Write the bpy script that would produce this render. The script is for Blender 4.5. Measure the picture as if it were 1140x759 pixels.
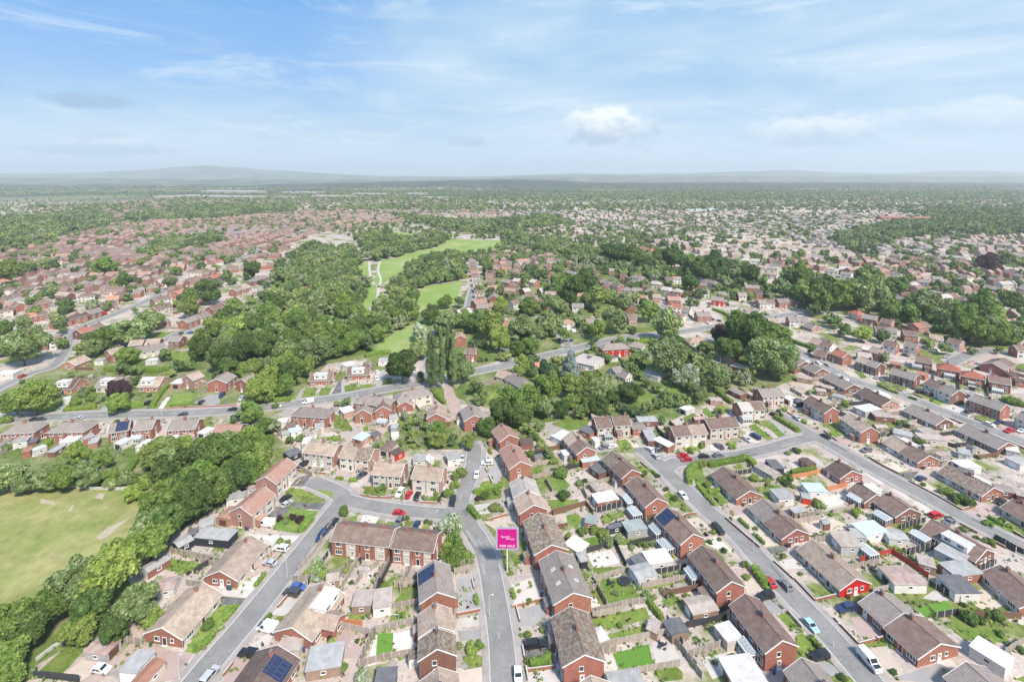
import bpy, math, random
import numpy as np
from mathutils import Vector, Matrix, noise as mnoise
random.seed(7); rng = np.random.default_rng(11)
S = bpy.context.scene
for o in list(bpy.data.objects): bpy.data.objects.remove(o)
C = S.collection
R = math.radians
# ---------------------------------------------------------------- camera, sky, sun, exposure
F, D0, HZ, CX, CY, CAMH = 570.0, 64.6, 194.0, 570.0, 379.5, 110.0
PITCH = math.atan(D0 / F)
cam = bpy.data.cameras.new('camera'); co = bpy.data.objects.new('camera', cam); C.objects.link(co)
co.location = (0, 0, CAMH); co.rotation_euler = (math.pi/2 - PITCH, 0, 0)
cam.sensor_width = 36; cam.lens = F/1140*36; cam.shift_y = -(CY-(HZ+D0))/1140
cam.clip_start = 1; cam.clip_end = 80000
S.camera = co
SUN_EL, SUN_AZ = 50.0, 148.0           # azimuth clockwise from the view direction: behind the camera, to the right
w = bpy.data.worlds.new('World'); S.world = w; w.use_nodes = True
def build_world():
    nt = w.node_tree; N = nt.nodes; L = nt.links; N.clear()
    out = N.new('ShaderNodeOutputWorld'); bg = N.new('ShaderNodeBackground'); L.new(bg.outputs[0], out.inputs[0])
    sky = N.new('ShaderNodeTexSky'); sky.sky_type = 'NISHITA'; sky.sun_disc = False
    sky.sun_elevation = R(SUN_EL); sky.sun_rotation = R(SUN_AZ); sky.air_density = 1.3; sky.dust_density = 1.0; sky.ozone_density = 2.5
    bg.inputs[1].default_value = 0.13
    tc = N.new('ShaderNodeTexCoord')
    def mapping(scale, loc=(0,0,0)):
        m = N.new('ShaderNodeMapping'); m.inputs['Scale'].default_value = scale; m.inputs['Location'].default_value = loc
        L.new(tc.outputs['Generated'], m.inputs[0]); return m.outputs[0]
    def noise(vec, scale, detail=8, rough=.55, dist=0):
        n = N.new('ShaderNodeTexNoise'); n.inputs['Scale'].default_value = scale; n.inputs['Detail'].default_value = detail
        n.inputs['Roughness'].default_value = rough; n.inputs['Distortion'].default_value = dist; L.new(vec, n.inputs['Vector']); return n.outputs[0]
    def ramp(v, a, b, ca=0, cb=1):
        n = N.new('ShaderNodeMapRange'); n.interpolation_type = 'SMOOTHSTEP'
        for i, x in enumerate((a, b, ca, cb)): n.inputs[i+1].default_value = x
        L.new(v, n.inputs[0]); return n.outputs[0]
    def op(k, a, b):
        n = N.new('ShaderNodeMath'); n.operation = k; n.use_clamp = False
        for i, x in enumerate((a, b)):
            if isinstance(x, (int, float)): n.inputs[i].default_value = x
            else: L.new(x, n.inputs[i])
        return n.outputs[0]
    def mix(f, a, b):
        n = N.new('ShaderNodeMix'); n.data_type = 'RGBA'
        if isinstance(f, (int, float)): n.inputs[0].default_value = f
        else: L.new(f, n.inputs[0])
        for i, x in ((6, a), (7, b)):
            if isinstance(x, tuple): n.inputs[i].default_value = (*x, 1)
            else: L.new(x, n.inputs[i])
        return n.outputs[2]
    sep = N.new('ShaderNodeSeparateXYZ'); L.new(tc.outputs['Generated'], sep.inputs[0])
    x, z = sep.outputs[0], sep.outputs[2]
    # high veil of thin cloud: thick everywhere except some blue gaps high up on the left
    gap = op('MULTIPLY', ramp(z, .045, .20), ramp(x, -.06, -.40))
    gap = op('ADD', gap, op('MULTIPLY', ramp(z, .25, .34), .55))
    gap = op('MULTIPLY', gap, ramp(op('ADD', noise(mapping((2.2, 1, 5.5), (.3, 0, .4)), 2.0, 10, .6, .8), op('MULTIPLY', ramp(x, 0, -.5), .1)),   .36, .54))
    veil = op('SUBTRACT', .94, op('MULTIPLY', gap, .84))
    K = .77/.13
    vc = mix(ramp(noise(mapping((1.2, 1, 6), (2, 0, 1)), 2.4, 9, .6, .4), .3, .75), (.36*K, .59*K, .85*K), (.62*K, .78*K, .92*K))
    vc = mix(ramp(z, .15, .01), vc, (.66*K, .82*K, .95*K))
    blue = mix(.7, sky.outputs[0], (.085*K, .34*K, .80*K))
    col = mix(veil, blue, vc)
    mw = N.new('ShaderNodeMapping'); mw.inputs['Rotation'].default_value = (0, R(24), 0); mw.inputs['Scale'].default_value = (1.3, 1, 8.5); mw.inputs['Location'].default_value = (.4, 0, .9); L.new(tc.outputs['Generated'], mw.inputs[0])
    wsp = op('MULTIPLY', ramp(noise(mw.outputs[0], 2.6, 12, .66, .7), .50, .74), ramp(z, .04, .12))
    col = mix(op('MULTIPLY', wsp, .62), col, (.80*K, .90*K, .98*K))
    mw2 = N.new('ShaderNodeMapping'); mw2.inputs['Rotation'].default_value = (0, R(8), 0); mw2.inputs['Scale'].default_value = (1.0, 1, 7); mw2.inputs['Location'].default_value = (1.4, 0, .2); L.new(tc.outputs['Generated'], mw2.inputs[0])
    col = mix(op('MULTIPLY', ramp(noise(mw2.outputs[0], 3.4, 10, .6, .5), .48, .74), .42), col, (.42*K, .60*K, .80*K))
    # low cumulus banks and two puffy heads above the horizon
    band = op('MULTIPLY', ramp(z, .02, .05), ramp(z, .15, .08))
    cn = noise(mapping((1, 1, 3.2), (.7, .2, 0)), 9, 10, .62)
    cm = op('MULTIPLY', ramp(cn, .50, .66), band)
    shade = mix(ramp(noise(mapping((1, 1, 3.2), (.7, .2, -.02)), 9, 10, .62), .45, .7), (.95*K, 1.0*K, 1.04*K), (.45*K, .60*K, .76*K))
    col = mix(op('MULTIPLY', cm, .45), col, shade)
    def puff(px, py, sx, sz, amt, bright, dark):
        nonlocal col
        dx = (px-CX)/F; v = Vector((dx, math.cos(PITCH)-(py-HZ-D0)/F*math.sin(PITCH)*-1*0-((py-HZ-D0)/F)*math.sin(PITCH), -math.sin(PITCH)-((py-HZ-D0)/F)*math.cos(PITCH))).normalized()
        a = op('DIVIDE', op('SUBTRACT', x, v.x), sx); b = op('DIVIDE', op('SUBTRACT', z, v.z), sz)
        d = op('SQRT', op('ADD', op('MULTIPLY', a, a), op('MULTIPLY', b, b)), 0)
        n = noise(mapping((1, 1, 1.6), (px*.01, 0, 0)), 22, 9, .6)
        m = ramp(op('ADD', d, op('MULTIPLY', op('SUBTRACT', n, .5), 1.9)), 1.05, .55)
        sh = mix(ramp(op('ADD', b, op('MULTIPLY', op('SUBTRACT', n, .5), 2)), -.6, .7), dark, bright)
        col = mix(op('MULTIPLY', m, amt), col, sh)
    W = (1.02*K, 1.06*K, 1.08*K); G_ = (.46*K, .60*K, .76*K)
    puff(676, 143,   .085, .042, .95, W, G_); puff(905, 147,   .10, .032, .55, W, G_); puff(1100, 130, .08, .030, .35, W, G_)
    puff(100, 114, .050, .013, .7, (.33*K,.49*K,.72*K), (.28*K,.44*K,.66*K)); puff(520, 157, .045, .014, .5, G_, (.36*K,.52*K,.72*K)); puff(120, 168, .09, .010, .5, G_, (.36*K,.52*K,.72*K))
    L.new(col, bg.inputs[0])
build_world()
sl = bpy.data.lights.new('sun', 'SUN'); so = bpy.data.objects.new('sun', sl); C.objects.link(so)
sl.energy = 4.5; sl.angle = R(8); sl.color = (1.0, .925, .83)
az, el = R(SUN_AZ), R(SUN_EL)
sd = Vector((math.sin(az)*math.cos(el), math.cos(az)*math.cos(el), math.sin(el)))
so.rotation_euler = sd.to_track_quat('Z', 'Y').to_euler(); so.location = (0, 0, 400)
S.view_settings.view_transform = 'Standard'; S.view_settings.look = 'None'; S.view_settings.exposure = 0.46; S.view_settings.gamma = 1
S.view_settings.use_curve_mapping = False
S.cycles.volume_bounces = 2; S.cycles.max_bounces = 6; S.cycles.diffuse_bounces = 2; S.cycles.glossy_bounces = 2; S.cycles.transparent_max_bounces = 8

# ---------------------------------------------------------------- pixel of the photograph -> point of the ground (or of a level z)
def G(px, py, z=0.0):
    dx = (px-CX)/F; dy = -(py-(HZ+D0))/F
    d = (dx, math.cos(PITCH)+dy*math.sin(PITCH), -math.sin(PITCH)+dy*math.cos(PITCH))
    t = (z-CAMH)/d[2]
    return Vector((d[0]*t, d[1]*t))
def P(x, y, z=0.0):                     # the inverse, used only to write labels and choose levels of detail
    v = (x, y, z-CAMH); c, s = math.cos(PITCH), math.sin(PITCH)
    dep = v[1]*c - v[2]*s; up = v[1]*s + v[2]*c
    return CX+F*v[0]/dep, HZ+D0-F*up/dep
def depth(x, y): return y*math.cos(PITCH)+CAMH*math.sin(PITCH)
CROP = {}
for ci, cc in enumerate('012345'):
    for rr, yy in (('A', 632), ('B', 506), ('C', 380), ('D', 280)): CROP[rr+cc] = (190*ci, yy, 5.98)
CROP.update({'m0': (0,560,3.8), 'm1': (280,560,3.8), 'm2': (560,560,3.8), 'm3': (840,560,3.8), 'n0': (0,400,3.793), 'n1': (280,400,3.793), 'n2': (560,400,3.793), 'n3': (840,400,3.793), 'f0': (0,240,3.793), 'f1': (280,240,3.793), 'f2': (560,240,3.793), 'f3': (840,240,3.793), 'ph': (0,0,1)})
def px(cr, x, y): a = CROP[cr]; return a[0]+x/a[2], a[1]+y/a[2]
def g(cr, x, y, z=0.0): return G(*px(cr, x, y), z)

# ---------------------------------------------------------------- materials
MATS = {}
def mat(name, col, rough=.85, var=.12, scale=1.0, obj=.0, spec=.3, metallic=0, col2=None, s2=.25, amt2=.5, pattern=None, bump=0.0, th=(.42,.62), transl=0):
    if name in MATS: return MATS[name]
    m = bpy.data.materials.new(name); m.use_nodes = True; nt = m.node_tree; N = nt.nodes; L = nt.links
    b = N['Principled BSDF']; b.inputs['Roughness'].default_value = rough; b.inputs['Metallic'].default_value = metallic
    b.inputs['Specular IOR Level'].default_value = spec
    tc = N.new('ShaderNodeTexCoord'); src = tc.outputs['Object']
    oi = N.new('ShaderNodeObjectInfo')
    va = N.new('ShaderNodeVectorMath'); va.operation = 'ADD'; L.new(src, va.inputs[0])
    vs = N.new('ShaderNodeVectorMath'); vs.operation = 'SCALE'; vs.inputs[0].default_value = (37, 53, 11); L.new(oi.outputs['Random'], vs.inputs['Scale']); L.new(vs.outputs[0], va.inputs[1])
    vec = va.outputs[0]
    def rgb(c): n = N.new('ShaderNodeRGB'); n.outputs[0].default_value = (*c, 1); return n.outputs[0]
    c = rgb(col)
    def noise(sc, det=4):
        n = N.new('ShaderNodeTexNoise'); n.inputs['Scale'].default_value = sc; n.inputs['Detail'].default_value = det; n.inputs['Roughness'].default_value = .6; L.new(vec, n.inputs['Vector']); return n.outputs[0]
    def mr(v, a, b_, x, y):
        n = N.new('ShaderNodeMapRange')
        for i, q in enumerate((a, b_, x, y)): n.inputs[i+1].default_value = q
        L.new(v, n.inputs[0]); return n.outputs[0]
    def mixc(f, a, bb):
        n = N.new('ShaderNodeMix'); n.data_type = 'RGBA'; L.new(f, n.inputs[0]); L.new(a, n.inputs[6]); L.new(bb, n.inputs[7]); return n.outputs[2]
    if col2: c = mixc(mr(noise(s2, 6), th[0], th[1], 0, amt2), c, rgb(col2))
    hgt = None
    if pattern:
        bt = N.new('ShaderNodeTexBrick'); L.new(src, bt.inputs['Vector']); bt.inputs['Scale'].default_value = 1
        bt.inputs['Brick Width'].default_value, bt.inputs['Row Height'].default_value, bt.inputs['Mortar Size'].default_value, dk, rot = pattern
        bt.inputs['Color1'].default_value = (1,1,1,1); bt.inputs['Color2'].default_value = (.86,.86,.86,1); bt.inputs['Mortar'].default_value = (dk,dk,dk,1); bt.offset = .0 if dk < .7 else .5
        if rot:
            mp = N.new('ShaderNodeMapping'); mp.inputs['Rotation'].default_value = rot; L.new(src, mp.inputs[0]); L.new(mp.outputs[0], bt.inputs['Vector'])
        n = N.new('ShaderNodeMix'); n.data_type = 'RGBA'; n.blend_type = 'MULTIPLY'; n.inputs[0].default_value = 1; L.new(c, n.inputs[6]); L.new(bt.outputs[0], n.inputs[7]); c = n.outputs[2]
    hv = N.new('ShaderNodeHueSaturation'); L.new(c, hv.inputs['Color'])
    nz = noise(scale, 5)
    val = mr(nz, .25, .75, 1-var, 1+var)
    if obj:
        mm = N.new('ShaderNodeMath'); mm.operation = 'MULTIPLY'; L.new(val, mm.inputs[0]); L.new(mr(oi.outputs['Random'], 0, 1, 1-obj, 1+obj), mm.inputs[1]); val = mm.outputs[0]
        wn = N.new('ShaderNodeTexWhiteNoise'); wn.noise_dimensions = '1D'; L.new(oi.outputs['Random'], wn.inputs['W'])
        L.new(mr(wn.outputs[0], 0, 1, .5-.045*obj, .5+.045*obj), hv.inputs['Hue'])
    L.new(val, hv.inputs['Value']); L.new(hv.outputs[0], b.inputs['Base Color'])
    if bump:
        bn = N.new('ShaderNodeBump'); bn.inputs['Strength'].default_value = bump; bn.inputs['Distance'].default_value = .08
        L.new(nz, bn.inputs['Height']); L.new(bn.outputs[0], b.inputs['Normal'])
    if transl:
        b.inputs['Subsurface Weight'].default_value = 0
        tr = N.new('ShaderNodeBsdfTranslucent'); L.new(hv.outputs[0], tr.inputs[0]); ms = N.new('ShaderNodeMixShader'); ms.inputs[0].default_value = transl
        L.new(b.outputs[0], ms.inputs[1]); L.new(tr.outputs[0], ms.inputs[2]); L.new(ms.outputs[0], N['Material Output'].inputs[0])
    MATS[name] = m; return m
TILE = (.34, .36, .035, .55, None)
def up(c, f): return tuple(x*f for x in c)
ROOF = {k: mat('roof_tiles_'+n, tuple(a*b for a, b in zip(c, (1.46, 1.37, 1.28))), .9, .18, 1.1, .13, .2, col2=tuple(a*b for a, b in zip(c2, (1.22, 1.18, 1.12))), s2=s, amt2=a, pattern=TILE, bump=.5) for k, n, c, c2, s, a in (
 ('b','brown',(.150,.108,.096),(.27,.225,.20),.5,.45), ('d','dark_brown',(.098,.072,.068),(.19,.15,.135),.6,.4), ('t','tan',(.33,.275,.235),(.22,.17,.145),.45,.5),
 ('p','pink',(.30,.185,.155),(.40,.30,.26),.5,.4), ('g','grey',(.205,.185,.180),(.31,.28,.265),.5,.45), ('w','pale_grey',(.40,.385,.375),(.28,.25,.24),.4,.4),
 ('r','terracotta',(.31,.125,.092),(.25,.11,.085),.6,.5), ('m','mossy_brown',(.150,.115,.098),(.36,.32,.27),1.3,.75), ('o','orange',(.40,.20,.14),(.36,.19,.14),.6,.4))}
BR = (.24, .085, .012, .78, (math.pi/2, 0, 0))
WALL = {k: mat('wall_'+n, c, .9, .14, 1.6, .14, .2, col2=c2, s2=.7, amt2=.5, bump=.2, pattern=pt) for k, n, c, c2, pt in (
 ('r','red_brick',(.355,.150,.108),(.27,.112,.082),None), ('R','scarlet_paint',(.52,.03,.02),(.46,.03,.02),None), ('k','pink_brick',(.42,.235,.185),(.35,.185,.145),None), ('n','brown_brick',(.22,.105,.082),(.17,.082,.066),None),
 ('c','cream_render',(.60,.53,.45),(.50,.44,.38),None), ('w','white_render',(.66,.63,.59),(.52,.49,.455),None), ('g','grey_block',(.40,.385,.375),(.31,.30,.29),None), ('t','timber',(.27,.185,.13),(.34,.26,.20),None), ('d','dark_paint',(.035,.04,.05),(.05,.05,.06),None), ('o','orange_brick',(.44,.20,.13),(.36,.16,.11),None))}
FLAT = {k: mat('felt_'+n, c, .8, .12, .8, .1, .3, col2=c2, s2=.5, amt2=.6) for k, n, c, c2 in (
 ('W','white_sheet',(.62,.60,.575),(.50,.475,.45)), ('s','grey_felt',(.32,.315,.31),(.44,.43,.42)), ('t','buff_felt',(.42,.36,.32),(.30,.24,.21)), ('k','dark_felt',(.12,.12,.13),(.18,.18,.19)), ('e','green_felt',(.25,.29,.27),(.36,.38,.36)), ('l','blue_sheet',(.42,.52,.56),(.55,.62,.64)), ('u','rusty_sheet',(.40,.33,.30),(.33,.16,.12)), ('r','red_tile',(.36,.17,.12),(.30,.15,.12)))}
M_WHITE = mat('white_upvc', (.80,.79,.77), .5, .05)
M_GLASS = mat('window_glass', (.055,.062,.07), .12, .3, 3, .5, .6)
M_CGLASS = mat('conservatory_glass', (.40,.43,.43), .15, .2, 2, .2, .6)
M_DOORS = [mat('door_white', (.78,.77,.75), .5, .05), mat('door_brown', (.14,.065,.035), .5), mat('door_dark', (.03,.035,.045), .4), mat('door_red', (.32,.035,.03), .5)]
M_LEAD = mat('lead_grey', (.16,.16,.17), .6); M_POT = mat('chimney_pot', (.42,.19,.11), .8)
M_SOLAR = mat('solar_cells', (.022,.03,.07), .2, .15, 4, 0, .7, pattern=(1.05,1.65,.05,2.6,None))
M_ROAD = mat('asphalt', (.205,.198,.190), .9, .16, 1.4, 0, .2, col2=(.265,.254,.242), s2=.16, amt2=.9, bump=.25, th=(.36,.60))
M_ROAD2 = mat('tarmac_drive', (.13,.127,.128), .9, .12, .8, .12, .2, col2=(.22,.21,.205), s2=.4, amt2=.7)
M_PAVE = mat('pavement_flags', (.36,.322,.298), .9, .12, .6, 0, .2, col2=(.26,.24,.23), s2=.25, amt2=.6)
M_KERB = mat('kerb_stone', (.56,.535,.51), .9, .08)
M_PATCH = [mat('tarmac_repair', (.165,.16,.155), .9, .15, 1.2), mat('tarmac_worn', (.29,.28,.265), .9, .15, 1.2)]
M_LINE = mat('road_paint', (.72,.72,.70), .7, .2, 3)
M_GRASS = mat('lawn_grass', (.125,.195,.036), .9, .22, .9, .22, .1, col2=(.225,.245,.075), s2=.28, amt2=.75, bump=.6)
M_TURF = mat('artificial_turf', (.115,.235,.040), .9, .08, .6, .1, .1, bump=.4)
M_FIELD = mat('field_grass', (.185,.225,.06), .95, .24, .35, 0, .1, col2=(.33,.31,.14), s2=.045, amt2=.85, bump=.5)
M_FIELD2 = mat('meadow_grass', (.205,.30,.075), .95, .12, .08, 0, .1, col2=(.32,.35,.15), s2=.03, amt2=.85)
M_UNDER = mat('rough_green', (.115,.165,.042), .95, .30, .35, 0, .1, col2=(.28,.265,.15), s2=.09, amt2=.8, bump=.5)
M_EARTH = mat('bare_earth', (.42,.35,.27), .95, .15, .7)
M_DRIVES = [mat('drive_'+n, c, .9, .13, .7, .1, .2, col2=c2, s2=.35, amt2=.6) for n, c, c2 in (('pink_block',(.42,.315,.285),(.34,.25,.225)), ('buff_gravel',(.56,.47,.385),(.46,.385,.32)), ('pale_flags',(.52,.475,.44),(.42,.38,.35)), ('cream_concrete',(.62,.57,.52),(.50,.46,.42)), ('grey_concrete',(.36,.345,.335),(.28,.265,.26)))]
M_WOOD = mat('fence_panel', (.36,.305,.26), .9, .16, 2, .2, .2, col2=(.27,.22,.18), s2=.6, amt2=.6)
M_WOODD = mat('fence_dark', (.05,.05,.055), .8, .15, 2); M_WOODB = mat('fence_brown', (.18,.10,.07), .9, .18, 2); M_WOODR = mat('fence_red', (.38,.055,.04), .8, .15, 2); M_WOODO = mat('fence_orange', (.52,.22,.11), .85, .15, 2)
M_CONC = mat('concrete_post', (.50,.475,.455), .9, .1)
M_BARK = mat('bark', (.13,.10,.075), .95, .2, 2, .15)
M_BARKL = mat('bark_pale', (.40,.37,.32), .95, .2, 2, .1)
def leaf(n, c, c2, a=.6): c = tuple(a*b for a, b in zip(c, (1.34, 1.50, 1.40))); return mat('leaf_'+n, c, .7, .38, 7.0, .22, .3, col2=tuple(min(.72, a*b) for a, b in zip(c2, (1.70, 1.74, 1.75))), s2=3.4, amt2=a+.15, transl=.3, th=(.46,.66))
LEAF = {'g': leaf('mid', (.104,.150,.030), (.19,.235,.075)), 'd': leaf('dark', (.064,.100,.026), (.115,.155,.045)), 'l': leaf('light', (.165,.215,.045), (.27,.30,.095)), 'w': leaf('pale', (.138,.176,.058), (.30,.32,.17), .7),
  'c': leaf('copper', (.048,.026,.032), (.085,.042,.045)), 'k': leaf('conifer', (.045,.082,.036), (.075,.115,.05)), 'p': leaf('poplar', (.110,.150,.060), (.19,.225,.105)), 'b': leaf('blossom', (.20,.23,.10), (.55,.55,.42), .8), 'y': leaf('yellow', (.150,.180,.045), (.235,.25,.095)), 's': leaf('blue', (.19,.225,.205), (.29,.32,.30))}
M_HEDGE = mat('hedge_leaf', (.10,.165,.030), .9, .35, 2.2, .25, .15, col2=(.20,.27,.05), s2=.8, amt2=.7, bump=.8)

# ---------------------------------------------------------------- mesh helpers
class MB:
    def __init__(s): s.v = []; s.f = []; s.m = []
    def face(s, pts, mi=0):
        i = len(s.v); s.v += [tuple(p) for p in pts]; s.f.append(tuple(range(i, i+len(pts)))); s.m.append(mi)
    def box(s, x0, x1, y0, y1, z0, z1, mi=0, top=None):
        p = [(x0,y0,z0),(x1,y0,z0),(x1,y1,z0),(x0,y1,z0),(x0,y0,z1),(x1,y0,z1),(x1,y1,z1),(x0,y1,z1)]
        i = len(s.v); s.v += p
        for k, q in enumerate(((0,3,2,1),(4,5,6,7),(0,1,5,4),(1,2,6,5),(2,3,7,6),(3,0,4,7))):
            s.f.append(tuple(i+a for a in q)); s.m.append(top if (top is not None and k == 1) else mi)
    def prism(s, poly, z0, z1, mi=0, top=None):
        n = len(poly)
        s.face([(a,b,z1) for a,b in poly], mi if top is None else top)
        for i in range(n):
            a, b = poly[i], poly[(i+1) % n]; s.face([(a[0],a[1],z0),(b[0],b[1],z0),(b[0],b[1],z1),(a[0],a[1],z1)], mi)
    def tube(s, a, b, ra, rb, n=6, mi=0):
        a, b = Vector(a), Vector(b); d = (b-a).normalized(); u = d.orthogonal().normalized(); w_ = d.cross(u); i = len(s.v)
        for p, r in ((a, ra), (b, rb)):
            for k in range(n): t = 2*math.pi*k/n; s.v.append(tuple(p+(u*math.cos(t)+w_*math.sin(t))*r))
        for k in range(n): s.f.append((i+k, i+(k+1) % n, i+n+(k+1) % n, i+n+k)); s.m.append(mi)
        s.f.append(tuple(i+n+k for k in range(n))); s.m.append(mi)
    def mesh(s, name, mats, smooth=False):
        me = bpy.data.meshes.new(name); me.from_pydata(s.v, [], s.f)
        for m in mats: me.materials.append(m)
        if len(mats) > 1: me.polygons.foreach_set('material_index', s.m)
        if smooth: me.polygons.foreach_set('use_smooth', [True]*len(s.f))
        return me
def link(name, me, parent=None, mw=None):
    o = bpy.data.objects.new(name, me); C.objects.link(o)
    if parent is not None: o.parent = parent
    if mw is not None: o.matrix_local = mw
    return o
def T(x, y, z=0, rz=0): return Matrix.Translation((x, y, z)) @ Matrix.Rotation(rz, 4, 'Z')
THINGS = []      # (object, description, category, group, x, y, kindword)
def reg(o, desc, cat, group=None, x=None, y=None):
    o['category'] = cat
    if group: o['group'] = group
    THINGS.append((o, desc, cat, x if x is not None else o.location.x, y if y is not None else o.location.y)); return o
def structure(o, kind='structure'): o['kind'] = kind; return o
def sheet(name, pts, z, m, lab=None):
    mb = MB(); q = [(p[0], p[1], z) for p in pts]
    a = sum(q[i][0]*q[(i+1) % len(q)][1]-q[(i+1) % len(q)][0]*q[i][1] for i in range(len(q)))
    if a < 0: q.reverse()
    mb.face(q); o = structure(link(name, mb.mesh(name, [m])))
    if lab: o['label'] = lab
    return o
# ---------------------------------------------------------------- terrain, far hills, roads
def terrain_mat():
    m = bpy.data.materials.new('estate_ground'); m.use_nodes = True; nt = m.node_tree; N = nt.nodes; L = nt.links; b = N['Principled BSDF']; b.inputs['Roughness'].default_value = .95; b.inputs['Specular IOR Level'].default_value = .1
    tc = N.new('ShaderNodeTexCoord'); v = tc.outputs['Object']
    def noise(sc, d=5): n = N.new('ShaderNodeTexNoise'); n.inputs['Scale'].default_value = sc; n.inputs['Detail'].default_value = d; L.new(v, n.inputs['Vector']); return n.outputs[0]
    def vor(sc, feat='F1'): n = N.new('ShaderNodeTexVoronoi'); n.inputs['Scale'].default_value = sc; n.distance = 'CHEBYCHEV'; L.new(v, n.inputs['Vector']); return n
    def ramp(f, stops, const=False):
        n = N.new('ShaderNodeValToRGB'); e = n.color_ramp; e.interpolation = 'CONSTANT' if const else 'LINEAR'
        while len(e.elements) < len(stops): e.elements.new(.5)
        for q, (p, c) in zip(e.elements, stops): q.position = p; q.color = (*c, 1)
        L.new(f, n.inputs[0]); return n.outputs[0]
    def mix(f, a, c):
        n = N.new('ShaderNodeMix'); n.data_type = 'RGBA'; L.new(f, n.inputs[0]) if not isinstance(f, float) else setattr(n.inputs[0], 'default_value', f); L.new(a, n.inputs[6]); L.new(c, n.inputs[7]); return n.outputs[2]
    def mr(f, a, bb, x=0, y=1):
        n = N.new('ShaderNodeMapRange')
        for i, q in enumerate((a, bb, x, y)): n.inputs[i+1].default_value = q
        L.new(f, n.inputs[0]); return n.outputs[0]
    c1 = vor(.17); sp = N.new('ShaderNodeSeparateColor'); L.new(c1.outputs['Color'], sp.inputs[0])
    paving = ramp(sp.outputs[0], [(0,(.42,.345,.31)),(.18,(.50,.425,.38)),(.36,(.35,.30,.28)),(.48,(.49,.385,.325)),(.60,(.54,.475,.43)),(.70,(.15,.20,.055)),(.80,(.42,.33,.285)),(.92,(.27,.245,.235))], True)
    fine = ramp(noise(1.3), [(.3,(.24,.20,.17)),(.5,(.46,.39,.345)),(.7,(.60,.54,.49))])
    near = mix(mr(noise(.35), .35, .65, .2, .7), paving, fine)
    green = ramp(noise(.5, 6), [(.3,(.10,.135,.035)),(.7,(.235,.26,.085))])
    near = mix(mr(noise(.045, 4), .52, .60), near, green)
    # open country far out: fields and woods
    f1 = vor(.0021); sf = N.new('ShaderNodeSeparateColor'); L.new(f1.outputs['Color'], sf.inputs[0])
    fields = ramp(sf.outputs[1], [(0,(.085,.11,.05)),(.3,(.17,.19,.085)),(.5,(.06,.08,.042)),(.7,(.26,.26,.145)),(.86,(.22,.18,.145))], True)
    wood = ramp(noise(.012, 8), [(.35,(.045,.056,.038)),(.7,(.12,.125,.085))])
    far = mix(mr(noise(.0011, 6), .44, .54), fields, wood)
    sx = N.new('ShaderNodeSeparateXYZ'); L.new(v, sx.inputs[0])
    col = mix(mr(sx.outputs[1], 1500, 2600), near, far)
    L.new(col, b.inputs['Base Color']); return m
M_GROUND = terrain_mat()
mb = MB(); NX = 30
for i in range(NX):
    for j in range(NX):
        X = [-26000+52000*k/NX for k in range(NX+1)]; Y = [-1500+32000*k/NX for k in range(NX+1)]
        mb.face([(X[i],Y[j],0),(X[i+1],Y[j],0),(X[i+1],Y[j+1],0),(X[i],Y[j+1],0)])
structure(link('ground', mb.mesh('ground', [M_GROUND])))

def hills(name, d0, d1, prof, m, seed):
    # a real range of hills: a grid of ground between two distances, its height from a skyline profile in photo pixels
    mb = MB(); na, nd = 220, 26; V = []
    for j in range(nd+1):
        t = j/nd; d = d0+(d1-d0)*t
        for i in range(na+1):
            x = -260+1660*i/na; X = (x-CX)/F*d
            ys = np.interp(x, [p[0] for p in prof], [p[1] for p in prof])
            top = max(0, CAMH+(HZ-ys)/F*d1*1.0)
            h = top*math.sin(math.pi/2*min(1, t*1.25))**1.5
            h *= 1+.24*mnoise.fractal((X/1500+seed, d/1500, seed), 1, 2, 5)*(1-t*.6)
            h += 7*mnoise.fractal((X/260+seed, d/260, seed), 1, 2, 3)*min(1, t*3) + (3.5*mnoise.noise((X/70, d/70, seed)) if t > .7 else 0)
            V.append((X, d, max(h, -2) if t > 0 else -3))
    mb.v = V
    for j in range(nd):
        for i in range(na):
            a = j*(na+1)+i; mb.f.append((a, a+1, a+na+2, a+na+1)); mb.m.append(0)
    return structure(link(name, mb.mesh(name, [m], True)))
M_HILL = mat('hill_land', (.075,.095,.052), .95, .35, .0012, 0, .05, col2=(.25,.235,.15), s2=.0022, amt2=.8)
M_HILLD = mat('wooded_rise', (.075,.082,.062), .95, .35, .006, 0, .05, col2=(.27,.255,.18), s2=.0032, amt2=.8)
M_RIDGE = mat('dark_wooded_ridge', (.036,.046,.032), .95, .4, .010, 0, .05, col2=(.10,.105,.065), s2=.004, amt2=.7)
hills('hills', 9500, 15000, [(-260,192),(0,193.5),(90,193),(130,191),(160,189.5),(200,187.4),(235,185.8),(262,187),(300,189.8),(345,192.3),(380,194),(430,196),(520,197),(600,194.5),(640,193.5),(690,194),(760,193),(830,191.5),(875,190),(920,192),(980,193.5),(1040,191.5),(1090,190.5),(1140,192),(1400,192)], M_HILL, 3.1)
hills('hills', 11800, 14000, [(-260,193),(0,195),(120,194.5),(300,195),(380,196.5),(520,197),(600,195.8),(690,195.2),(780,196.3),(860,194.6),(930,195.4),(1010,194.2),(1080,195.6),(1140,194.5),(1400,194)], M_HILL, 1.7)
hills('hills', 4300, 5600, [(-260,206),(100,205.5),(250,205.5),(350,204.5),(430,202.5),(500,200.6),(560,199.6),(610,201),(660,203),(720,203.6),(800,202.8),(880,203.8),(960,203),(1060,204),(1400,204)], M_RIDGE, 4.9)
hills('hills', 5200, 7600, [(-260,199),(0,198),(150,199),(300,200),(420,200.5),(500,201.5),(560,206),(640,212),(1400,214)], M_HILLD, 8.4)
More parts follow.
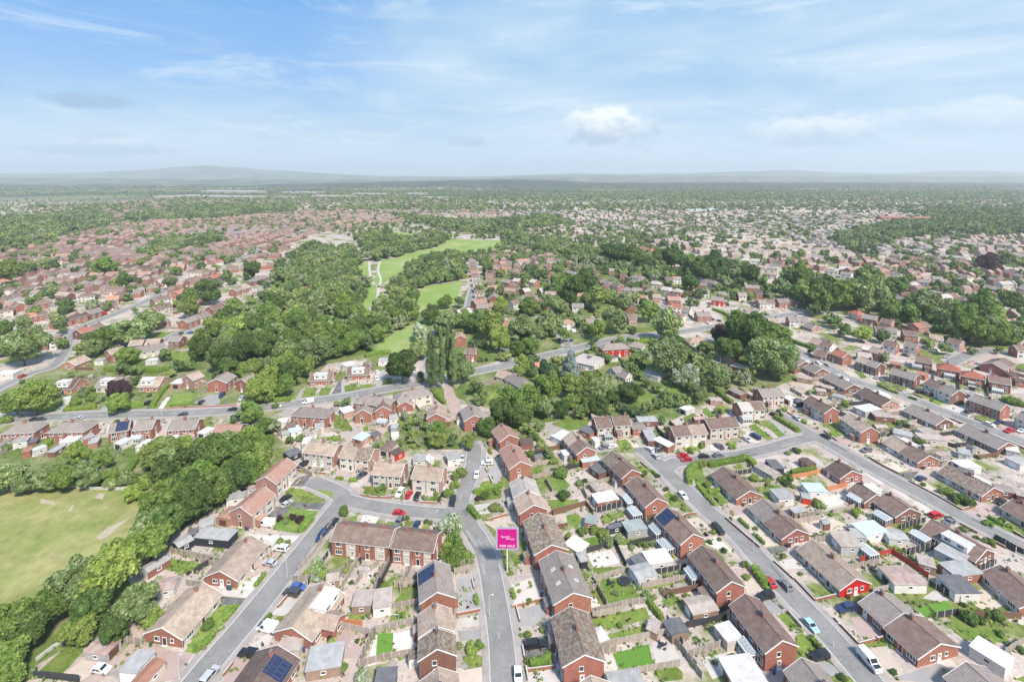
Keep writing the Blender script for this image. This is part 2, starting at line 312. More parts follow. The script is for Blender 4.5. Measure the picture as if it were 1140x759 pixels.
hills('hills', 7200, 9400, [(-260,203),(400,203),(500,199),(580,196.8),(660,195.3),(760,196.6),(830,195.6),(900,196.8),(1000,195.8),(1080,196.8),(1140,196),(1400,197)], M_HILLD, 5.7)

def smooth(pts, step=2.5):
    P_ = [Vector(p) for p in pts]; out = []
    Q = [P_[0]*2-P_[1]]+P_+[P_[-1]*2-P_[-2]]
    for i in range(1, len(Q)-2):
        n = max(1, int((Q[i+1]-Q[i]).length/step))
        for k in range(n):
            t = k/n; a, b, c, d = Q[i-1], Q[i], Q[i+1], Q[i+2]
            out.append(.5*((2*b)+(c-a)*t+(2*a-5*b+4*c-d)*t*t+(3*b-a-3*c+d)*t**3))
    return out+[P_[-1]]
ROADS = {}
def road(key, cr, pts, w=5.6, step=2.5):
    q = smooth([g(cr, x, y) for x, y in pts], step); ROADS[key] = (q, w); return q
def rd_dist(p, skip=None):
    best = (1e9, None, None)
    for k, (q, w) in ROADS.items():
        if k == skip: continue
        A = RARR[k]; d = np.hypot(A[:,0]-p[0], A[:,1]-p[1]); i = int(d.argmin())
        if d[i]-w/2 < best[0]: best = (d[i]-w/2, k, i)
    return best
road('left lane', 'ph', [(205,775),(229,744.5),(277,688),(322,632),(356,589.6),(372,568),(384,556),(397,559)], 6.0)
road('close head', 'ph', [(386,557),(372,546),(350,537)], 6.5)
road('close', 'ph', [(384,556),(397,559.5),(430,565.4),(463.6,569.5),(487,571.3),(508,573)], 5.8)
road('curved lane', 'ph', [(563,780),(561,759),(557,707),(544.7,632),(535.5,606),(525,589.6),(518,577),(512.5,564.5),(516,548),(523,531),(527,514),(528,500),(524,493)], 5.8)
road('right road', 'ph', [(990,784),(966,756),(946,733),(905,687),(873.5,655),(853,631),(815,589.6),(792.6,573),(774.7,556),(756,539),(741.6,525),(728.4,512),(716,502)], 6.0)
road('link road', 'ph', [(744,520),(752,514.5),(783.7,511.3),(823,506.2),(853.6,499.6),(884,491),(905,486)], 5.8)
road('crescent', 'ph', [(868,462),(880,470),(895,479),(919,492),(972,522),(1024.7,550),(1077.5,578.5),(1125,602),(1180,630)], 6.0)
road('hill road', 'ph', [(1190,516),(1140,493),(1100,477.7),(1050,458),(1000,438.5),(950,424),(920.5,408.4),(893.8,393.4),(872,381),(852,368),(838,357)], 6.0)
road('main road', 'ph', [(-60,469),(15.8,466.5),(70,463.5),(118,461.8),(190,460),(263,456.6),(307,452),(340.5,447.7),(380,442),(421.8,434.3),(460,428),(490,423),(523.8,414.5),(570,405.5),(603.4,396.7),(640,388),(673.7,380),(700,375),(760,369),(803.5,362),(838.6,356.5),(880,350),(930,346)], 7.0)
road('poplar lane', 'ph', [(479,424),(481,414),(477,402),(474,392)], 3.6)
road('diagonal road', 'ph', [(-60,462),(0,432),(33.4,416),(63.5,404),(83.6,367)], 4.8)
road('long road', 'ph', [(60,378),(83.6,367),(127,350),(167,333.5),(190,320),(240,298.4),(273.6,285),(305,270),(345,255),(380,244)], 6.2, 8)
road('lower estate road', 'ph', [(186,378),(200,370),(225,361),(257,352),(290,338),(320,321),(330,312)], 6, 4)
road('cul-de-sac', 'ph', [(1140,394),(1108,390),(1085,392),(1066,400),(1058,404)], 7, 3)
road('side street', 'ph', [(566,404),(562,385),(556,365),(549,352)], 5.5, 4)
road('park edge street', 'ph', [(520,348),(524,330),(529,305),(524,288)], 5, 4)
road('school lane', 'ph', [(632,386),(628,376),(612,366),(600,352)], 5, 4)
RARR = {k: np.array([(p.x, p.y) for p in q]) for k, (q, w) in ROADS.items()}
for ri, (k, (q, w)) in enumerate(list(ROADS.items())):
    n = len(q); nor = []
    for i in range(n):
        t = (q[min(i+1, n-1)]-q[max(i-1, 0)]).normalized(); nor.append(Vector((-t.y, t.x)))
    z = .02+.004*ri; mb = MB()
    for i in range(n-1):
        a, b = q[i]-nor[i]*w/2, q[i]+nor[i]*w/2; c, d = q[i+1]+nor[i+1]*w/2, q[i+1]-nor[i+1]*w/2
        mb.face([(*a,z),(*d,z),(*c,z),(*b,z)])
    for e, s in ((0, -1), (n-1, 1)):
        t = Vector((nor[e].y, -nor[e].x))*s; mb.face([(*(q[e]+nor[e]*math.cos(u)*w/2+t*math.sin(u)*w/2*s*s), z) for u in [math.pi*j/8 for j in range(9)]][::-1 if s > 0 else 1])
    o = structure(link('road', mb.mesh('road', [M_ROAD]))); o['label'] = f'grey asphalt of the {k}'
    mb = MB(); pw = 1.75
    for s in (-1, 1):
        for i in range(n-1):
            mid = (q[i]+q[i+1])/2+nor[i]*s*(w/2+.7)
            if rd_dist(mid, k)[0] < .5: continue
            a0, a1 = q[i]+nor[i]*s*w/2, q[i+1]+nor[i+1]*s*w/2; k0, k1 = a0+nor[i]*s*.16, a1+nor[i+1]*s*.16; b0, b1 = a0+nor[i]*s*pw, a1+nor[i+1]*s*pw
            zz = .125+.0006*ri
            fl = lambda L_: L_ if s > 0 else L_[::-1]
            mb.face(fl([(*a0,z),(*a1,z),(*a1,zz),(*a0,zz)]), 1); mb.face(fl([(*a0,zz),(*a1,zz),(*k1,zz),(*k0,zz)]), 1); mb.face(fl([(*k0,zz),(*k1,zz),(*b1,zz),(*b0,zz)]), 0)
            mb.face(fl([(*b0,zz),(*b1,zz),(*b1,0),(*b0,0)]), 0)
    o = structure(link('pavement', mb.mesh('pavement', [M_PAVE, M_KERB])))
    if k in ('main road', 'hill road'):
        mb = MB(); s_ = 0
        for i in range(0, n-2, 3):
            a, b = q[i], q[i+1]; mb.face([(*(a-nor[i]*.07),z+.005),(*(b-nor[i+1]*.07),z+.005),(*(b+nor[i+1]*.07),z+.005),(*(a+nor[i]*.07),z+.005)])
        structure(link('road_marking', mb.mesh('road_marking', [M_LINE])))
# ---------------------------------------------------------------- lawns, drives, meadows
FOOT = []       # (centre, half length, half width, angle) of everything built up
def inside(p, foot, m=0):
    c, hl, hw, a = foot; d = Vector((p[0]-c[0], p[1]-c[1])); ca, sa = math.cos(a), math.sin(a)
    return abs(d.x*ca+d.y*sa) < hl+m and abs(-d.x*sa+d.y*ca) < hw+m
def built(p, m=0): return any(abs(p[0]-f[0][0]) < 30 and abs(p[1]-f[0][1]) < 30 and inside(p, f, m) for f in FOOT)
def inpoly(p, poly):
    x, y = p[0], p[1]; r = False; j = len(poly)-1
    for i in range(len(poly)):
        xi, yi = poly[i][0], poly[i][1]; xj, yj = poly[j][0], poly[j][1]
        if (yi > y) != (yj > y) and x < (xj-xi)*(y-yi)/(yj-yi)+xi: r = not r
        j = i
    return r
LAWNS = []; zc = [0]
def lawn(cr, *pts, m=None, z=.035):
    q = [g(cr, *p) for p in pts]; zc[0] += 1; LAWNS.append(q)
    return sheet('lawn', q, z+.0004*(zc[0] % 20), m or M_GRASS)
def drive(cr, mi, *pts):
    q = [g(cr, *p) for p in pts]; zc[0] += 1
    return sheet('drive', q, .012+.0003*(zc[0] % 25), M_ROAD2 if mi == 9 else M_DRIVES[mi])
exec_lawns = '''
A0 225,715 490,480 580,495 550,560 400,720
A1 90,560 300,250 470,245 440,300 200,570
m0 695,280 735,235 850,255 800,300
m1 410,490 440,440 500,450 470,495
m1 560,375 590,310 625,315 600,375
m1 585,435 640,375 660,390 650,430
m1 575,520 590,470 655,455 650,500
m1 890,660 930,630 980,650 975,680 920,690
m1 810,265 825,160 920,150 945,250 880,270
m1 190,305 215,280 270,285 250,320
B2 40,445 60,410 110,405 100,445
B2 280,480 310,445 350,445 350,485
B2 410,480 440,430 495,430 460,485
B2 530,505 545,460 590,460 590,505
B1 785,270 820,225 1060,240 1085,260 1060,300
B1 680,495 700,445 800,365 990,375 960,430 850,525
B1 0,690 190,720 150,759 0,759
B2 920,225 935,180 1000,170 1010,205
B2 140,265 160,215 240,205 300,215 290,290
B2 570,315 590,280 660,275 640,320
B2 870,265 1070,235 1060,290 880,310
B3 235,300 440,300 450,340 275,390
B3 230,160 330,150 390,200 340,260 260,230
B3 360,400 440,390 470,440 430,500 370,460
B3 460,560 580,540 590,610 490,630
B3 590,440 600,405 740,380 760,395 680,430 640,460
B3 700,600 740,555 880,545 890,570 760,600
B3 115,110 200,80 205,100 140,135
B3 820,90 900,70 940,105 840,125
B3 1000,270 1050,245 1100,290 1040,300
B3 0,690 70,650 80,690 20,750
A3 565,95 710,60 780,90 850,190 640,260
A3 520,340 890,260 920,340 610,410 525,395
A3 610,450 870,380 905,440 620,500
A3 860,120 1120,60 1136,90 920,145
A3 990,220 1080,180 1136,220 1040,260
A3 945,690 1090,650 1136,690 1136,740 990,759
A3 540,20 540,0 730,-10 735,5 580,45
A4 630,315 700,295 775,395 720,415
A4 750,450 800,430 900,545 770,585
A4 225,445 260,430 295,480 260,495
A4 55,460 95,448 110,475 70,485
A5 610,370 690,330 980,400 1050,500 740,480
A5 50,500 200,475 230,520 70,530
A5 1080,740 1140,715 1140,760
B4 45,100 130,80 150,190 310,320 220,345 95,220
B4 330,80 380,60 410,90 360,100
B4 550,225 620,205 650,225 600,245
B4 1000,375 1136,340 1136,365 1020,390
B4 770,180 840,160 870,180 800,200
B5 185,590 235,565 355,650 310,665
B5 500,690 560,675 620,725 540,740
B5 860,440 930,410 1080,520 1050,535
B5 1090,550 1140,530 1140,575
C4 435,565 480,550 610,650 570,665
C4 560,560 600,545 690,630 640,640
C4 970,600 1010,590 1065,625 1015,640
C4 210,450 240,420 310,440 270,490
C4 0,510 60,470 100,500 20,540
C4 130,450 160,440 210,500 170,510
C4 280,690 300,660 360,670 340,710
C4 0,700 30,680 150,690 130,720 20,759
C3 260,550 380,500 510,515 500,580 380,590
C3 700,270 760,290 960,370 880,420 770,390
C3 810,45 930,20 970,40 880,90
C3 960,270 1110,290 1120,350 1040,330
C3 690,660 760,650 800,695 720,710
C3 830,160 880,140 920,170 870,185
C2 600,310 680,310 690,400 620,350
C2 740,300 800,380 850,420 790,340
C2 20,295 110,280 105,325 25,340
C2 120,290 200,280 205,315 130,330
C2 0,540 30,510 80,590 0,600
C2 940,385 1030,330 1060,350 1000,390
C2 280,260 330,240 340,300 275,300
C2 380,500 470,480 480,580 400,600
C2 140,570 220,550 225,590 150,600
C1 -5,430 10,350 170,340 110,435
C1 875,370 900,310 980,310 950,370
C1 985,365 1000,310 1070,310 1050,360
C1 0,110 60,70 180,60 190,100 60,140
C1 800,380 845,320 860,320 815,390
C1 1085,580 1090,490 1136,490 1136,590
C1 970,640 1136,625 1136,665 1080,665
C1 440,200 560,170 580,210 470,245
C0 200,470 270,400 400,390 410,410 340,470
C0 560,420 620,355 650,360 640,420
C0 740,460 780,400 950,390 960,430 880,465
C0 -30,400 100,390 120,460 -30,460
C0 1090,440 1136,380 1136,440
C0 1000,440 1136,300 1136,270 1090,300
C5 5,200 30,190 95,235 60,250
C5 165,295 190,265 300,310 270,330
C5 500,410 540,385 605,405 560,435
C5 790,500 850,490 920,530 870,545
C5 0,150 20,140 40,160 10,170
C5 1060,160 1136,145 1136,205 1080,195
D5 1000,600 1060,640 1136,690 1100,700 960,640
D3 520,380 600,365 680,385 640,420
D3 830,510 960,500 950,540 840,545
D3 800,640 960,620 970,640 880,680
D3 560,530 640,510 660,560 580,560
D4 200,250 380,235 390,250 210,270
D4 130,690 210,700 200,725 140,700
D0 940,590 1010,550 1136,545 1100,580 990,600
D0 390,400 480,385 500,400 400,410
D1 440,350 540,335 550,350 460,365
D1 0,680 100,660 190,680 160,720 10,730
D2 870,600 960,660 1040,720 930,740
'''
for ln in exec_lawns.strip().splitlines():
    c, *ps = ln.split(); pts = [tuple(map(float, p.split(','))) for p in ps]
    lawn(c, *pts)
lawn('m1', (525,670),(535,550),(600,548),(595,660), m=M_TURF); lawn('A3', (670,570),(910,505),(950,670),(740,720), m=M_TURF); lawn('A5', (420,270),(610,215),(690,300),(490,335), m=M_TURF)
for ln in '''A0 1 560,590 690,600 700,650 540,750 430,759 400,730
A0 0 880,480 980,520 640,759 540,759 820,560
A0 0 1000,520 1136,540 1136,640 1060,600
A1 3 340,140 550,150 500,200 345,185
A1 9 345,190 515,205 470,245 345,240
A1 3 480,90 630,30 600,110 550,150 440,140
A1 0 -60,545 150,570 40,740 -120,759
A1 2 530,520 700,390 660,500 560,560
A1 2 640,300 800,190 830,270 740,320
A1 2 800,100 1000,90 920,220 850,240
A1 0 350,759 440,590 540,600 560,660 430,759
m1 0 320,605 360,520 450,525 400,610
m1 0 390,650 470,525 520,540 460,660
m1 4 865,320 950,300 965,450 870,470
m1 2 870,490 970,470 975,515 865,530
m1 4 870,540 985,530 990,580 880,580
m1 3 590,660 600,550 700,530 690,640
m1 3 490,690 520,560 530,550 525,680
m1 1 870,710 980,690 1000,759 880,759
m1 3 470,50 520,60 500,100 460,80
B1 9 640,410 700,345 800,350 760,420
B1 9 810,320 1060,320 1010,370 800,345
B1 3 490,525 860,540 830,590 580,560
B1 0 640,630 740,650 640,759 540,759
B1 9 790,210 850,150 940,130 890,210
B1 2 100,650 170,580 290,620 230,680
B2 3 120,460 160,390 260,405 220,470
B2 2 850,340 990,320 990,390 900,400
B2 4 940,90 1050,70 1060,180 1000,150
B2 1 940,445 1060,420 1120,480 1030,500
A3 3 0,110 140,60 195,215 10,260
A3 4 20,290 210,230 240,380 30,390
A3 9 60,470 230,450 250,600 80,620
A3 2 90,700 290,670 300,759 100,759
A3 3 600,560 660,570 730,720 620,750
A3 2 930,490 1060,480 1130,640 960,660
A3 3 450,230 560,200 610,280 500,290
B3 3 500,660 660,630 720,720 545,755
A4 4 500,180 600,150 680,290 600,310
A4 2 120,600 360,545 480,620 200,740
A4 1 410,90 470,60 560,150 430,170
A4 4 500,690 700,640 660,759 560,759
A4 4 830,600 920,600 1070,690 990,720
A4 1 20,170 120,120 180,190 20,220
A5 9 -70,270 180,130 260,200 0,320
A5 0 -20,330 150,310 200,460 60,500
A5 4 240,740 640,610 760,680 520,759
A5 1 110,540 190,510 340,680 260,710
A5 1 700,200 850,140 1090,210 900,290
A5 0 800,60 930,30 940,130 820,110
A5 2 1000,300 1136,250 1136,380 1010,350
A5 3 480,560 600,560 740,700 700,720
B4 1 310,400 420,360 640,600 520,620
B4 0 240,360 440,330 420,390 290,420
B4 9 530,630 690,600 700,640 570,665
B4 2 620,710 740,690 830,759 660,759
B4 1 800,460 1000,420 1120,480 900,540
B4 3 930,290 1080,250 1136,320 960,350
B4 1 30,430 140,410 180,480 60,480
B4 3 140,590 220,540 330,640 270,650
B4 0 690,350 790,330 880,390 800,430
B5 2 10,80 60,90 210,190 180,200
B5 2 240,230 290,220 400,300 360,300
B5 2 390,310 440,310 540,390 480,390
B5 9 300,120 440,110 370,180 310,150
B5 1 360,160 440,150 560,240 500,240
B5 0 760,370 900,330 960,390 850,430
B5 0 330,590 500,560 530,610 380,650
B5 2 980,690 1080,660 1136,690 1000,730
B5 1 200,60 260,50 370,100 290,120
A5 2 650,200 560,130 460,200 600,230
C4 0 690,420 780,470 800,540 1000,600 980,640 740,510
C4 2 430,590 540,690 500,700 420,620
C4 4 580,530 700,640 740,630 620,525
C4 3 180,690 250,680 290,740 200,740
C4 0 1010,640 1080,630 1136,690 1060,690
C5 2 560,440 740,400 760,470 600,470
C5 2 290,350 360,310 420,330 350,360
C5 0 930,570 1000,540 1136,610 1060,640
C3 4 540,660 660,650 700,720 570,740
C3 1 760,650 800,640 850,700 810,710
C3 4 860,700 960,690 1030,759 900,759
C2 0 692,290 722,290 800,430 790,590 700,420
C2 4 -20,360 10,250 25,260 20,370
C2 4 215,330 260,200 290,200 260,320
C2 9 110,400 340,300 350,330 130,420
C1 9 1060,370 1136,230 1136,350
C1 4 150,410 260,350 320,350 330,410 270,430
C1 4 820,400 860,330 900,300 860,400
C1 9 250,470 330,430 360,400 390,410 350,440
C0 4 340,480 430,410 450,415 400,480
C0 4 640,480 700,420 730,420 720,480
C0 9 960,460 1010,390 1040,400 1000,460
C0 3 1040,460 1110,370 1136,370 1080,460
D5 0 700,700 820,660 960,690 1000,759 760,759'''.splitlines():
    c, mi, *ps = ln.split(); drive(c, int(mi), *[tuple(map(float, p.split(','))) for p in ps])
# fields and park meadows
FIELD = [G(*p) for p in ((-40,550),(0,546.5),(47,540.5),(94,543.8),(137,545.5),(170,545.5),(172,556),(155,580),(135,604),(112,622),(85,640),(40,672),(-40,725))]
MEAD = [[G(*p) for p in q] for q in (
  ((412,396),(424,381),(440,370),(452,363),(474,359),(470,369),(460,386),(452,392)),
  ((462,347),(466,326),(470,320),(487,317),(514,312),(513,322),(508,334),(500,345),(487,347),(474,349)),
  ((416,316),(419,303),(421,291),(440,287),(466,279),(485,276),(502,266),(565,268),(555,275),(545,280),(520,283),(505,280),(470,289),(452,302),(440,309),(428,315)),
  ((395,300),(405,291),(412,293),(413,302),(420,318),(418,335),(408,345),(398,345),(410,325),(408,312)),
  ((360,366),(368,352),(382,350),(378,360)), ((428,262),(436,257),(468,262),(462,268)))]
structure(sheet('field', FIELD, .03, M_FIELD))
for i, q in enumerate(MEAD): structure(sheet('meadow', q, .03+.005*i, M_FIELD2))
for pts in ([(150,590),(168,575),(152,606),(128,618)],): structure(sheet('rough_grass', [G(*p) for p in pts], .05, M_GRASS))
for pts in ([(107,598),(120,587),(140,578),(150,572),(135,584),(122,595),(112,601)], [(75,569),(79,563),(83,562),(79,569)], [(105,554),(110,549),(117,549),(114,556)], [(45,555),(60,558),(62,562),(45,560)]):
    structure(sheet('bare_earth', [G(*p) for p in pts], .045, M_EARTH))
for q in (((560,472),(572,432),(600,405),(640,393),(700,378),(760,376),(830,385),(885,420),(862,432),(800,440),(745,470),(702,462),(660,464),(610,470)), ((275,470),(262,425),(205,405),(212,385),(262,350),(300,330),(306,298),(345,273),(397,280),(412,320),(410,352),(440,345),(470,333),(500,345),(478,372),(458,392),(420,397),(365,405),(345,425),(325,452),(300,465)),
  ((-60,458),(-60,420),(0,436),(60,402),(130,385),(250,395),(268,440),(260,452),(120,458)), ((-60,548),(-60,486),(60,488),(150,486),(200,500),(265,474),(300,478),(315,492),(280,530),(240,556),(205,588),(165,600),(168,548),(94,542),(0,545)), ((-60,780),(-60,700),(70,640),(125,606),(150,590),(165,600),(140,640),(150,660),(100,695),(90,712),(40,740),(20,775)),
  ((560,402),(566,350),(620,335),(700,330),(745,350),(740,366),(670,378),(640,386),(600,395)), ((500,345),(520,350),(560,385),(560,400),(500,418),(478,425),(470,400)), ((640,335),(640,285),(720,300),(835,303),(850,318),(900,312),(950,322),(1136,355),(1136,395),(1070,387),(1000,368),(940,350),(860,340),(760,330),(700,330)),
  ((500,440),(520,420),(575,408),(600,420),(572,470),(552,480),(545,455)), ((440,470),(470,455),(500,470),(560,478),(555,500),(460,500),(425,485)), ((500,345),(540,300),(600,285),(660,300),(640,340),(560,350))):
    zc[0] += 1; structure(sheet('rough_grass', [G(*p) for p in q], .004+.0003*(zc[0] % 20), M_UNDER))
for pts, w_ in (([(411,290),(412,305),(416,316),(421,319),(420,335)], 1.3), ([(424,288),(421,300),(424,312),(421,320)], 1.1), ([(414,317),(428,318)], 1.0)):
    q = smooth([G(*p) for p in pts], 6); mb = MB()
    for i in range(len(q)-1):
        t = (q[i+1]-q[i]).normalized(); n = Vector((-t.y, t.x))*w_; mb.face([(*(q[i]-n),.07),(*(q[i+1]-n),.07),(*(q[i+1]+n),.07),(*(q[i]+n),.07)])
    structure(link('path', mb.mesh('path', [M_DRIVES[2]])))
# ---------------------------------------------------------------- houses
ROOFN = {'b':'brown','d':'dark brown','t':'tan','p':'pinkish','g':'grey','w':'pale grey','r':'red','m':'moss-stained','o':'orange'}
WALLN = {'r':'red brick','R':'scarlet-painted','k':'pink brick','n':'brown brick','c':'cream rendered','w':'white rendered','g':'grey','t':'timber','d':'dark','o':'orange brick'}
ORD = 'first second third fourth fifth sixth seventh eighth ninth tenth eleventh twelfth thirteenth fourteenth fifteenth'.split()
_wc = {}
def win_mesh(w_, h, kind='window'):
    k = (round(w_, 1), round(h, 1), kind)
    if k not in _wc:
        fr = MB(); b = .10
        for x0, x1, z0, z1 in ((-w_/2-b, w_/2+b, -h/2-b, -h/2), (-w_/2-b, w_/2+b, h/2, h/2+b), (-w_/2-b, -w_/2, -h/2, h/2), (w_/2, w_/2+b, -h/2, h/2)): fr.box(x0, x1, 0, .07, z0, z1)
        if w_ > 1.1:
            for s in ((-w_/6,) if w_ < 1.7 else (-w_/5, w_/5)): fr.box(s-.045, s+.045, 0, .06, -h/2, h/2)
        fr.box(-w_/2-.16, w_/2+.16, 0, .13, -h/2-b-.05, -h/2-b-.002)
        fr.face([(-w_/2,.03,-h/2),(-w_/2,.03,h/2),(w_/2,.03,h/2),(w_/2,.03,-h/2)], 1)
        _wc[k] = fr.mesh('window', [M_WHITE, M_GLASS])
    return _wc[k]
def door_mesh(k):
    if ('d', k) not in _wc:
        mb = MB(); mb.box(-.46, .46, 0, .05, 0, 2.0); mb.box(-.56, -.46, 0, .08, 0, 2.1, 1); mb.box(.46, .56, 0, .08, 0, 2.1, 1); mb.box(-.46, .46, 0, .08, 2.0, 2.1, 1); mb.box(-.2, .2, .05, .06, 1.25, 1.75, 2); mb.box(-.7, .7, 0, .4, -.02, .08, 1)
        _wc[('d', k)] = mb.mesh('door', [M_DOORS[k], M_WHITE, M_GLASS])
    return _wc[('d', k)]
def garage_door_mesh(w_, k):
    if ('g', w_, k) not in _wc:
        mb = MB(); mb.box(-w_/2, w_/2, 0, .05, 0, 2.0)
        for i in range(6): mb.box(-w_/2, w_/2, .05, .065, .1+i*.32, .3+i*.32)
        _wc[('g', w_, k)] = mb.mesh('garage_door', [M_DOORS[k]])
    return _wc[('g', w_, k)]
_cc = {}
def chimney_mesh(big, wk):
    if (big, wk) not in _cc:
        mb = MB(); a = .55 if big else .38; mb.box(-a, a, -.32, .32, -1.0, 1.0); mb.box(-a-.06, a+.06, -.38, .38, 1.0, 1.12, 2)
        for x in ((-.3, .3) if big else (0,)): mb.tube((x, 0, 1.12), (x, 0, 1.55), .13, .11, 7, 1)
        _cc[(big, wk)] = mb.mesh('chimney', [WALL[wk], M_POT, M_LEAD])
    return _cc[(big, wk)]
def aerial_mesh():
    if 'aer' not in _cc:
        mb = MB(); mb.tube((0,0,0),(0,0,1.9),.03,.025,5); mb.tube((-.6,0,1.8),(.6,0,1.8),.02,.02,4)
        for i in range(6): mb.tube((-.55+i*.2,-.28,1.8),(-.55+i*.2,.28,1.8),.015,.015,3)
        _cc['aer'] = mb.mesh('aerial', [M_LEAD])
    return _cc['aer']
def pipe_mesh(e):
    if ('pipe', e) not in _cc: mb = MB(); mb.box(-.06, .06, 0, .10, .1, e); _cc[('pipe', e)] = mb.mesh('drainpipe', [M_DOORS[2]])
    return _cc[('pipe', e)]
HN = {'b': 'bungalow', 's': 'semi_detached_house', 'd': 'detached_house', 't': 'terraced_house', 'f': 'flat_roofed_house'}
HREF = []      # (x, y, reference phrase)
def house_world(A, B, kind='s', roof='b', wall='r', w=None, e=None, rise=None, front=None, hip=0, row='', chim=None, group=None, opts='', note='', ref=None, lod=None, ext=0):
    A, B = Vector(A), Vector(B)
    w = w or (9.6 if kind == 'b' else 8.0); e = e or (2.5 if kind == 'b' else 4.9); rise = rise or (2.3 if kind == 'b' else 2.2)
    m = (A+B)/2; L = (B-A).length+(w*.92 if hip else -.5); ang = math.atan2((B-A).y, (B-A).x)
    dep = depth(*m); lod = lod if lod is not None else (0 if dep < 300 else 1 if dep < 560 else 2)
    root = bpy.data.objects.new(HN[kind], None); C.objects.link(root); root.matrix_world = T(m.x, m.y, 0, ang); root.empty_display_size = .5
    FOOT.append((m, L/2, w/2, ang)); h = w/2; l = L/2; rz = e+rise; rl = (B-A).length/2 if hip else l
    rm, wm = ROOF[roof], WALL[wall]; fm = WALL[front] if front else wm
    mb = MB()
    for s in (-1, 1):
        mb.face([(-l,s*h,0),(l,s*h,0),(l,s*h,e),(-l,s*h,e)][::-s], 1)
        mb.face([(s*l,-h,0),(s*l,h,0),(s*l,h,e)]+([] if hip else [(s*l,0,rz-.02)])+[(s*l,-h,e)] if s > 0 else ([(s*l,-h,0),(s*l,-h,e)]+([] if hip else [(s*l,0,rz-.02)])+[(s*l,h,e),(s*l,h,0)]), 0)
    if front and kind in 'st' and lod < 2:   # a course of coloured panels or tiles between the storeys
        pass
    link('wall', mb.mesh('wall', [wm, fm]), root)
    hr = random.Random(int(m.x*7+m.y*13)); half = L > 11 and lod < 3 and hr.random() < .38 and not opts and not note; mb = MB(); ov, og = .38, .22; k = rise/h; y1 = h+ov; z1 = e-ov*k; th = .16
    if hip:
        lo = l+ov
        for s in (-1, 1):
            mb.face([(-lo,s*y1,z1),(lo,s*y1,z1),(rl,0,rz),(-rl,0,rz)][::(1 if s < 0 else -1)]); mb.face([(s*lo,-y1,z1),(s*lo,y1,z1),(s*rl,0,rz)][::(1 if s > 0 else -1)])
            mb.face([(-lo,s*y1,z1-.14),(lo,s*y1,z1-.14),(lo,s*y1,z1),(-lo,s*y1,z1)][::(1 if s < 0 else -1)], 1); mb.face([(s*lo,-y1,z1-.14),(s*lo,y1,z1-.14),(s*lo,y1,z1),(s*lo,-y1,z1)][::(1 if s > 0 else -1)], 1)
        mb.face([(-lo,-y1,z1-.14),(-lo,y1,z1-.14),(lo,y1,z1-.14),(lo,-y1,z1-.14)], 1)
    else:
        lo = l+og
        for s in (-1, 1):
            q = [(-lo,s*y1,z1),(lo,s*y1,z1),(lo,0,rz),(-lo,0,rz)]
            if half: mb.face([(-lo,s*y1,z1),(0,s*y1,z1),(0,0,rz),(-lo,0,rz)][::(1 if s < 0 else -1)], 0); mb.face([(0,s*y1,z1),(lo,s*y1,z1),(lo,0,rz),(0,0,rz)][::(1 if s < 0 else -1)], 3)
            else: mb.face(q[::(1 if s < 0 else -1)], 0)
            mb.face([(a,b,c-th) for a,b,c in q][::(-1 if s < 0 else 1)], 1)
            mb.face([(-lo,s*y1,z1-th),(lo,s*y1,z1-th),(lo,s*y1,z1),(-lo,s*y1,z1)][::(1 if s < 0 else -1)], 1)
            for t in (-1, 1):   # white barge boards, a little deeper than the tiles
                x0, x1 = (lo-.02, lo+.06) if t > 0 else (-lo-.06, -lo+.02); d = .26
                a = [(x,s*y1,z1+.03) for x in (x0,x1)]; b = [(x,0,rz+.03) for x in (x0,x1)]
                top = [a[0],a[1],b[1],b[0]]; mb.face(top[::(1 if s < 0 else -1)], 1)
                for x in (x0, x1): mb.face([(x,s*y1,z1+.03-d),(x,s*y1,z1+.03),(x,0,rz+.03),(x,0,rz+.03-d)], 1)
    mb.box(-rl, rl, -.14, .14, rz-.03, rz+.07, 2)
    ro = link('roof', mb.mesh('roof', [rm, M_WHITE, mat('ridge_tiles_'+roof, tuple(x*.8 for x in rm.node_tree.nodes['RGB'].outputs[0].default_value[:3]), .9), ROOF[hr.choice({'b':'mtg','t':'bm','g':'bt','p':'b','m':'bt','d':'b'}.get(roof, 'b'))]]), root)
    units = max(1, round(L/(7.2 if kind != 'b' else 9)))
    if kind in 'sd' and units < 2: units = 1 if L < 9.5 else 2
    nch = chim if chim is not None else (1 if units <= 2 else units//2)
    if lod < 2:
        for i in range(nch):
            big = units > 1; x = 0 if nch == 1 and units > 1 else (l*.62 if nch == 1 else -l+(i+.5)*L/nch)
            x = max(-rl+.5, min(rl-.5, x)); ch = link('chimney', chimney_mesh(big, wall if wall in 'rkno' else 'r'), ro, T(x, 0, rz))
            if lod == 0 and hr.random() < .7: link('aerial', aerial_mesh(), ch, T(.3, 0, 1.1, hr.uniform(0, 3)))
    R3 = Matrix.Rotation(ang, 3, 'Z'); view = Vector((-m.x, -m.y, 0)).normalized()
    seen = lambda n: (R3 @ Vector(n)).dot(view) > -.12
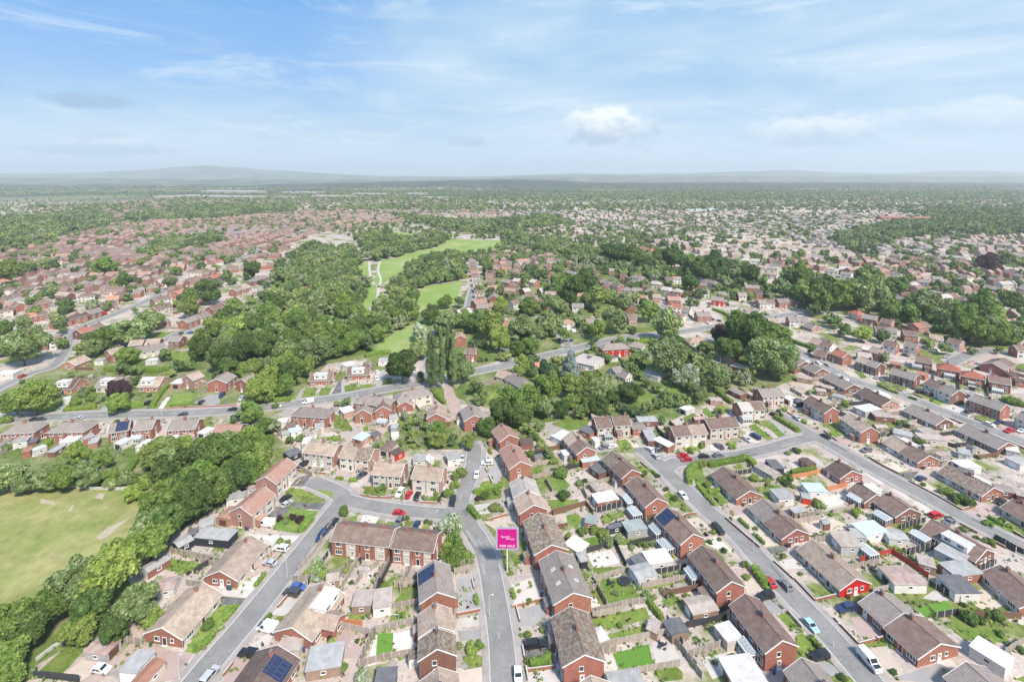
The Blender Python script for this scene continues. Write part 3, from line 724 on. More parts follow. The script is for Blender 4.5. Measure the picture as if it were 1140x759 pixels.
    if lod < 3:
        fl = [(1.35, 1.25, 1.9)] if kind == 'b' else ([(1.4, 1.2, 1.9), (e-1.15, 1.1, 1.5)])
        for s in (-1, 1):
            if not seen((0, s, 0)): continue
            for u in range(units):
                x0 = -l+L*u/units; W = L/units
                for li, (z, hh, ww) in enumerate(fl):
                    if lod == 2 and li == 0 and kind != 'b': continue
                    spots = (.27, .74) if W > 5.2 else (.5,)
                    if kind == 'b' and W > 7: spots = (.18, .5, .82)
                    for si, t in enumerate(spots):
                        tt = t if u % 2 == 0 else 1-t
                        if li == 0 and si == 1 and lod < 2 and len(spots) > 1:
                            link('door', door_mesh((0, 0, 1, 0, 2, 3)[(u+int(abs(m.x))) % 6]), root, T(x0+W*tt, s*h, 0, 0 if s > 0 else math.pi)); continue
                        ws = min(ww if si == 0 else ww*.75, W*.4); link('window', win_mesh(ws, hh), root, T(x0+W*tt, s*h, z, 0 if s > 0 else math.pi))
        for s in (-1, 1):
            if hip and kind == 'b' or not seen((s, 0, 0)) or lod > 1: continue
            rzz = -math.pi/2 if s > 0 else math.pi/2
            if kind == 'b':
                link('window', win_mesh(1.3, 1.0), root, T(s*l, -s*1.7, 1.45, rzz)); link('door', door_mesh((0, 1, 0, 2)[int(abs(m.y)) % 4]), root, T(s*l, .3*s, 0, rzz)); link('window', win_mesh(.8, .9), root, T(s*l, s*2.3, 1.5, rzz))
            else:
                link('window', win_mesh(.9, 1.0), root, T(s*l, -.6*s, e-1.3, rzz))
                if lod == 0: link('door', door_mesh((0, 0, 1, 2)[int(abs(m.y)) % 4]), root, T(s*l, -.4*s, 0, rzz))
    if lod == 0:
        for s in (-1, 1):
            if seen((0, s, 0)):
                for u in range(units+1):
                    xx = -l+L*u/units; link('drainpipe', pipe_mesh(round(e-.35, 1)), root, T(max(-l+.2, min(l-.2, xx)), s*(h+.01), 0, 0 if s > 0 else math.pi))
                if kind != 'b' and hr.random() < .55 and 'bay' not in opts:
                    xx = hr.choice((-.5, .5))*l; pw, pd = hr.uniform(1.6, 3.0), hr.uniform(1.2, 2.4); mb = MB(); y0, y2 = (h+.01, h+pd) if s > 0 else (-h-pd, -h-.01); mb.box(xx-pw/2, xx+pw/2, y0, y2, 0, 2.3); ex = link('porch', mb.mesh('porch', [wm if hr.random() < .6 else WALL['w']]), root)
                    mb = MB(); zi, zo = 2.95, 2.32; a, b = (y0, y2+.2) if s > 0 else (y2, y0-.2); mb.face([(xx-pw/2-.15,b,zo),(xx+pw/2+.15,b,zo),(xx+pw/2+.15,a,zi),(xx-pw/2-.15,a,zi)][::(-1 if s > 0 else 1)])
                    for t in (-1, 1): mb.face([(xx+t*pw/2,a,2.3),(xx+t*pw/2,b,2.3),(xx+t*pw/2,a,zi-.03)])
                    mb.face([(xx-pw/2-.15,b,zo-.12),(xx+pw/2+.15,b,zo-.12),(xx+pw/2+.15,b,zo),(xx-pw/2-.15,b,zo)]); link('porch_roof', mb.mesh('porch_roof', [rm]), ex); link('window', win_mesh(min(1.4, pw-.5), 1.1), ex, T(xx, y2 if s > 0 else y0, 1.35, 0 if s > 0 else math.pi))
    # extras on the roof
    def side_right():
        n = R3 @ Vector((0, 1, 0)); a = P(m.x, m.y)[0]; return 1 if P(m.x+n.x*4, m.y+n.y*4)[0] > a else -1
    sl = math.atan2(rise, h)
    for op_ in opts.split():
        k0, *ar = op_.split(':'); s = side_right()*(-1 if 'L' in ar else 1)
        at = next((float(a) for a in ar if a not in 'LR'), .0)
        M = Matrix.Translation((at*l, s*h*.5, e+rise*.5)) @ Matrix.Rotation(-s*sl, 4, 'X')
        if k0 == 'solar':
            nx, ny = (4, 3) if 'L' in ar or kind == 'b' else (3, 2)
            for i in range(nx):
                mb = MB(); mb.box(-.5, .5, -.8*ny, .8*ny, .06, .12); link('solar_panel', mb.mesh('solar_panel', [M_SOLAR]), ro, M @ Matrix.Translation(((i-(nx-1)/2)*1.06, 0, 0)))
        elif k0 == 'sky':
            for dx in ((-.35, .3) if at == 0 else (0,)):
                mb = MB(); mb.box(-.45, .45, -.6, .6, .02, .10, 0); mb.box(-.36, .36, -.5, .5, .1, .112, 1); link('roof_window', mb.mesh('roof_window', [M_WHITE, M_CGLASS]), ro, M @ Matrix.Translation((dx*l, 0, 0)))
        elif k0 == 'dormer':
            dl = min(l*.55, 3.2); mb = MB(); z0 = e+.35; zt = rz-.25; yo = s*(h-.5); yi = s*.4
            ya, yb = min(yo, yi), max(yo, yi); mb.box(at*l-dl, at*l+dl, ya, yb, z0, zt, 0); mb.box(at*l-dl-.2, at*l+dl+.2, ya-(.25 if s < 0 else 0), yb+(.25 if s > 0 else 0), zt+.003, zt+.18, 1)
            d_ = link('dormer', mb.mesh('dormer', [M_WHITE if 'w' not in ar else WALL['w'], FLAT['W'] if (int(m.x) % 3) else FLAT['s']]), ro)
            for dx in (-.5, .5): link('window', win_mesh(1.5, .8), d_, T(at*l+dx*dl, yo, (z0+zt)/2+.1, 0 if s > 0 else math.pi))
        elif k0 == 'wing':     # a cross wing with its own gabled roof
            wl, ww_ = 3.4, 5.0; x0 = at*l; y0, y1_ = s*(h-1.2), s*(h+wl); zr = e+rise*.62; mb = MB()
            for q in ((-1, 1)): mb.face([(x0+q*ww_/2, y0, 0), (x0+q*ww_/2, y1_, 0), (x0+q*ww_/2, y1_, e), (x0+q*ww_/2, y0, e)])
            mb.face([(x0-ww_/2, y1_, 0), (x0+ww_/2, y1_, 0), (x0+ww_/2, y1_, e), (x0, y1_, zr), (x0-ww_/2, y1_, e)]); wg = link('wing', mb.mesh('wing', [wm]), root)
            mb = MB(); ye = y1_+s*.25; yin = s*h*.2
            for q in (-1, 1): mb.face([(x0+q*(ww_/2+.3), yin, e-.2), (x0+q*(ww_/2+.3), ye, e-.2), (x0, ye, zr+.05), (x0, yin, zr+.05)]); mb.face([(x0+q*(ww_/2+.3), ye, e-.45), (x0+q*(ww_/2+.3), ye, e-.2), (x0, ye, zr+.05), (x0, ye, zr-.2)], 1)
            link('wing_roof', mb.mesh('wing_roof', [rm, M_WHITE]), wg); link('window', win_mesh(1.6, 1.1), wg, T(x0, y1_, min(1.4, e*.5), 0 if s > 0 else math.pi))
            if e > 4: link('window', win_mesh(1.5, 1.0), wg, T(x0, y1_, e-1.1, 0 if s > 0 else math.pi))
        elif k0 == 'bay':      # light panels on the front between windows
            s = 1 if seen((0, 1, 0)) else -1
            for u in range(units*2):
                if u % 2 == 0: continue
                mb = MB(); x0 = -l+L*(u+.0)/(units*2); mb.box(x0+.2, x0+L/(units*2)*.72, *((h+.003, h+.06) if s > 0 else (-h-.06, -h-.003)), .3, e-.5); link('front_panel', mb.mesh('front_panel', [WALL['c']]), root)
        elif k0 == 'porch':
            mb = MB(); mb.box(at*l-1.2, at*l+1.2, *((h+.01, h+1.5) if s > 0 else (-h-1.5, -h-.01)), 0, 2.3, 0, 1); link('porch', mb.mesh('porch', [fm, FLAT['s']]), root)
    nm = {'b':'bungalow','s':'semi' if units > 1 else 'house','d':'house','t':'terrace','f':'house'}[kind]
    desc = f"{WALLN[wall]} {nm} with {'hipped ' if hip else ''}{ROOFN[roof]} roof"
    if note: desc = note
    reg(root, desc, {'b':'bungalow'}.get(kind, 'house'), group or 'houses of the estate', m.x, m.y)
    if ref: HREF.append((m.x, m.y, ref)); root['_ref'] = ref
    return root
RCOUNT = {}
def H(row, x1, y1, x2, y2, kind='s', roof='b', wall='r', cr='ph', refk=None, **k):
    w = k.get('w') or (9.6 if kind == 'b' else 8.0); e = k.get('e') or (2.5 if kind == 'b' else 4.9); rise = k.get('rise') or (2.3 if kind == 'b' else 2.2)
    z = e+rise; A, B = g(cr, x1, y1, z), g(cr, x2, y2, z)
    i = RCOUNT.get(row, 0); RCOUNT[row] = i+1
    nm = {'b':'bungalow','s':'house','d':'house','t':'terrace','f':'house'}[kind]
    ref = f"{ORD[i]} {row} {nm}" if i < len(ORD) else None
    o = house_world(A, B, kind, roof, wall, row=row, ref=ref, group=f'houses along the {row}', **k)
    o['_row'] = row; o['_i'] = i; return o
# rows, each listed from the camera outwards: ridge ends in photo pixels
H('left lane', 179.8,698, 227.6,648, 'b','t','r', w=10, front='c'); H('left lane', 244.2,635, 280,595.5, 'b','t','r', w=9.5, front='c')
H('left lane', 267,563.7, 294.5,541, 's','p','k', front='c'); H('left lane', 295,530.2, 319.6,509, 's','p','k', front='c')
H('inner lane', 268,777, 309.6,717.6, 'b','d','r', w=10.5, opts='solar:R:.35', note='dark brown roofed bungalow carrying a large block of solar panels')
H('inner lane', 324.6,698, 363.9,647, 'b','t','r', w=10, opts='dormer:R:.35 wing:R:-.1', note='tan roofed brick bungalow with white flat dormer and rear wing')
H('central terrace', 440.8,589.0, 487.9,593.9, 't','b','r', w=8.4, chim=2, opts='bay', note='right half of the central brick terrace, ridge slightly lower')
H('central terrace', 374.7,581.8, 439.4,588.4, 't','b','r', w=8.4, chim=3, opts='bay', note='long brick central terrace with pale panels facing its gardens')
H('close', 461.6,518, 494.5,521, 's','t','k', front='c'); H('close', 418,513.7, 451,515.8, 's','t','k', front='c'); H('close', 382.6,496, 416.8,499.5, 's','t','k', front='c'); H('close', 343,490.8, 377.4,494.7, 's','t','k', front='c')
H('west lane', 488,741.6, 491,772, 's','t','n', w=7.6); H('west lane', 486.6,722, 486.0,698, 's','m','n', w=7.9); H('west lane', 485.8,696, 484,670.5, 's','t','r', w=7.7, e=4.6); H('west lane', 486.6,658.7, 482.6,622.5, 's','g','r', w=8.2, opts='solar:L:.4', note='grey roofed brick house with small solar panels at far end')
H('east lane', 657.4,750.8, 672,795, 's','t','r', w=8.2); H('east lane', 650.8,728.4, 635,674.5, 's','m','r', w=9.0, chim=1); H('east lane', 638.4,659.5, 619.2,612, 's','g','r', w=9.6, opts='sky:R sky:L', note='grey roofed brick house with skylights in both slopes')
H('east lane', 614,606, 599.5,570, 's','m','r', w=9.4); H('east lane', 594.2,561.8, 587,546.5, 's','t','r', w=9); H('east lane', 586.8,545, 581.4,529, 's','w','r', w=8.6, e=4.7); H('east lane', 579.5,513.5, 567.5,493, 's','p','r', w=8.2); H('east lane', 567,483.8, 557.4,471.6, 's','p','r', w=8)
H('right road', 892,731, 925,772, 's','g','r', w=8.0); H('right road', 871.5,712.5, 829,660, 's','b','r', w=8.0, note='long brown tiled brick semi with conservatory behind'); H('right road', 814.7,646.8, 781,606, 's','b','r'); H('right road', 771.8,594, 741.6,564, 's','b','r', opts='solar:L:.6', note='brown roofed brick semi with solar panels beside its chimney')
H('right road', 731.4,554.3, 708,529.2, 's','b','r'); H('right road', 703.8,522.5, 680,501.5, 's','b','r'); H('right road', 653,497.4, 636.3,479.5, 's','b','r', w=7.8)
H('bulb', 661.3,465.8, 679,464.6, 's','b','r', front='c'); H('bulb', 680.5,463, 699.5,461.8, 's','b','r', front='c')
H('link road', 746,474.2, 783,471.2, 's','b','r', front='c'); H('link road', 784.6,466.3, 818,463.6, 's','b','r', front='c'); H('link road', 820.5,447.6, 847.5,446.2, 's','w','r', front='c'); H('link road', 843.6,432.5, 868.7,431.2, 's','g','r', front='c')
H('road bungalows', 1074.8,735.8, 1123,778, 'b','g','r', w=11); H('road bungalows', 1047.5,716, 1007,681.8, 'b','b','r', w=12, note='nearer half of the stepped grey brown bungalow beside white van'); H('road bungalows', 1006,682.2, 975.5,656, 'b','g','n', w=10.5)
H('road bungalows', 953.7,643.7, 903,599.5, 'b','t','R', front='c', note='long bungalow with its end gable painted bright scarlet'); H('road bungalows', 887,588.8, 847.8,554.5, 'b','b','r', front='c'); H('road bungalows', 835,546, 804.3,518.5, 'b','b','r', front='c', note='brown roofed bungalow inside the hedged corner garden')
H('island', 1160,668, 1113,628, 'b','b','r', front='c'); H('island', 1098.8,611.3, 1036,577, 'b','b','n', opts='dormer:L:-.2'); H('island', 1012.7,565.4, 986,547.8, 'b','b','n', w=10); H('island', 976,550, 955,536, 'b','b','n', opts='dormer:R:.0', w=9); H('island', 949,523.6, 930.6,511.9, 'b','d','r', w=10)
H('crescent', 1182,584, 1127.3,554.5, 'b','b','r', front='c'); H('crescent', 1106.5,542.5, 1055,516, 'b','m','r', front='c', note='moss-stained bungalow with red brick end behind rounded shrubs'); H('crescent', 1035,506.9, 993,484, 'b','b','r', front='c'); H('crescent', 969.3,475.2, 945.5,459.4, 's','t','r', front='c', w=7.6); H('crescent', 927,453.6, 902,440, 's','b','r', front='c', w=7.6)
H('hill road', 1123,492, 1075.4,471, 'b','g','n', w=10); H('hill road', 1052.8,466, 1014.4,449.4, 'b','g','n', w=10); H('hill road', 992.6,445.2, 962.5,431, 'b','d','k', opts='dormer:R'); H('hill road', 950.8,427.7, 924.4,414.5, 'b','g','n', opts='dormer:R:.4'); H('hill road', 915.5,410, 902,404, 'b','g','n'); H('hill road', 897,402, 884,396, 'b','g','n', opts='dormer:R')
H('hill top', 1167,468, 1137,457, 's','g','r', front='w'); H('hill top', 1120.5,450, 1083.8,437.7, 's','g','r', w=7.6); H('hill top', 1068,434.3, 1035,421, 's','g','n', front='w', w=7.6); H('hill top', 1022,416.8, 994,409, 's','g','n', w=7.6); H('hill top', 981,404, 957.5,396, 's','g','n', w=7.6); H('hill top', 944,393, 930,388, 's','r','r', w=7.4)
H('cul-de-sac', 1125,421, 1099.7,416.8, 'd','b','r'); H('cul-de-sac', 1086,413.6, 1081,412.7, 'd','r','r', hip=1); H('cul-de-sac', 1059,405.3, 1053.5,404.3, 'd','r','r', hip=1); H('cul-de-sac', 1038.6,398.4, 1018.6,395, 'd','b','r'); H('cul-de-sac', 1104.7,404, 1119,398, 'd','g','r', w=10, e=4)
H('main road south', 20,471, 35,470, 's','g','r', hip=1); H('main road south', 70,469.8, 91,469.2, 's','g','r', hip=1); H('main road south', 122,471.5, 146,467.5, 's','g','r', opts='solar:L:.3', e=4.5, note='brick semi with one dark solar panel block on its roof'); H('main road south', 152,468, 174,466, 's','g','r')
H('main road south', 190,468, 222,466, 's','g','r'); H('main road south', 240,473, 270,472, 'b','p','k', note='pink roofed bungalow half hidden beside the left wood'); H('main road south', 338,452.8, 359,454, 's','g','r', hip=1); H('main road south', 406.3,439.5, 427.4,442, 's','g','r', hip=1)
H('main road south', 403.5,455.5, 405.5,450, 'd','g','r', w=7, e=4.2); H('main road south', 426,452, 427,446, 'd','b','r', w=7, e=4.2); H('main road south', 448.4,436, 470,431.6, 's','g','c', w=8, hip=1); H('main road south', 451,446.5, 452,441, 'd','t','r', w=7, e=3)
H('drive', 485.3,460, 487,448.5, 'd','t','r', w=8, note='brick house with pale tan gable left of the pale drive'); H('drive', 528,462, 523,449.5, 'd','g','r', w=8.5, opts='wing:R:-.3', note='brick house with side wing right of the pale drive')
H('main road north', 66,421.5, 89,421, 'b','d','o', e=3, rise=3.2, opts='dormer:L:-.1'); H('main road north', 113,419.5, 136,419.2, 'b','g','c', e=3, rise=3.2, opts='dormer:L'); H('main road north', 159,419.2, 183,418.8, 'b','t','k', e=3, rise=3.2, opts='dormer:L:-.2'); H('main road north', 208,417.5, 221,412.5, 'd','t','k', w=8, note='pink brick house standing side-on above a square lawn')
H('main road north', 241,421.5, 252.5,413.5, 'd','g','r', w=9.5, opts='', note='white gabled house with bright blue garage door'); H('main road north', 268.5,421.5, 281,416, 'd','g','r', w=8); H('main road north', 345.8,414, 372,413, 'b','b','r', opts='dormer:L', rise=2.8, w=10); H('main road north', 386.6,408.2, 413,407.2, 'b','b','r', opts='dormer:L', rise=2.8, w=10)
H('main road north', 75,402, 93,395, 'b','t','o', w=9); H('main road north', 119,389.5, 137,385, 'd','t','r', w=8); H('main road north', 146,387, 184,381, 'd','g','c', w=10, e=4)
H('middle gardens', 643,396.5, 668,402, 'f','w','w', w=15, e=3.4, rise=.5, note='low modern white house with black solar panels on flat roof', opts='solar:R:-.2'); H('middle gardens', 595,403.5, 606,402.5, 'b','o','o', w=8); H('middle gardens', 681,409, 690,406.5, 'b','g','w', w=6, e=2.4, rise=1.8); H('middle gardens', 572,416, 583,422, 'b','g','c', w=9, hip=1); H('middle gardens', 692,411.5, 701,415, 'b','g','w', w=6)
H('middle gardens', 556,411, 575,416, 'b','t','c', w=8); H('middle gardens', 801,386, 819,392, 'd','b','r', w=8, note='red brick house standing below the great round trees'); H('middle gardens', 675,382.5, 692,381.5, 'd','g','R', w=8, hip=1, e=5, note='grey roofed bright red brick house at main road bend')
H('middle gardens', 698,349.5, 707.5,349.2, 'd','b','k', w=8, opts='wing:L:.0'); H('middle gardens', 644,354.5, 669,354, 'b','g','c', w=10); H('middle gardens', 512,373, 510,368.5, 'd','p','r', w=8, e=5.5); H('middle gardens', 519,386.5, 531,387, 's','b','r', w=8)
# middle distance rows: (crop, ridge from, to, how many buildings, kind, roofs, walls, along or across)
def row(cr, a, b, n, kind='s', roofs='bdpg', walls='rrkn', x=False, hip=.3, z=7.1, fill=.86, rowname='far streets'):
    A, B = g(cr, *a, z), g(cr, *b, z); d = (B-A)/n
    for i in range(n):
        c = A+d*(i+.5); u = d.normalized(); L = d.length*fill/2
        if x: u = Vector((-u.y, u.x)); L = 4.2
        L = max(L, 3.5); hp = random.random() < hip and not x
        q = max(.8, L-3.6) if hp else L
        if built(c, 3): continue
        house_world(c-u*q, c+u*q, kind, random.choice(roofs), random.choice(walls), hip=int(hp), w=(8.5 if x else 7.8), group=rowname, front=random.choice([None, None, 'c', 'w']) if kind != 't' else None)
LE = 'houses of the left estate'
for r in (((40,545),(255,513),2,'s','rbd'),((140,420),(320,385),1,'t','or'),((345,455),(660,370),3,'s','bdg'),((650,345),(770,320),1,'s','bd'),((60,310),(180,295),1,'s','g'),((0,375),(250,350),3,'s','bd'),((240,580),(430,560),2,'s','b'),((500,520),(680,470),2,'s','br'),
  ((510,280),(650,270),1,'s','b'),((690,235),(840,230),1,'s','b'),((880,230),(1060,215),2,'s','g'),((1005,372),(1130,335),1,'s','b'),((1000,312),(1136,285),1,'s','b'),((600,135),(1020,130),4,'t','bp'),((820,85),(1136,100),3,'t','bd'),((640,30),(970,30),3,'t','b'),
  ((290,140),(470,120),2,'s','b'),((450,140),(590,135),1,'s','g'),((370,232),(500,217),1,'s','b'),((520,195),(690,185),2,'s','go'),((0,240),(230,222),2,'s','b'),((250,20),(480,10),2,'s','bp'),((0,40),(200,20),2,'s','bp'),((700,300),(800,290),1,'s','o'),((0,180),(40,182),1,'s','o'),((430,85),(540,72),1,'s','g'),((550,60),(640,55),1,'s','b'),((1040,190),(1110,180),1,'s','w'),((0,300),(120,270),2,'s','b'),((230,330),(340,310),1,'s','b'),((900,40),(1100,20),2,'s','po'),((300,55),(420,45),1,'s','b'),((-200,330),(-20,300),2,'s','b'),((-220,480),(-20,450),2,'s','br'),((-30,610),(40,600),1,'s','b'),((1020,450),(1130,430),1,'s','g'),((860,590),(1080,575),2,'d','gt')):
    row('D0', *r, walls='rrkrn', rowname=LE)
for r in (((70,455),(240,395),2,'s','g'),((245,368),(330,345),1,'s','b'),((330,338),(440,300),2,'s','b'),((400,250),(520,215),1,'s','g'),((520,185),(640,150),1,'s','g'),((20,265),(150,225),2,'s','or'),((0,95),(100,90),1,'t','o'),((110,120),(230,120),1,'s','b'),((250,165),(330,140),1,'s','r'),((360,100),(560,85),2,'s','bp'),((560,10),(740,5),2,'t','b'),((580,80),(690,70),1,'s','p'),
  ((835,150),(910,150),1,'s','p'),((850,240),(960,230),1,'s','p'),((740,282),(850,272),1,'s','p'),((0,560),(90,560),1,'s','g'),((60,22),(400,20),4,'t','bg'),((0,45),(60,40),1,'s','b'),((760,10),(830,5),1,'s','b'),((500,40),(560,35),1,'s','b'),((-30,300),(30,290),1,'s','b'),((100,180),(220,160),1,'s','b'),((560,250),(600,245),1,'b','g'),((280,60),(340,50),1,'s','r'),((130,70),(240,60),2,'s','p')):
    row('D1', *r, walls='rrkrn', rowname=LE)
RE = 'houses of the right-hand estate'
row('D2', (945,372), (868,40), 10, 's', 'bpg', 'rk', x=True, rowname='houses of the street beside the meadow'); row('D2', (1010,250), (965,60), 5, 's', 'pb', 'rk', x=True, rowname='houses of the street beside the meadow')
for r in (((960,70),(1130,60),2,'s','p'),((980,110),(1130,95),2,'s','pr'),((1080,180),(1136,190),1,'s','g'),((870,325),(960,310),1,'s','p'),((970,340),(1030,335),1,'s','p'),((1030,410),(1080,440),1,'s','t'),((760,370),(860,355),1,'b','w'),((900,20),(1136,10),3,'s','pb')): row('D2', *r, rowname=RE, walls='rk')
for r in (((20,50),(130,45),1,'s','p'),((640,110),(750,115),1,'s','g'),((790,150),(890,165),1,'s','g'),((560,170),(730,220),3,'s','gb'),((730,232),(870,245),2,'s','g'),((910,190),(1000,200),1,'s','w'),((1010,165),(1130,165),1,'s','b'),((1000,230),(1136,250),2,'s','w'),((60,288),(180,292),1,'s','g'),((970,398),(1080,400),1,'s','r'),((1060,345),(1136,350),1,'s','r'),((340,110),(440,140),1,'s','g'),((450,142),(540,165),1,'s','g'),((930,280),(990,282),1,'s','t'),((70,245),(110,240),1,'s','w'),((180,245),(220,240),1,'s','w'),((10,175),(60,180),1,'s','w'),((0,325),(30,320),1,'s','b'),((460,20),(530,30),1,'s','p'),((170,20),(320,20),2,'s','pb'),((130,180),(170,190),1,'s','w'),((1080,400),(1130,410),1,'s','b'),((330,450),(400,445),1,'s','p'),((230,40),(330,45),1,'s','p'),((180,320),(235,330),1,'s','b'),((1030,430),(1110,440),1,'s','g'),((980,330),(1050,340),1,'b','g'),((800,570),(860,580),1,'b','g')):
    row('D3', *r, rowname=RE, walls='rkrw')
for r in (((60,250),(180,252),1,'s','g','R'),((190,295),(280,305),1,'s','g','R'),((340,365),(480,360),2,'b','tg','c'),((490,318),(610,318),1,'s','g','k'),((620,312),(700,312),1,'s','g','r'),((80,400),(190,400),1,'s','g','r'),((570,440),(690,445),2,'s','t','r'),((700,430),(830,435),2,'s','g','r'),((850,545),(1020,590),1,'b','t','w'),((890,625),(960,640),1,'b','b','r'),((1010,670),(1130,690),1,'s','b','r'),((20,550),(170,540),1,'b','t','c'),((30,150),(240,200),2,'t','g','w'),((380,40),(520,50),2,'s','w','w'),((600,55),(680,65),1,'s','b','r'),((760,85),(850,90),1,'s','p','r'),((880,160),(1010,178),1,'s','b','r'),((940,112),(1020,120),1,'s','g','w'),((1030,70),(1130,75),1,'s','p','r'),((300,110),(380,120),1,'s','g','w'),((480,85),(640,100),2,'s','t','w'),((1050,130),(1136,140),1,'s','g','w'),((850,20),(960,30),1,'s','g','w'),((560,10),(640,15),1,'s','p','r'),((690,300),(790,310),1,'s','g','r'),((0,400),(50,410),1,'b','g','r'),((820,445),(900,470),1,'b','g','k'),((550,130),(640,140),1,'s','t','w'),((0,350),(60,360),1,'b','g','w')):
    row('D4', *r[:5], walls=r[5], rowname=RE, hip=.15)
for r in (((60,412),(170,430),1,'s','g','r'),((190,440),(270,455),1,'s','b','k'),((390,475),(490,465),1,'s','r','r'),((130,492),(300,510),1,'s','b','r'),((320,520),(430,530),1,'s','b','r'),((500,548),(600,560),1,'s','t','k'),((640,572),(730,592),1,'s','b','k'),((220,590),(360,620),2,'s','b','r'),((350,592),(440,612),1,'s','g','r'),((1070,620),(1150,625),1,'s','b','r'),((440,180),(520,190),1,'s','g','o'),((520,162),(600,168),1,'s','g','r'),((690,140),(790,160),1,'s','g','w'),((790,122),(880,130),1,'s','w','r'),((880,220),(1000,240),2,'s','wg','r'),((960,200),(1136,190),2,'s','w','w'),((480,290),(640,280),2,'s','w','w'),((740,270),(860,285),1,'s','g','r'),((160,120),(300,80),2,'s','p','r'),((290,290),(390,310),1,'s','g','w'),((960,455),(1136,440),2,'s','p','k'),((0,380),(60,400),1,'s','r','r'),((60,30),(180,40),2,'s','p','r'),((0,50),(60,60),1,'s','g','r'),((320,50),(440,70),2,'s','p','r'),((640,20),(780,40),2,'s','w','w'),((1000,100),(1136,110),2,'s','w','w'),((660,330),(760,350),1,'s','g','r'),((420,280),(480,290),1,'s','p','r'),((300,170),(420,200),2,'s','w','w'),((600,200),(690,240),1,'s','g','c'),((560,60),(640,50),1,'s','g','w'),((200,110),(330,150),2,'s','g','w'),((1040,390),(1136,370),1,'s','t','k'),((130,630),(200,650),1,'s','t','r'),((30,640),(120,650),1,'b','w','c')):
    row('D5', *r[:5], walls=r[5], rowname=RE, hip=.15)
row('f2', (550,125), (735,158), 4, 't', 'r', 'r', rowname='red roofed terraces'); NEARHOUSES = len([t for t in THINGS])
# ---------------------------------------------------------------- garages, sheds, conservatories
SHF = []
SHEDK = {'f': 'flat roofed', 'g': 'pitched roof', 'l': 'low pitched'}
FN = {'W':'white sheet','s':'grey felt','t':'buff','k':'dark felt','e':'green felt','l':'pale blue sheet','u':'rusty sheet','r':'red tiled'}
def shed(cr, x1, y1, x2, y2, w, h, st='f', roof='s', wall='w', kind=None, door=1):
    A, B = (g(cr, x1, y1, h+.2), g(cr, x2, y2, h+.2)) if cr else (Vector((x1, y1)), Vector((x2, y2))); m = (A+B)/2; L = (B-A).length; d = (A-B).normalized(); ang = math.atan2(d.y, d.x)
    if kind is None: kind = 'garage' if L*w > 17 else 'shed'
    w = min(w, L*2.2); h2 = w/2; l = L/2
    if any((m-f[0]).length < (f[1]+f[2])*.5+(l+h2)*.35 for f in SHF) or any(inside(m, f) for f in FOOT): return
    SHF.append((m, l, h2))
    root = bpy.data.objects.new('garden_'+kind if kind == 'shed' else kind, None); C.objects.link(root); root.matrix_world = T(m.x, m.y, 0, ang)
    FOOT.append((m, l, h2, ang)); rise = {'f': .12, 'g': w*.26, 'l': .35}[st]; mb = MB()
    for s in (-1, 1):
        mb.face([(-l,s*h2,0),(l,s*h2,0),(l,s*h2,h),(-l,s*h2,h)][::-s])
        q = [(s*l,-h2,0),(s*l,h2,0),(s*l,h2,h)]+([(s*l,0,h+rise)] if st != 'f' else [])+[(s*l,-h2,h)]; mb.face(q[::s])
    if st == 'f': mb.face([(-l,-h2,h),(l,-h2,h),(l,h2,h),(-l,h2,h)])
    link('wall', mb.mesh('wall', [WALL[wall]]), root)
    mb = MB(); o_ = .16
    if st == 'f': mb.box(-l-o_, l+o_, -h2-o_, h2+o_, h+.003, h+.15)
    else:
        for s in (-1, 1):
            q = [(-l-o_,s*(h2+o_),h-.05),(l+o_,s*(h2+o_),h-.05),(l+o_,0,h+rise+.06),(-l-o_,0,h+rise+.06)]; mb.face(q[::-s]); mb.face([(a,b,c-.08) for a,b,c in q][::s])
            mb.face([(-l-o_,s*(h2+o_),h-.13),(l+o_,s*(h2+o_),h-.13),(l+o_,s*(h2+o_),h-.05),(-l-o_,s*(h2+o_),h-.05)][::-s])
            for t in (-1, 1): x = t*(l+o_); mb.face([(x,s*(h2+o_),h-.13),(x,s*(h2+o_),h-.05),(x,0,h+rise+.06),(x,0,h+rise-.02)])
    link('roof', mb.mesh('roof', [FLAT[roof] if roof in FLAT else ROOF[roof]]), root)
    if door:
        R3 = Matrix.Rotation(ang, 3, 'Z')
        if kind == 'garage': link('door', garage_door_mesh(round(min(2.4, w*.7), 1), (0, 2, 1, 0)[int(abs(m.x)) % 4]), root, T(l, 0, 0, -math.pi/2))
        else: link('door', door_mesh(1 if wall == 't' else 0), root, T(l, 0, 0, -math.pi/2))
        s = 1 if (R3 @ Vector((0, 1, 0))).dot(Vector((-m.x, -m.y, 0))) > 0 else -1
        if L > 3: link('window', win_mesh(.9, .6), root, T(0, s*h2, h-.9, 0 if s > 0 else math.pi))
    return reg(root, f"{WALLN[wall]} {SHEDK[st]} {kind} with {FN.get(roof) or ROOFN[roof]+' tiled'} roof", kind, 'garages and garden sheds', m.x, m.y)
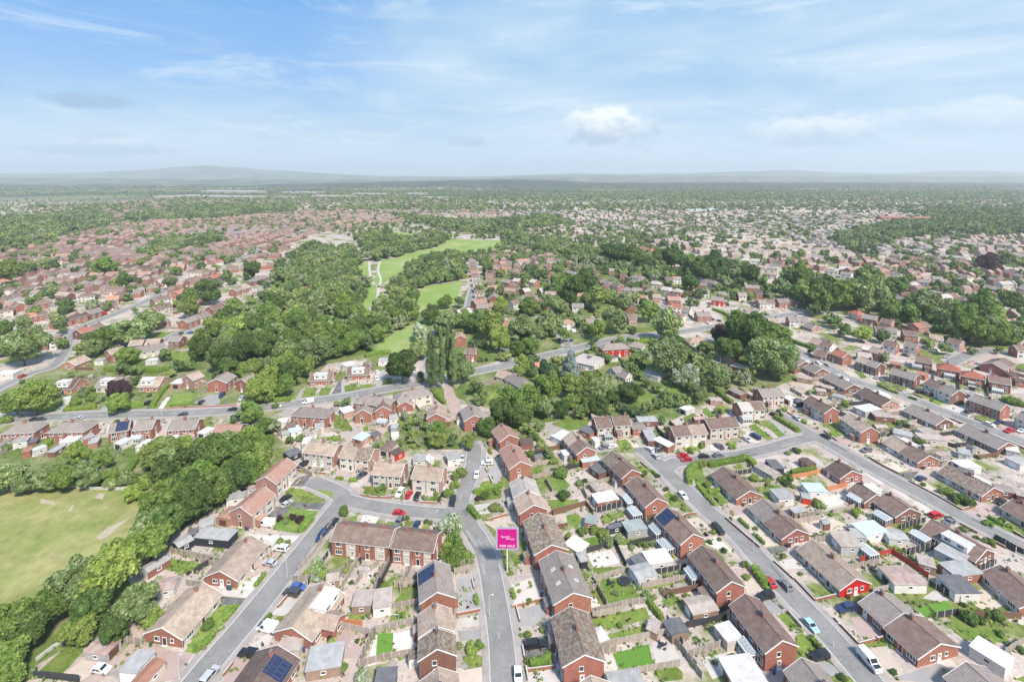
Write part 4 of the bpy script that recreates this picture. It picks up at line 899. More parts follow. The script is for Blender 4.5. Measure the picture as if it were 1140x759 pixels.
for ln in '''A0 755,522 612,500 3.8 2.2 l u g
A0 872,452 752,432 3.8 2.2 l s g
A0 850,690 975,545 4 2.5 f s w
A0 915,760 1060,605 3.2 2.3 l r c
m0 679,340 748,328 4.5 2.4 l u w
m0 612,278 705,222 3.4 2.2 l s n
m0 742,172 805,138 4.2 2.3 l s d
m0 842,120 985,133 4.5 2.6 f s d
m0 845,85 905,68 4.2 2.3 f s g
B1 380,270 500,250 5 2.6 f s w
B1 460,220 570,180 5 2.6 f t g
B1 345,420 430,345 4.6 2.6 l p k
B1 195,450 280,425 5 2.4 f s g
B1 115,515 175,500 3 2.2 f k d
m1 433,400 512,394 5 2.3 f t t
m1 517,402 592,390 6 2.6 f t w
m1 510,462 558,440 4.6 2.3 l s w
m1 240,655 385,632 6 2.4 f s t
m1 118,595 212,590 3.5 2.2 f t c
m1 525,742 610,735 5 2.4 f k d
m1 318,310 370,300 3.6 2.3 g t t
m2 515,98 596,84 4.6 2.5 f e g
m2 465,72 545,60 4.6 2.5 f t w
m2 563,217 592,248 4 2.3 l k g
m2 605,230 702,214 5 2.6 f W w
m2 552,292 632,270 5 2.5 l s w
m2 645,262 738,242 5 2.5 l s w
m2 782,432 888,412 5 2.4 l t t
m2 772,502 912,478 6 2.7 f W c
m2 925,505 982,574 4.2 2.5 f W c
m2 712,488 752,546 4.6 2.3 l k t
m2 618,502 660,522 3.6 2.1 l t t
m2 350,62 396,70 4 2.3 f e r
m2 320,228 348,222 3.4 2.2 f s d
m2 945,708 1078,690 6.5 2.6 f W w
m2 450,760 590,745 5 2.5 f s g
m3 556,300 690,300 6.5 2.6 l u w
m3 612,362 722,345 7 2.6 f W w
m3 438,108 535,95 5.4 2.5 f l w
m3 340,148 436,150 6.4 2.5 f t g
m3 412,122 462,128 4 2.3 f s g
m3 552,125 635,130 4.2 2.3 l s w
m3 778,178 892,236 5 2.6 f s w
m3 815,278 930,264 5 2.5 f s r
m3 808,338 912,338 6 2.6 f k w
m3 755,285 835,292 4 2.3 f s n
m3 690,230 760,250 4.6 2.3 f t t
m3 930,580 1080,672 5 2.7 f W w
m3 370,160 400,190 3 2.2 f W w
B4 790,262 848,272 3.4 2.2 l e R
B4 812,212 942,216 5 2.4 f l w
B4 610,258 710,252 5.4 2.5 f s w
B4 648,300 748,285 5.4 2.5 f t w
B4 505,60 625,128 4.4 2.4 l t g
B4 585,30 640,90 4 2.3 f k d
B4 1005,530 1140,550 6 2.5 f t d
B4 800,20 860,60 4 2.4 l d n
B5 220,500 300,520 5 2.3 f s w
B5 30,470 180,470 6 2.5 f l g
B5 410,690 500,700 4.4 2.3 f t g
B5 690,60 810,55 5 2.4 f W w
B5 700,90 800,120 4 2.4 f k d
B5 780,130 930,205 3 2.4 f W w
B5 935,205 1060,230 4.4 2.5 l g n
B5 1075,240 1140,255 5 2.5 f t n
B5 1060,40 1140,30 5 2.5 f s w
B3 548,288 690,262 5 2.5 f W r
B3 548,62 618,112 5.5 2.5 f k n
B3 455,25 570,10 5 2.5 f l r
B3 478,260 650,215 5 2.3 f t c
B3 495,415 560,440 4 2.3 f s w
B3 640,480 740,455 1.4 2 f k d
B3 705,225 760,260 4 2.4 l t w
B3 445,680 490,700 3 2.2 f s g
B3 380,560 480,620 5 2.2 f W g
B2 480,20 560,15 4 2.4 f s w
B2 700,10 780,-5 5 2.6 f s w
B2 560,30 600,10 3.4 2.2 f W w
C4 325,310 410,350 5 2.4 l g n
C4 330,150 465,185 6 2.6 f t n
C4 690,380 740,370 4.6 2.5 f W w
C4 755,380 790,400 4.4 2.5 f k d
C4 0,450 60,430 4 2.3 f W w
C4 180,380 260,385 4 2.3 f t k
C4 930,290 1000,310 4 2.3 f t t
C4 700,160 760,180 5 2.6 f s n
C4 760,230 860,245 4.6 2.4 f t t
C4 1000,350 1080,370 4 2.4 f s c
C3 470,570 540,600 5 2.6 f k r
C3 540,650 572,645 3.6 2.5 f W w
C3 835,515 960,512 5 2.3 f s n
C3 960,640 1060,690 4 2.7 f W r
C3 890,570 940,660 4 2.4 f s n
C3 790,560 880,555 6 2.8 l g r
C3 290,640 370,600 5 2.4 f W w
C3 335,740 400,730 4 2.4 f W w
C3 880,200 990,230 6 2.6 f s w
C3 90,640 100,680 5 2.4 f d n
C3 750,220 800,235 5 2.6 g g w
C3 530,490 610,490 3 2.3 f t t
C2 250,120 310,118 6 2.7 f s w
C2 20,160 80,140 6 2.6 f W w
C2 700,720 800,715 5 2.6 f s w
C2 320,500 370,495 4 2.4 f s w
C2 335,560 375,560 4 2.4 f s g
C2 335,620 380,615 4 2.4 f W w
C2 690,520 720,515 4 2.4 f t n
C2 105,650 165,610 5 2.4 f l k
C2 280,720 350,660 4.4 2.5 l b c
C2 340,745 400,715 4 2.4 f d R
C2 0,460 70,440 6 2.6 f W k
C2 200,620 250,600 4 2.2 f k t
C1 770,560 830,550 5 2.5 f b r
C1 735,540 755,510 4 2.3 f W w
C1 790,590 860,570 5 2.4 f l w
C1 740,610 790,600 4 2.3 f s c
C1 960,560 1020,550 4 2.5 f s w
C1 200,610 270,570 4 2.4 f W w
C1 880,660 930,655 5 2.4 f W g
C1 90,650 130,600 5 2.4 l t w
C1 30,280 90,245 6 2.6 f W k
C1 770,750 850,715 5 2.4 l k d
C0 105,650 200,635 6 2.8 f s w
C0 200,660 250,650 4 2.5 f k n
C0 430,645 530,640 6 2.8 f W w
C0 545,640 620,615 5 2.6 f s r
C0 600,660 660,650 5 2.5 f s k
C0 780,680 860,640 4 2.4 f W w
C0 930,700 1010,650 4 2.6 f W w
C0 1000,710 1090,650 5 2.6 f s c
C0 160,715 215,705 5 2.5 l r r
C0 220,720 300,690 3 2.4 f W w
C0 640,120 700,115 5 2.6 f s w
C0 0,205 115,200 6 3 f W w
C0 980,120 1060,115 5 2.6 f W w
C0 420,380 470,370 4 2.4 f W w
C5 40,450 150,430 6 2.6 f W g
C5 270,590 390,620 5 2.5 f s w
C5 440,590 540,590 5 2.4 f t w
C5 530,620 620,615 5 2.4 f t w
C5 310,640 400,690 4 2.4 f W w
C5 700,720 780,740 5 2.4 f s w
C5 130,480 260,490 5 2.4 f t n
C5 430,205 490,220 6 2.6 f r o
C5 245,135 320,150 6 2.7 l r n
C5 60,45 140,55 5 2.8 f W n
C5 1010,700 1100,720 5 2.4 f W g
C5 1020,210 1080,215 6 2.8 l d r
C5 1070,250 1136,260 6 2.8 l d r
n3 690,320 800,330 5 2.4 f t c
n3 540,220 600,250 4 2.4 f t t
n3 860,400 930,405 5 2.4 f W w
n3 260,125 300,130 4 2.4 f t t'''.splitlines():
    c, a, b, w_, h, st, ro_, wl = ln.split(); shed(c, *map(float, a.split(',')), *map(float, b.split(',')), float(w_), float(h), st, ro_, wl)
def conservatory(cr, x, y, L=4.2, w=3.2, ang=None):
    m = g(cr, x, y, 2.0)
    if ang is None:
        f = min(FOOT, key=lambda f: (f[0]-m).length if f[1] > 4.5 else 1e9); ang = f[3]
    if any((m-f[0]).length < (f[1]+f[2])*.5+2.2 for f in SHF): return
    SHF.append((m, L/2, w/2)); root = bpy.data.objects.new('conservatory', None); C.objects.link(root); root.matrix_world = T(m.x, m.y, 0, ang); FOOT.append((m, L/2, w/2, ang))
    mb = MB(); l, h = L/2, w/2; mb.box(-l, l, -h, h, 0, .7); link('wall', mb.mesh('wall', [WALL['r' if int(m.x) % 2 else 'w']]), root)
    mb = MB(); mb.box(-l+.05, l-.05, -h+.05, h-.05, .7, 2.2); link('glazing', mb.mesh('glazing', [M_GLASS]), root)
    mb = MB()
    for i in range(6):
        x_ = -l+L*i/5
        for s in (-1, 1): mb.box(x_-.06, x_+.06, s*h-.06, s*h+.06, .7, 2.25); mb.tube((x_, s*h, 2.25), (x_, 0, 3.0), .03, .03, 4)
    for i in range(1, 4):
        for s in (-1, 1): mb.box(s*l-.06, s*l+.06, -h+w*i/4-.06, -h+w*i/4+.06, .7, 2.25)
    for s in (-1, 1): mb.box(-l-.05, l+.05, s*h-.09, s*h+.09, 2.2, 2.36); mb.box(s*l-.09, s*l+.09, -h, h, 2.2, 2.36); mb.box(-l, l, s*h-.08, s*h+.08, 1.72, 1.8)
    mb.box(-l, l, -.08, .08, 2.95, 3.08); link('frame', mb.mesh('frame', [M_WHITE]), root)
    mb = MB()
    for s in (-1, 1): mb.face([(-l,s*h,2.3),(l,s*h,2.3),(l,0,2.98),(-l,0,2.98)][::-s]); mb.face([(s*l,-h,2.3),(s*l,h,2.3),(s*l,0,2.98)][::s])
    link('roof', mb.mesh('roof', [M_CGLASS]), root)
    reg(root, 'white framed glass conservatory', 'conservatory', 'conservatories', m.x, m.y)
for a in (('A4',440,530),('A4',70,40),('m2',690,178),('m2',650,112),('m2',805,298),('m3',540,55),('m3',700,140),('m3',480,200),('F' if 0 else 'B5',440,525),('B5',185,400),('B3',780,300),('B3',815,380),('B3',375,12),('C5',425,165),('C5',640,225),('C5',800,275),('C5',960,325),('C0',470,650),('C0',910,640),('C4',420,510),('m3',1050,690),('C1',20,640),('C2',270,530),('C2',510,385),('B1',365,455),('B5',15,290),('m1',420,330) if 0 else ('C3',640,620)): conservatory(*a)

rs = random.Random(41)
for f in [f for f in FOOT if f[1] > 4.4 and f[2] > 3 and depth(*f[0]) < 460]:
    c, l, h, a = f; u = Vector((math.cos(a), math.sin(a))); v = Vector((-u.y, u.x)); _, rk, ri_ = rd_dist(c); fs = 1 if (ROADS[rk][0][ri_]-c).dot(v) > 0 else -1
    for e in (-.55, .5) if l > 6 else (.1,):
        if rs.random() > .62: continue
        L_, w_ = rs.choice(((2.4, 1.8), (3, 2.2), (4.8, 2.6), (5.2, 2.8))); q = c+u*(e*l+rs.uniform(-1, 1))-v*fs*(h+rs.uniform(5, 9.5)); d = rs.choice((u, v))*L_/2
        if all(not built(q+u*i+v*j, .9) and rd_dist(q+u*i+v*j)[0] > 2.4 and not any(inpoly(q+u*i+v*j, m) for m in LAWNS) for i in (-2, 0, 2) for j in (-2, 0, 2)) and not inpoly(q, FIELD):
            shed(None, *(q+d), *(q-d), w_, rs.choice((2.0, 2.2, 2.4)), rs.choice('ggfl'), rs.choice('tksgueut'), rs.choice('ttntgwcd'))
# ---------------------------------------------------------------- fences, garden walls, hedges
FM = {'w': ('garden_fence','weathered timber panel fence',M_WOOD,1.75,1), 'd': ('garden_fence','near-black garden fence',M_WOODD,1.75,0), 'n': ('garden_fence','brown timber fence',M_WOODB,1.75,0), 'r': ('garden_fence','red painted garden fence',M_WOODR,1.75,0), 'o': ('garden_fence','orange stained timber fence',M_WOODO,1.7,0), 'p': ('garden_fence','dark panel fence with pale concrete posts',M_WOODD,1.7,1), 'b': ('garden_wall','low brick front garden wall',WALL['r'],.8,0), 's': ('garden_wall','low pale stone garden wall',M_CONC,.9,0)}
_post = None
def fence(cr, t, *pts, near=True):
    global _post
    q = [g(cr, *p) if cr else Vector(p) for p in pts]; nm, ds, m, h, posts = FM[t]; o0 = q[0]; mb = MB(); P_ = []; th = .05 if t not in 'bs' else .13
    for a, b in zip(q, q[1:]):
        L = (b-a).length
        if L < .3: continue
        n = max(1, round(L/1.9)); d = (b-a)/n; nn = Vector((-d.y, d.x)).normalized()*th
        for i in range(n):
            s, e = a+d*i-o0, a+d*(i+1)-o0-(d*.01 if t not in 'bs' else d*0); P_.append((s, math.atan2(d.y, d.x))); hh = h+(random.uniform(-.05, .05) if t not in 'bs' else 0)
            c = [s-nn, e-nn, e+nn, s+nn]; k = len(mb.v); mb.v += [(*x, 0) for x in c]+[(*x, hh) for x in c]
            for f in ((0,1,5,4),(1,2,6,5),(2,3,7,6),(3,0,4,7),(4,5,6,7)): mb.f.append(tuple(k+u for u in f)); mb.m.append(1 if f[0] == 4 and t in 'bs' else 0)
    P_.append((q[-1]-o0, 0))
    o = link(nm, mb.mesh(nm, [m, M_KERB]), None, T(o0.x, o0.y)); mid = (q[0]+q[-1])/2
    if posts and near:
        if _post is None: mp = MB(); mp.box(-.08, .08, -.08, .08, 0, 1.9); _post = mp.mesh('post', [M_CONC])
        for s, a in P_[:60]: link('post', _post, o, T(s.x, s.y, 0, a))
    reg(o, ds, 'wall' if t in 'bs' else 'fence', 'garden fences and walls', mid.x, mid.y); return o
def hedge(cr, pts, w=1.3, h=1.6, m=None, nm='clipped green garden hedge'):
    q = smooth([g(cr, *p) if cr else Vector(p) for p in pts], .55); o0 = q[0]; mb = MB(); n = len(q); prof = [(-.5,0),(-.54,.5),(-.47,.9),(-.2,1.0),(.2,1.0),(.47,.9),(.54,.5),(.5,0)]
    for i in range(n):
        t = (q[min(i+1,n-1)]-q[max(i-1,0)]).normalized(); nr = Vector((-t.y, t.x)); e = .7 if i in (0, n-1) else 1
        for a, b in prof:
            j = 1+.2*mnoise.noise((q[i].x*.9, q[i].y*.9, b*3+a)); v = q[i]-o0+nr*a*w*e*j; mb.v.append((v.x, v.y, b*h*(.92+.1*j)*(1+.10*mnoise.noise((q[i].x*.5, q[i].y*.5, 9))) if b else 0))
    for i in range(n-1):
        for k in range(7): a = i*8+k; mb.f.append((a, a+1, a+9, a+8)); mb.m.append(0)
    mb.f += [tuple(range(8)), tuple(range((n-1)*8+7, (n-1)*8-1, -1))]; mb.m += [0, 0]
    # leafy tufts standing out of the clipped faces
    base = list(zip(mb.f, range(len(mb.f))))
    for f, _ in base:
        if len(f) != 4: continue
        c = [sum(mb.v[i][k] for i in f)/4 for k in range(3)]
        for _ in range(2):
            p = Vector([c[k]+random.uniform(-.3, .3) for k in range(3)]); p.z = max(.1, p.z); u = Vector((random.gauss(0,1), random.gauss(0,1), random.gauss(0,.7))).normalized(); v2 = u.orthogonal().normalized(); s_ = random.uniform(.12, .26)
            mb.face([p+u*s_, p+v2*s_, p-u*s_, p-v2*s_])
    o = link('hedge', mb.mesh('hedge', [m or M_HEDGE]), None, T(o0.x, o0.y)); mid = q[n//2]
    return reg(o, nm, 'hedge', 'garden hedges', mid.x, mid.y)
for ln in '''A0 d 225,730 330,735 530,759
A0 s 240,620 360,530 480,470
A3 w 515,310 640,280 760,250 890,232
A3 w 590,530 760,498 930,462 1070,432
A3 w 545,105 590,180 632,262
A3 w 1030,350 1080,420 1140,520
A3 w 720,722 900,690 1120,652
A3 w 790,60 850,140
A3 b 0,265 200,215
A3 b 90,690 280,665
m2 d 350,212 475,175 522,275
m2 w 385,330 530,288
m2 w 395,470 530,430
m2 w 590,360 770,325
m2 w 680,540 820,700
B3 n 272,405 490,335 540,400
B3 p 562,385 660,362 765,340
B3 d 645,495 745,465
B3 d 780,612 950,568
B3 w 220,290 300,270
B3 w 225,180 270,260
B3 w 470,240 500,300
B3 n 880,440 960,425
A4 w 30,602 200,540 372,480
A4 w 0,560 62,650 130,740
A4 n 215,300 320,265
A4 b 20,20 60,60
m3 p 735,345 800,385 870,420
m3 r 445,250 580,213 655,262 735,318
m3 p 620,112 700,86
m3 p 655,222 760,190
m3 p 935,292 1012,265
m3 p 1015,150 1140,220
m3 b 170,325 255,415 345,393
m3 b 335,490 440,600 545,572
m3 b 82,250 165,325
m3 p 770,485 865,470
m3 w 1060,640 1140,590
B4 o 700,165 820,145 932,118
B4 o 960,242 1095,212
B4 b 285,425 400,525 512,620
B4 w 1000,395 1140,360
B4 b 10,405 90,395
B4 w 780,430 930,395
B5 p 330,485 480,447
B5 p 350,662 440,640 540,612
B5 b 370,180 550,275 720,372 795,350
B5 p 930,572 1010,612 1080,652
B5 b 100,20 200,80 300,130
B2 w 750,745 820,735 890,728
B2 b 130,272 200,288 330,292
B2 b 525,322 640,327
B2 b 970,440 1110,400
B1 w 550,152 620,95 690,38
B1 w 0,655 150,680 290,705
B1 w 842,92 945,148
B1 b 868,748 940,650 1005,575
B1 w 1000,575 1090,450
C2 w 180,590 260,580
C1 w 958,632 1010,605 1070,600 1136,612
m1 w 605,352 705,320
m1 w 170,332 262,325
m1 o 340,512 470,520
m1 w 452,700 525,540
m1 w 527,550 600,525 695,508
m1 w 458,690 560,662 690,640
m1 w 572,452 700,428
m1 w 858,298 945,282
m1 w 200,290 255,225 300,165
m1 b 868,475 968,455
m1 w 440,350 480,300 540,260
m1 w 520,350 560,270
m1 w 360,330 420,250
m0 w 760,215 900,245
m0 d 820,300 900,250
n0 s 0,554 120,538 250,537 400,548 520,550 635,548
n0 w 415,495 540,355
n0 b 800,205 1000,195
n0 b 700,212 800,200
n3 p 480,350 560,315 640,280
n3 p 700,385 760,350 870,380
n3 w 860,520 960,545
n3 w 150,130 200,160
n2 n 205,655 350,615
n2 p 395,645 520,610
n2 w 205,250 300,230 360,240
n2 b 690,700 770,660'''.splitlines():
    c, t, *ps = ln.split(); fence(c, t, *[tuple(map(float, p.split(','))) for p in ps])
for c, w_, h_, *ps in (('B4',2,1.8,(45,200),(42,130),(70,90),(125,72)),('B4',2,1.8,(170,80),(300,55),(430,32)),('B4',2,1.8,(430,32),(482,80)),('B4',1.2,1.2,(100,215),(170,295),(215,345)),('B4',1.2,1.2,(170,258),(250,240)),('B4',1.5,1.8,(720,132),(800,118),(885,105)),('B2',1.6,1.6,(848,362),(880,395),(912,432)),('B2',1.3,1.6,(880,262),(980,238),(1070,220)),('B1',1.9,1.7,(865,520),(900,475),(945,428)),('A3',1.2,1.5,(900,220),(950,290),(1000,350)),('A3',1.3,1.6,(118,650),(200,640),(260,600)),('A4',2,1.8,(470,15),(510,70),(555,125)),
  ('C0',1.8,1.7,(425,468),(540,452),(640,445)),('C0',1.6,1.5,(740,466),(850,450),(960,428)),('C0',2.2,2.2,(190,759),(290,710),(385,650)),('C0',2,2,(1010,445),(1080,340),(1136,290)),('C0',2.5,3,(700,200),(850,200),(1000,205),(1136,200)),('C4',2,1.8,(615,512),(700,560),(775,608)),('D4',2.5,2.2,(530,510),(650,570),(760,615),(880,655)),('C3',2,2,(560,250),(640,300),(730,380)),('C4',2,2,(225,340),(290,390),(330,420)),('B3',1.5,1.8,(360,660),(430,655),(490,640)),('C1',1.5,1.6,(0,440),(60,438),(120,432)),('C1',2,2,(650,405),(720,400),(800,395)),('D4',2,2,(200,390),(260,410),(300,430)),('C2',1.6,1.8,(600,330),(640,380),(690,420)),('A1',1.2,1.2,(150,560),(220,520),(290,450)),('n0',2,1.8,(530,500),(570,440),(620,380)),('C5',1.2,1.2,(165,290),(230,325),(300,350)),('D4',1.5,1.6,(520,420),(555,412)),('D3',2.2,2.4,(770,590),(850,610),(950,590)),('m2',2,1.6,(365,400),(450,410)) if 0 else ('D3',2,2,(790,660),(880,720)),('C2',2.6,2.2,(160,110),(240,85),(330,80)),('n2',1.6,1.8,(120,300),(160,360),(210,430))):
    hedge(c, ps, w_, h_)

def clear(p_, m=.2): return not built(p_, m) and rd_dist(p_)[0] > 1.9
NF = 0
for f in [f for f in FOOT if f[1] > 4.4 and f[2] > 3 and depth(*f[0]) < 440]:
    c, l, h, a = f; u = Vector((math.cos(a), math.sin(a))); v = Vector((-u.y, u.x))
    _, rk, ri_ = rd_dist(c); rp = ROADS[rk][0][ri_]; fs = 1 if (rp-c).dot(v) > 0 else -1; dep_ = depth(*c)
    for e in ((-1, 0, 1) if l > 6 else (-1, 1)):
        p0 = c+u*e*(l+.9 if e else 0)-v*fs*(h+.15); n = 0
        while n < 7 and clear(p0-v*fs*(n+1)*1.6, .3) and not any(inpoly(p0-v*fs*(n+1)*1.6, q) for q in LAWNS) and not inpoly(p0-v*fs*(n+1)*1.6, FIELD): n += 1
        if n >= 3: fence(None, random.choice('wwwwnpd' if dep_ < 260 else 'wwwn'), tuple(p0), tuple(p0-v*fs*n*1.6), near=dep_ < 190); NF += 1
    d = abs((rp-c).dot(v))-h-ROADS[rk][1]/2-2.1
    if 2.2 < d < 9 and abs((rp-c).dot(u)) < l:
        for e in (-1, 1):
            p0 = c+v*fs*(h+d)+u*e*1.2; n = 0
            while n < 4 and clear(p0+u*e*(n+1)*1.5, .3) and (n+1)*1.5 < l-1.6: n += 1
            if n >= 2:
                tp = random.choice('bbsh'); q = [tuple(p0), tuple(p0+u*e*n*1.5)]
                if any(inpoly(p0+u*e*n*.75, L_) for L_ in ()): continue
                hedge(None, q, .9, 1.0) if tp == 'h' else fence(None, tp, *q); NF += 1
# ---------------------------------------------------------------- cars and vans
CARC = {'white':(.78,.78,.77),'black':(.018,.019,.022),'silver':(.46,.47,.48),'grey':(.16,.165,.175),'red':(.48,.012,.018),'navy':(.025,.045,.12),'blue':(.05,.12,.35),'light blue':(.35,.58,.62),'dark grey':(.06,.063,.07)}
_cm = {}
M_TYRE = mat('tyre_rubber', (.02,.02,.02), .9); M_HUB = mat('wheel_hub', (.4,.4,.41), .4, metallic=.6); M_CARGL = mat('car_glass', (.02,.024,.028), .06, .1, 3, 0, .7); M_LAMP = mat('lamp_lens', (.7,.7,.68), .2); M_REAR = mat('rear_lamp', (.4,.02,.02), .3)
def car_meshes(kind, colour):
    k = (kind, colour)
    if k in _cm: return _cm[k]
    pm = mat('paint_'+colour.replace(' ', '_'), CARC[colour], .28, .04, 1, 0, .6)
    if kind == 'van': L, W, prof, cab = 5.4, 2.0, [(-2.7,.35),(-2.7,.95),(-2.65,2.15),(-2.45,2.3),(.85,2.28),(1.55,1.5),(2.5,1.2),(2.7,.8),(2.7,.35)], [(.9,2.2,1.0),(1.5,1.52,1.02)]
    elif kind == 'suv': L, W, prof, cab = 4.6, 1.88, [(-2.3,.4),(-2.3,1.05),(-2.15,1.6),(-1.9,1.7),(.35,1.68),(1.05,1.12),(2.1,.98),(2.3,.75),(2.3,.4)], None
    else: L, W, prof, cab = 4.2, 1.75, [(-2.1,.32),(-2.1,.85),(-1.75,1.02),(-1.3,1.42),(.25,1.42),(1.0,.95),(1.9,.82),(2.1,.62),(2.1,.32)], None
    mb = MB(); n = len(prof)
    def yy(z): return W/2*(1-max(0, z-.95)*(.17 if kind != 'van' else .05))
    def yb(x): return 1-.10*max(0, abs(x)/(L/2)-.75)/.25
    for i in range(n):
        (x0, z0), (x1, z1) = prof[i], prof[(i+1) % n]; a, b = yy(z0)*yb(x0), yy(z1)*yb(x1); mb.face([(x0,-a,z0),(x0,a,z0),(x1,b,z1),(x1,-b,z1)])
    belt = {'van':1.25,'suv':1.08,'hatch':.92}[kind]
    for s in (-1, 1): mb.face([(x, s*yy(z)*yb(x), z) for x, z in prof][::s])
    body = mb.mesh('body', [pm])
    gl = MB(); e = .012
    top = max(z for _, z in prof)-.10; b = belt+.02
    xs = {'van':(.95,1.55,.6),'suv':(-1.95,.9,0),'hatch':(-1.45,.78,0)}[kind]
    for s in (-1, 1):
        f = lambda x, z: (x, s*(yy(z)*yb(x)+e), z)
        if kind == 'van': q = [f(.35,b),f(1.42,b),f(.95,top-.15),(.35,s*(yy(top)+e),top-.15)]; gl.face(q[::s])
        else:
            xm = (xs[0]+xs[1])/2
            for xa, xb, xt0, xt1 in ((xs[0],xm-.05,xs[0]+.3,xm-.05),(xm+.05,xs[1],xm+.05,xs[1]-.55)): gl.face([f(xa,b),f(xb,b),f(xt1,top),f(xt0,top)][::s])
    for i in range(n):
        (x0, z0), (x1, z1) = prof[i], prof[(i+1) % n]
        if (z0-z1 > .3 and x0 > 0 and z1 > .9) or (kind != 'van' and z1-z0 > .3 and x0 < 0 and z0 > .8):
            d = Vector((z1-z0, 0, -(x1-x0))).normalized()*e*(1 if x0 < 0 else 1)
            if (x0 > 0) != (d.x > 0): d = -d
            A = [(x0+(x1-x0)*t, z0+(z1-z0)*t) for t in (.1, .9)]; gl.face([(A[0][0]+d.x,-yy(A[0][1])*.86,A[0][1]+d.z),(A[0][0]+d.x,yy(A[0][1])*.86,A[0][1]+d.z),(A[1][0]+d.x,yy(A[1][1])*.84,A[1][1]+d.z),(A[1][0]+d.x,-yy(A[1][1])*.84,A[1][1]+d.z)])
    glass = gl.mesh('window', [M_CARGL])
    wh = MB(); wh.tube((0,-.11,0),(0,.11,0),.33,.33,14); wh.tube((0,-.12,0),(0,-.115,0),.2,.2,10,1); wh.tube((0,.115,0),(0,.12,0),.2,.2,10,1); wheel = wh.mesh('wheel', [M_TYRE, M_HUB])
    lp = MB(); lp.box(-.04, .04, -.2, .2, -.08, .08); hl = lp.mesh('headlight', [M_LAMP]); lp = MB(); lp.box(-.03, .03, -.14, .14, -.1, .1); tl = lp.mesh('tail_light', [M_REAR])
    _cm[k] = (L, W, body, glass, wheel, hl, tl); return _cm[k]
def car(cr, x, y, colour, kind='hatch', head=None, far=False):
    m = g(cr, x, y, .6); d, rk, i = rd_dist(m); q, rw = ROADS[rk]; t = (q[min(i+1, len(q)-1)]-q[max(i-1, 0)]).normalized(); z = 0
    where = 'on the road'
    if d > 1.9: t = Vector((-t.y, t.x)); z = .03; where = 'on a driveway'
    else: z = .05 if d < .3 else .13
    a = math.atan2(t.y, t.x)+(math.pi if random.random() < .5 else 0)+random.uniform(-.05, .05)
    if head is not None: a = head
    L, W, body, glass, wheel, hl, tl = car_meshes(kind, colour)
    nm = {'van':'parked_van'}.get(kind, 'parked_car'); root = bpy.data.objects.new(nm, None); C.objects.link(root); root.matrix_world = T(m.x, m.y, z, a)
    link('body', body, root); link('window', glass, root)
    for sx in (-.31, .31):
        for s in (-1, 1): link('wheel', wheel, root, T(sx*L, s*(W/2-.12), .33))
    if not far:
        for s in (-1, 1): link('headlight', hl, root, T(L/2-.06, s*W*.33, .72)); link('tail_light', tl, root, T(-L/2+.02, s*W*.38, .88))
    reg(root, f"{colour} {dict(hatch='hatchback', suv='four-wheel-drive car', van='panel van')[kind]} parked {where}", 'van' if kind == 'van' else 'car', 'parked cars and vans', m.x, m.y)
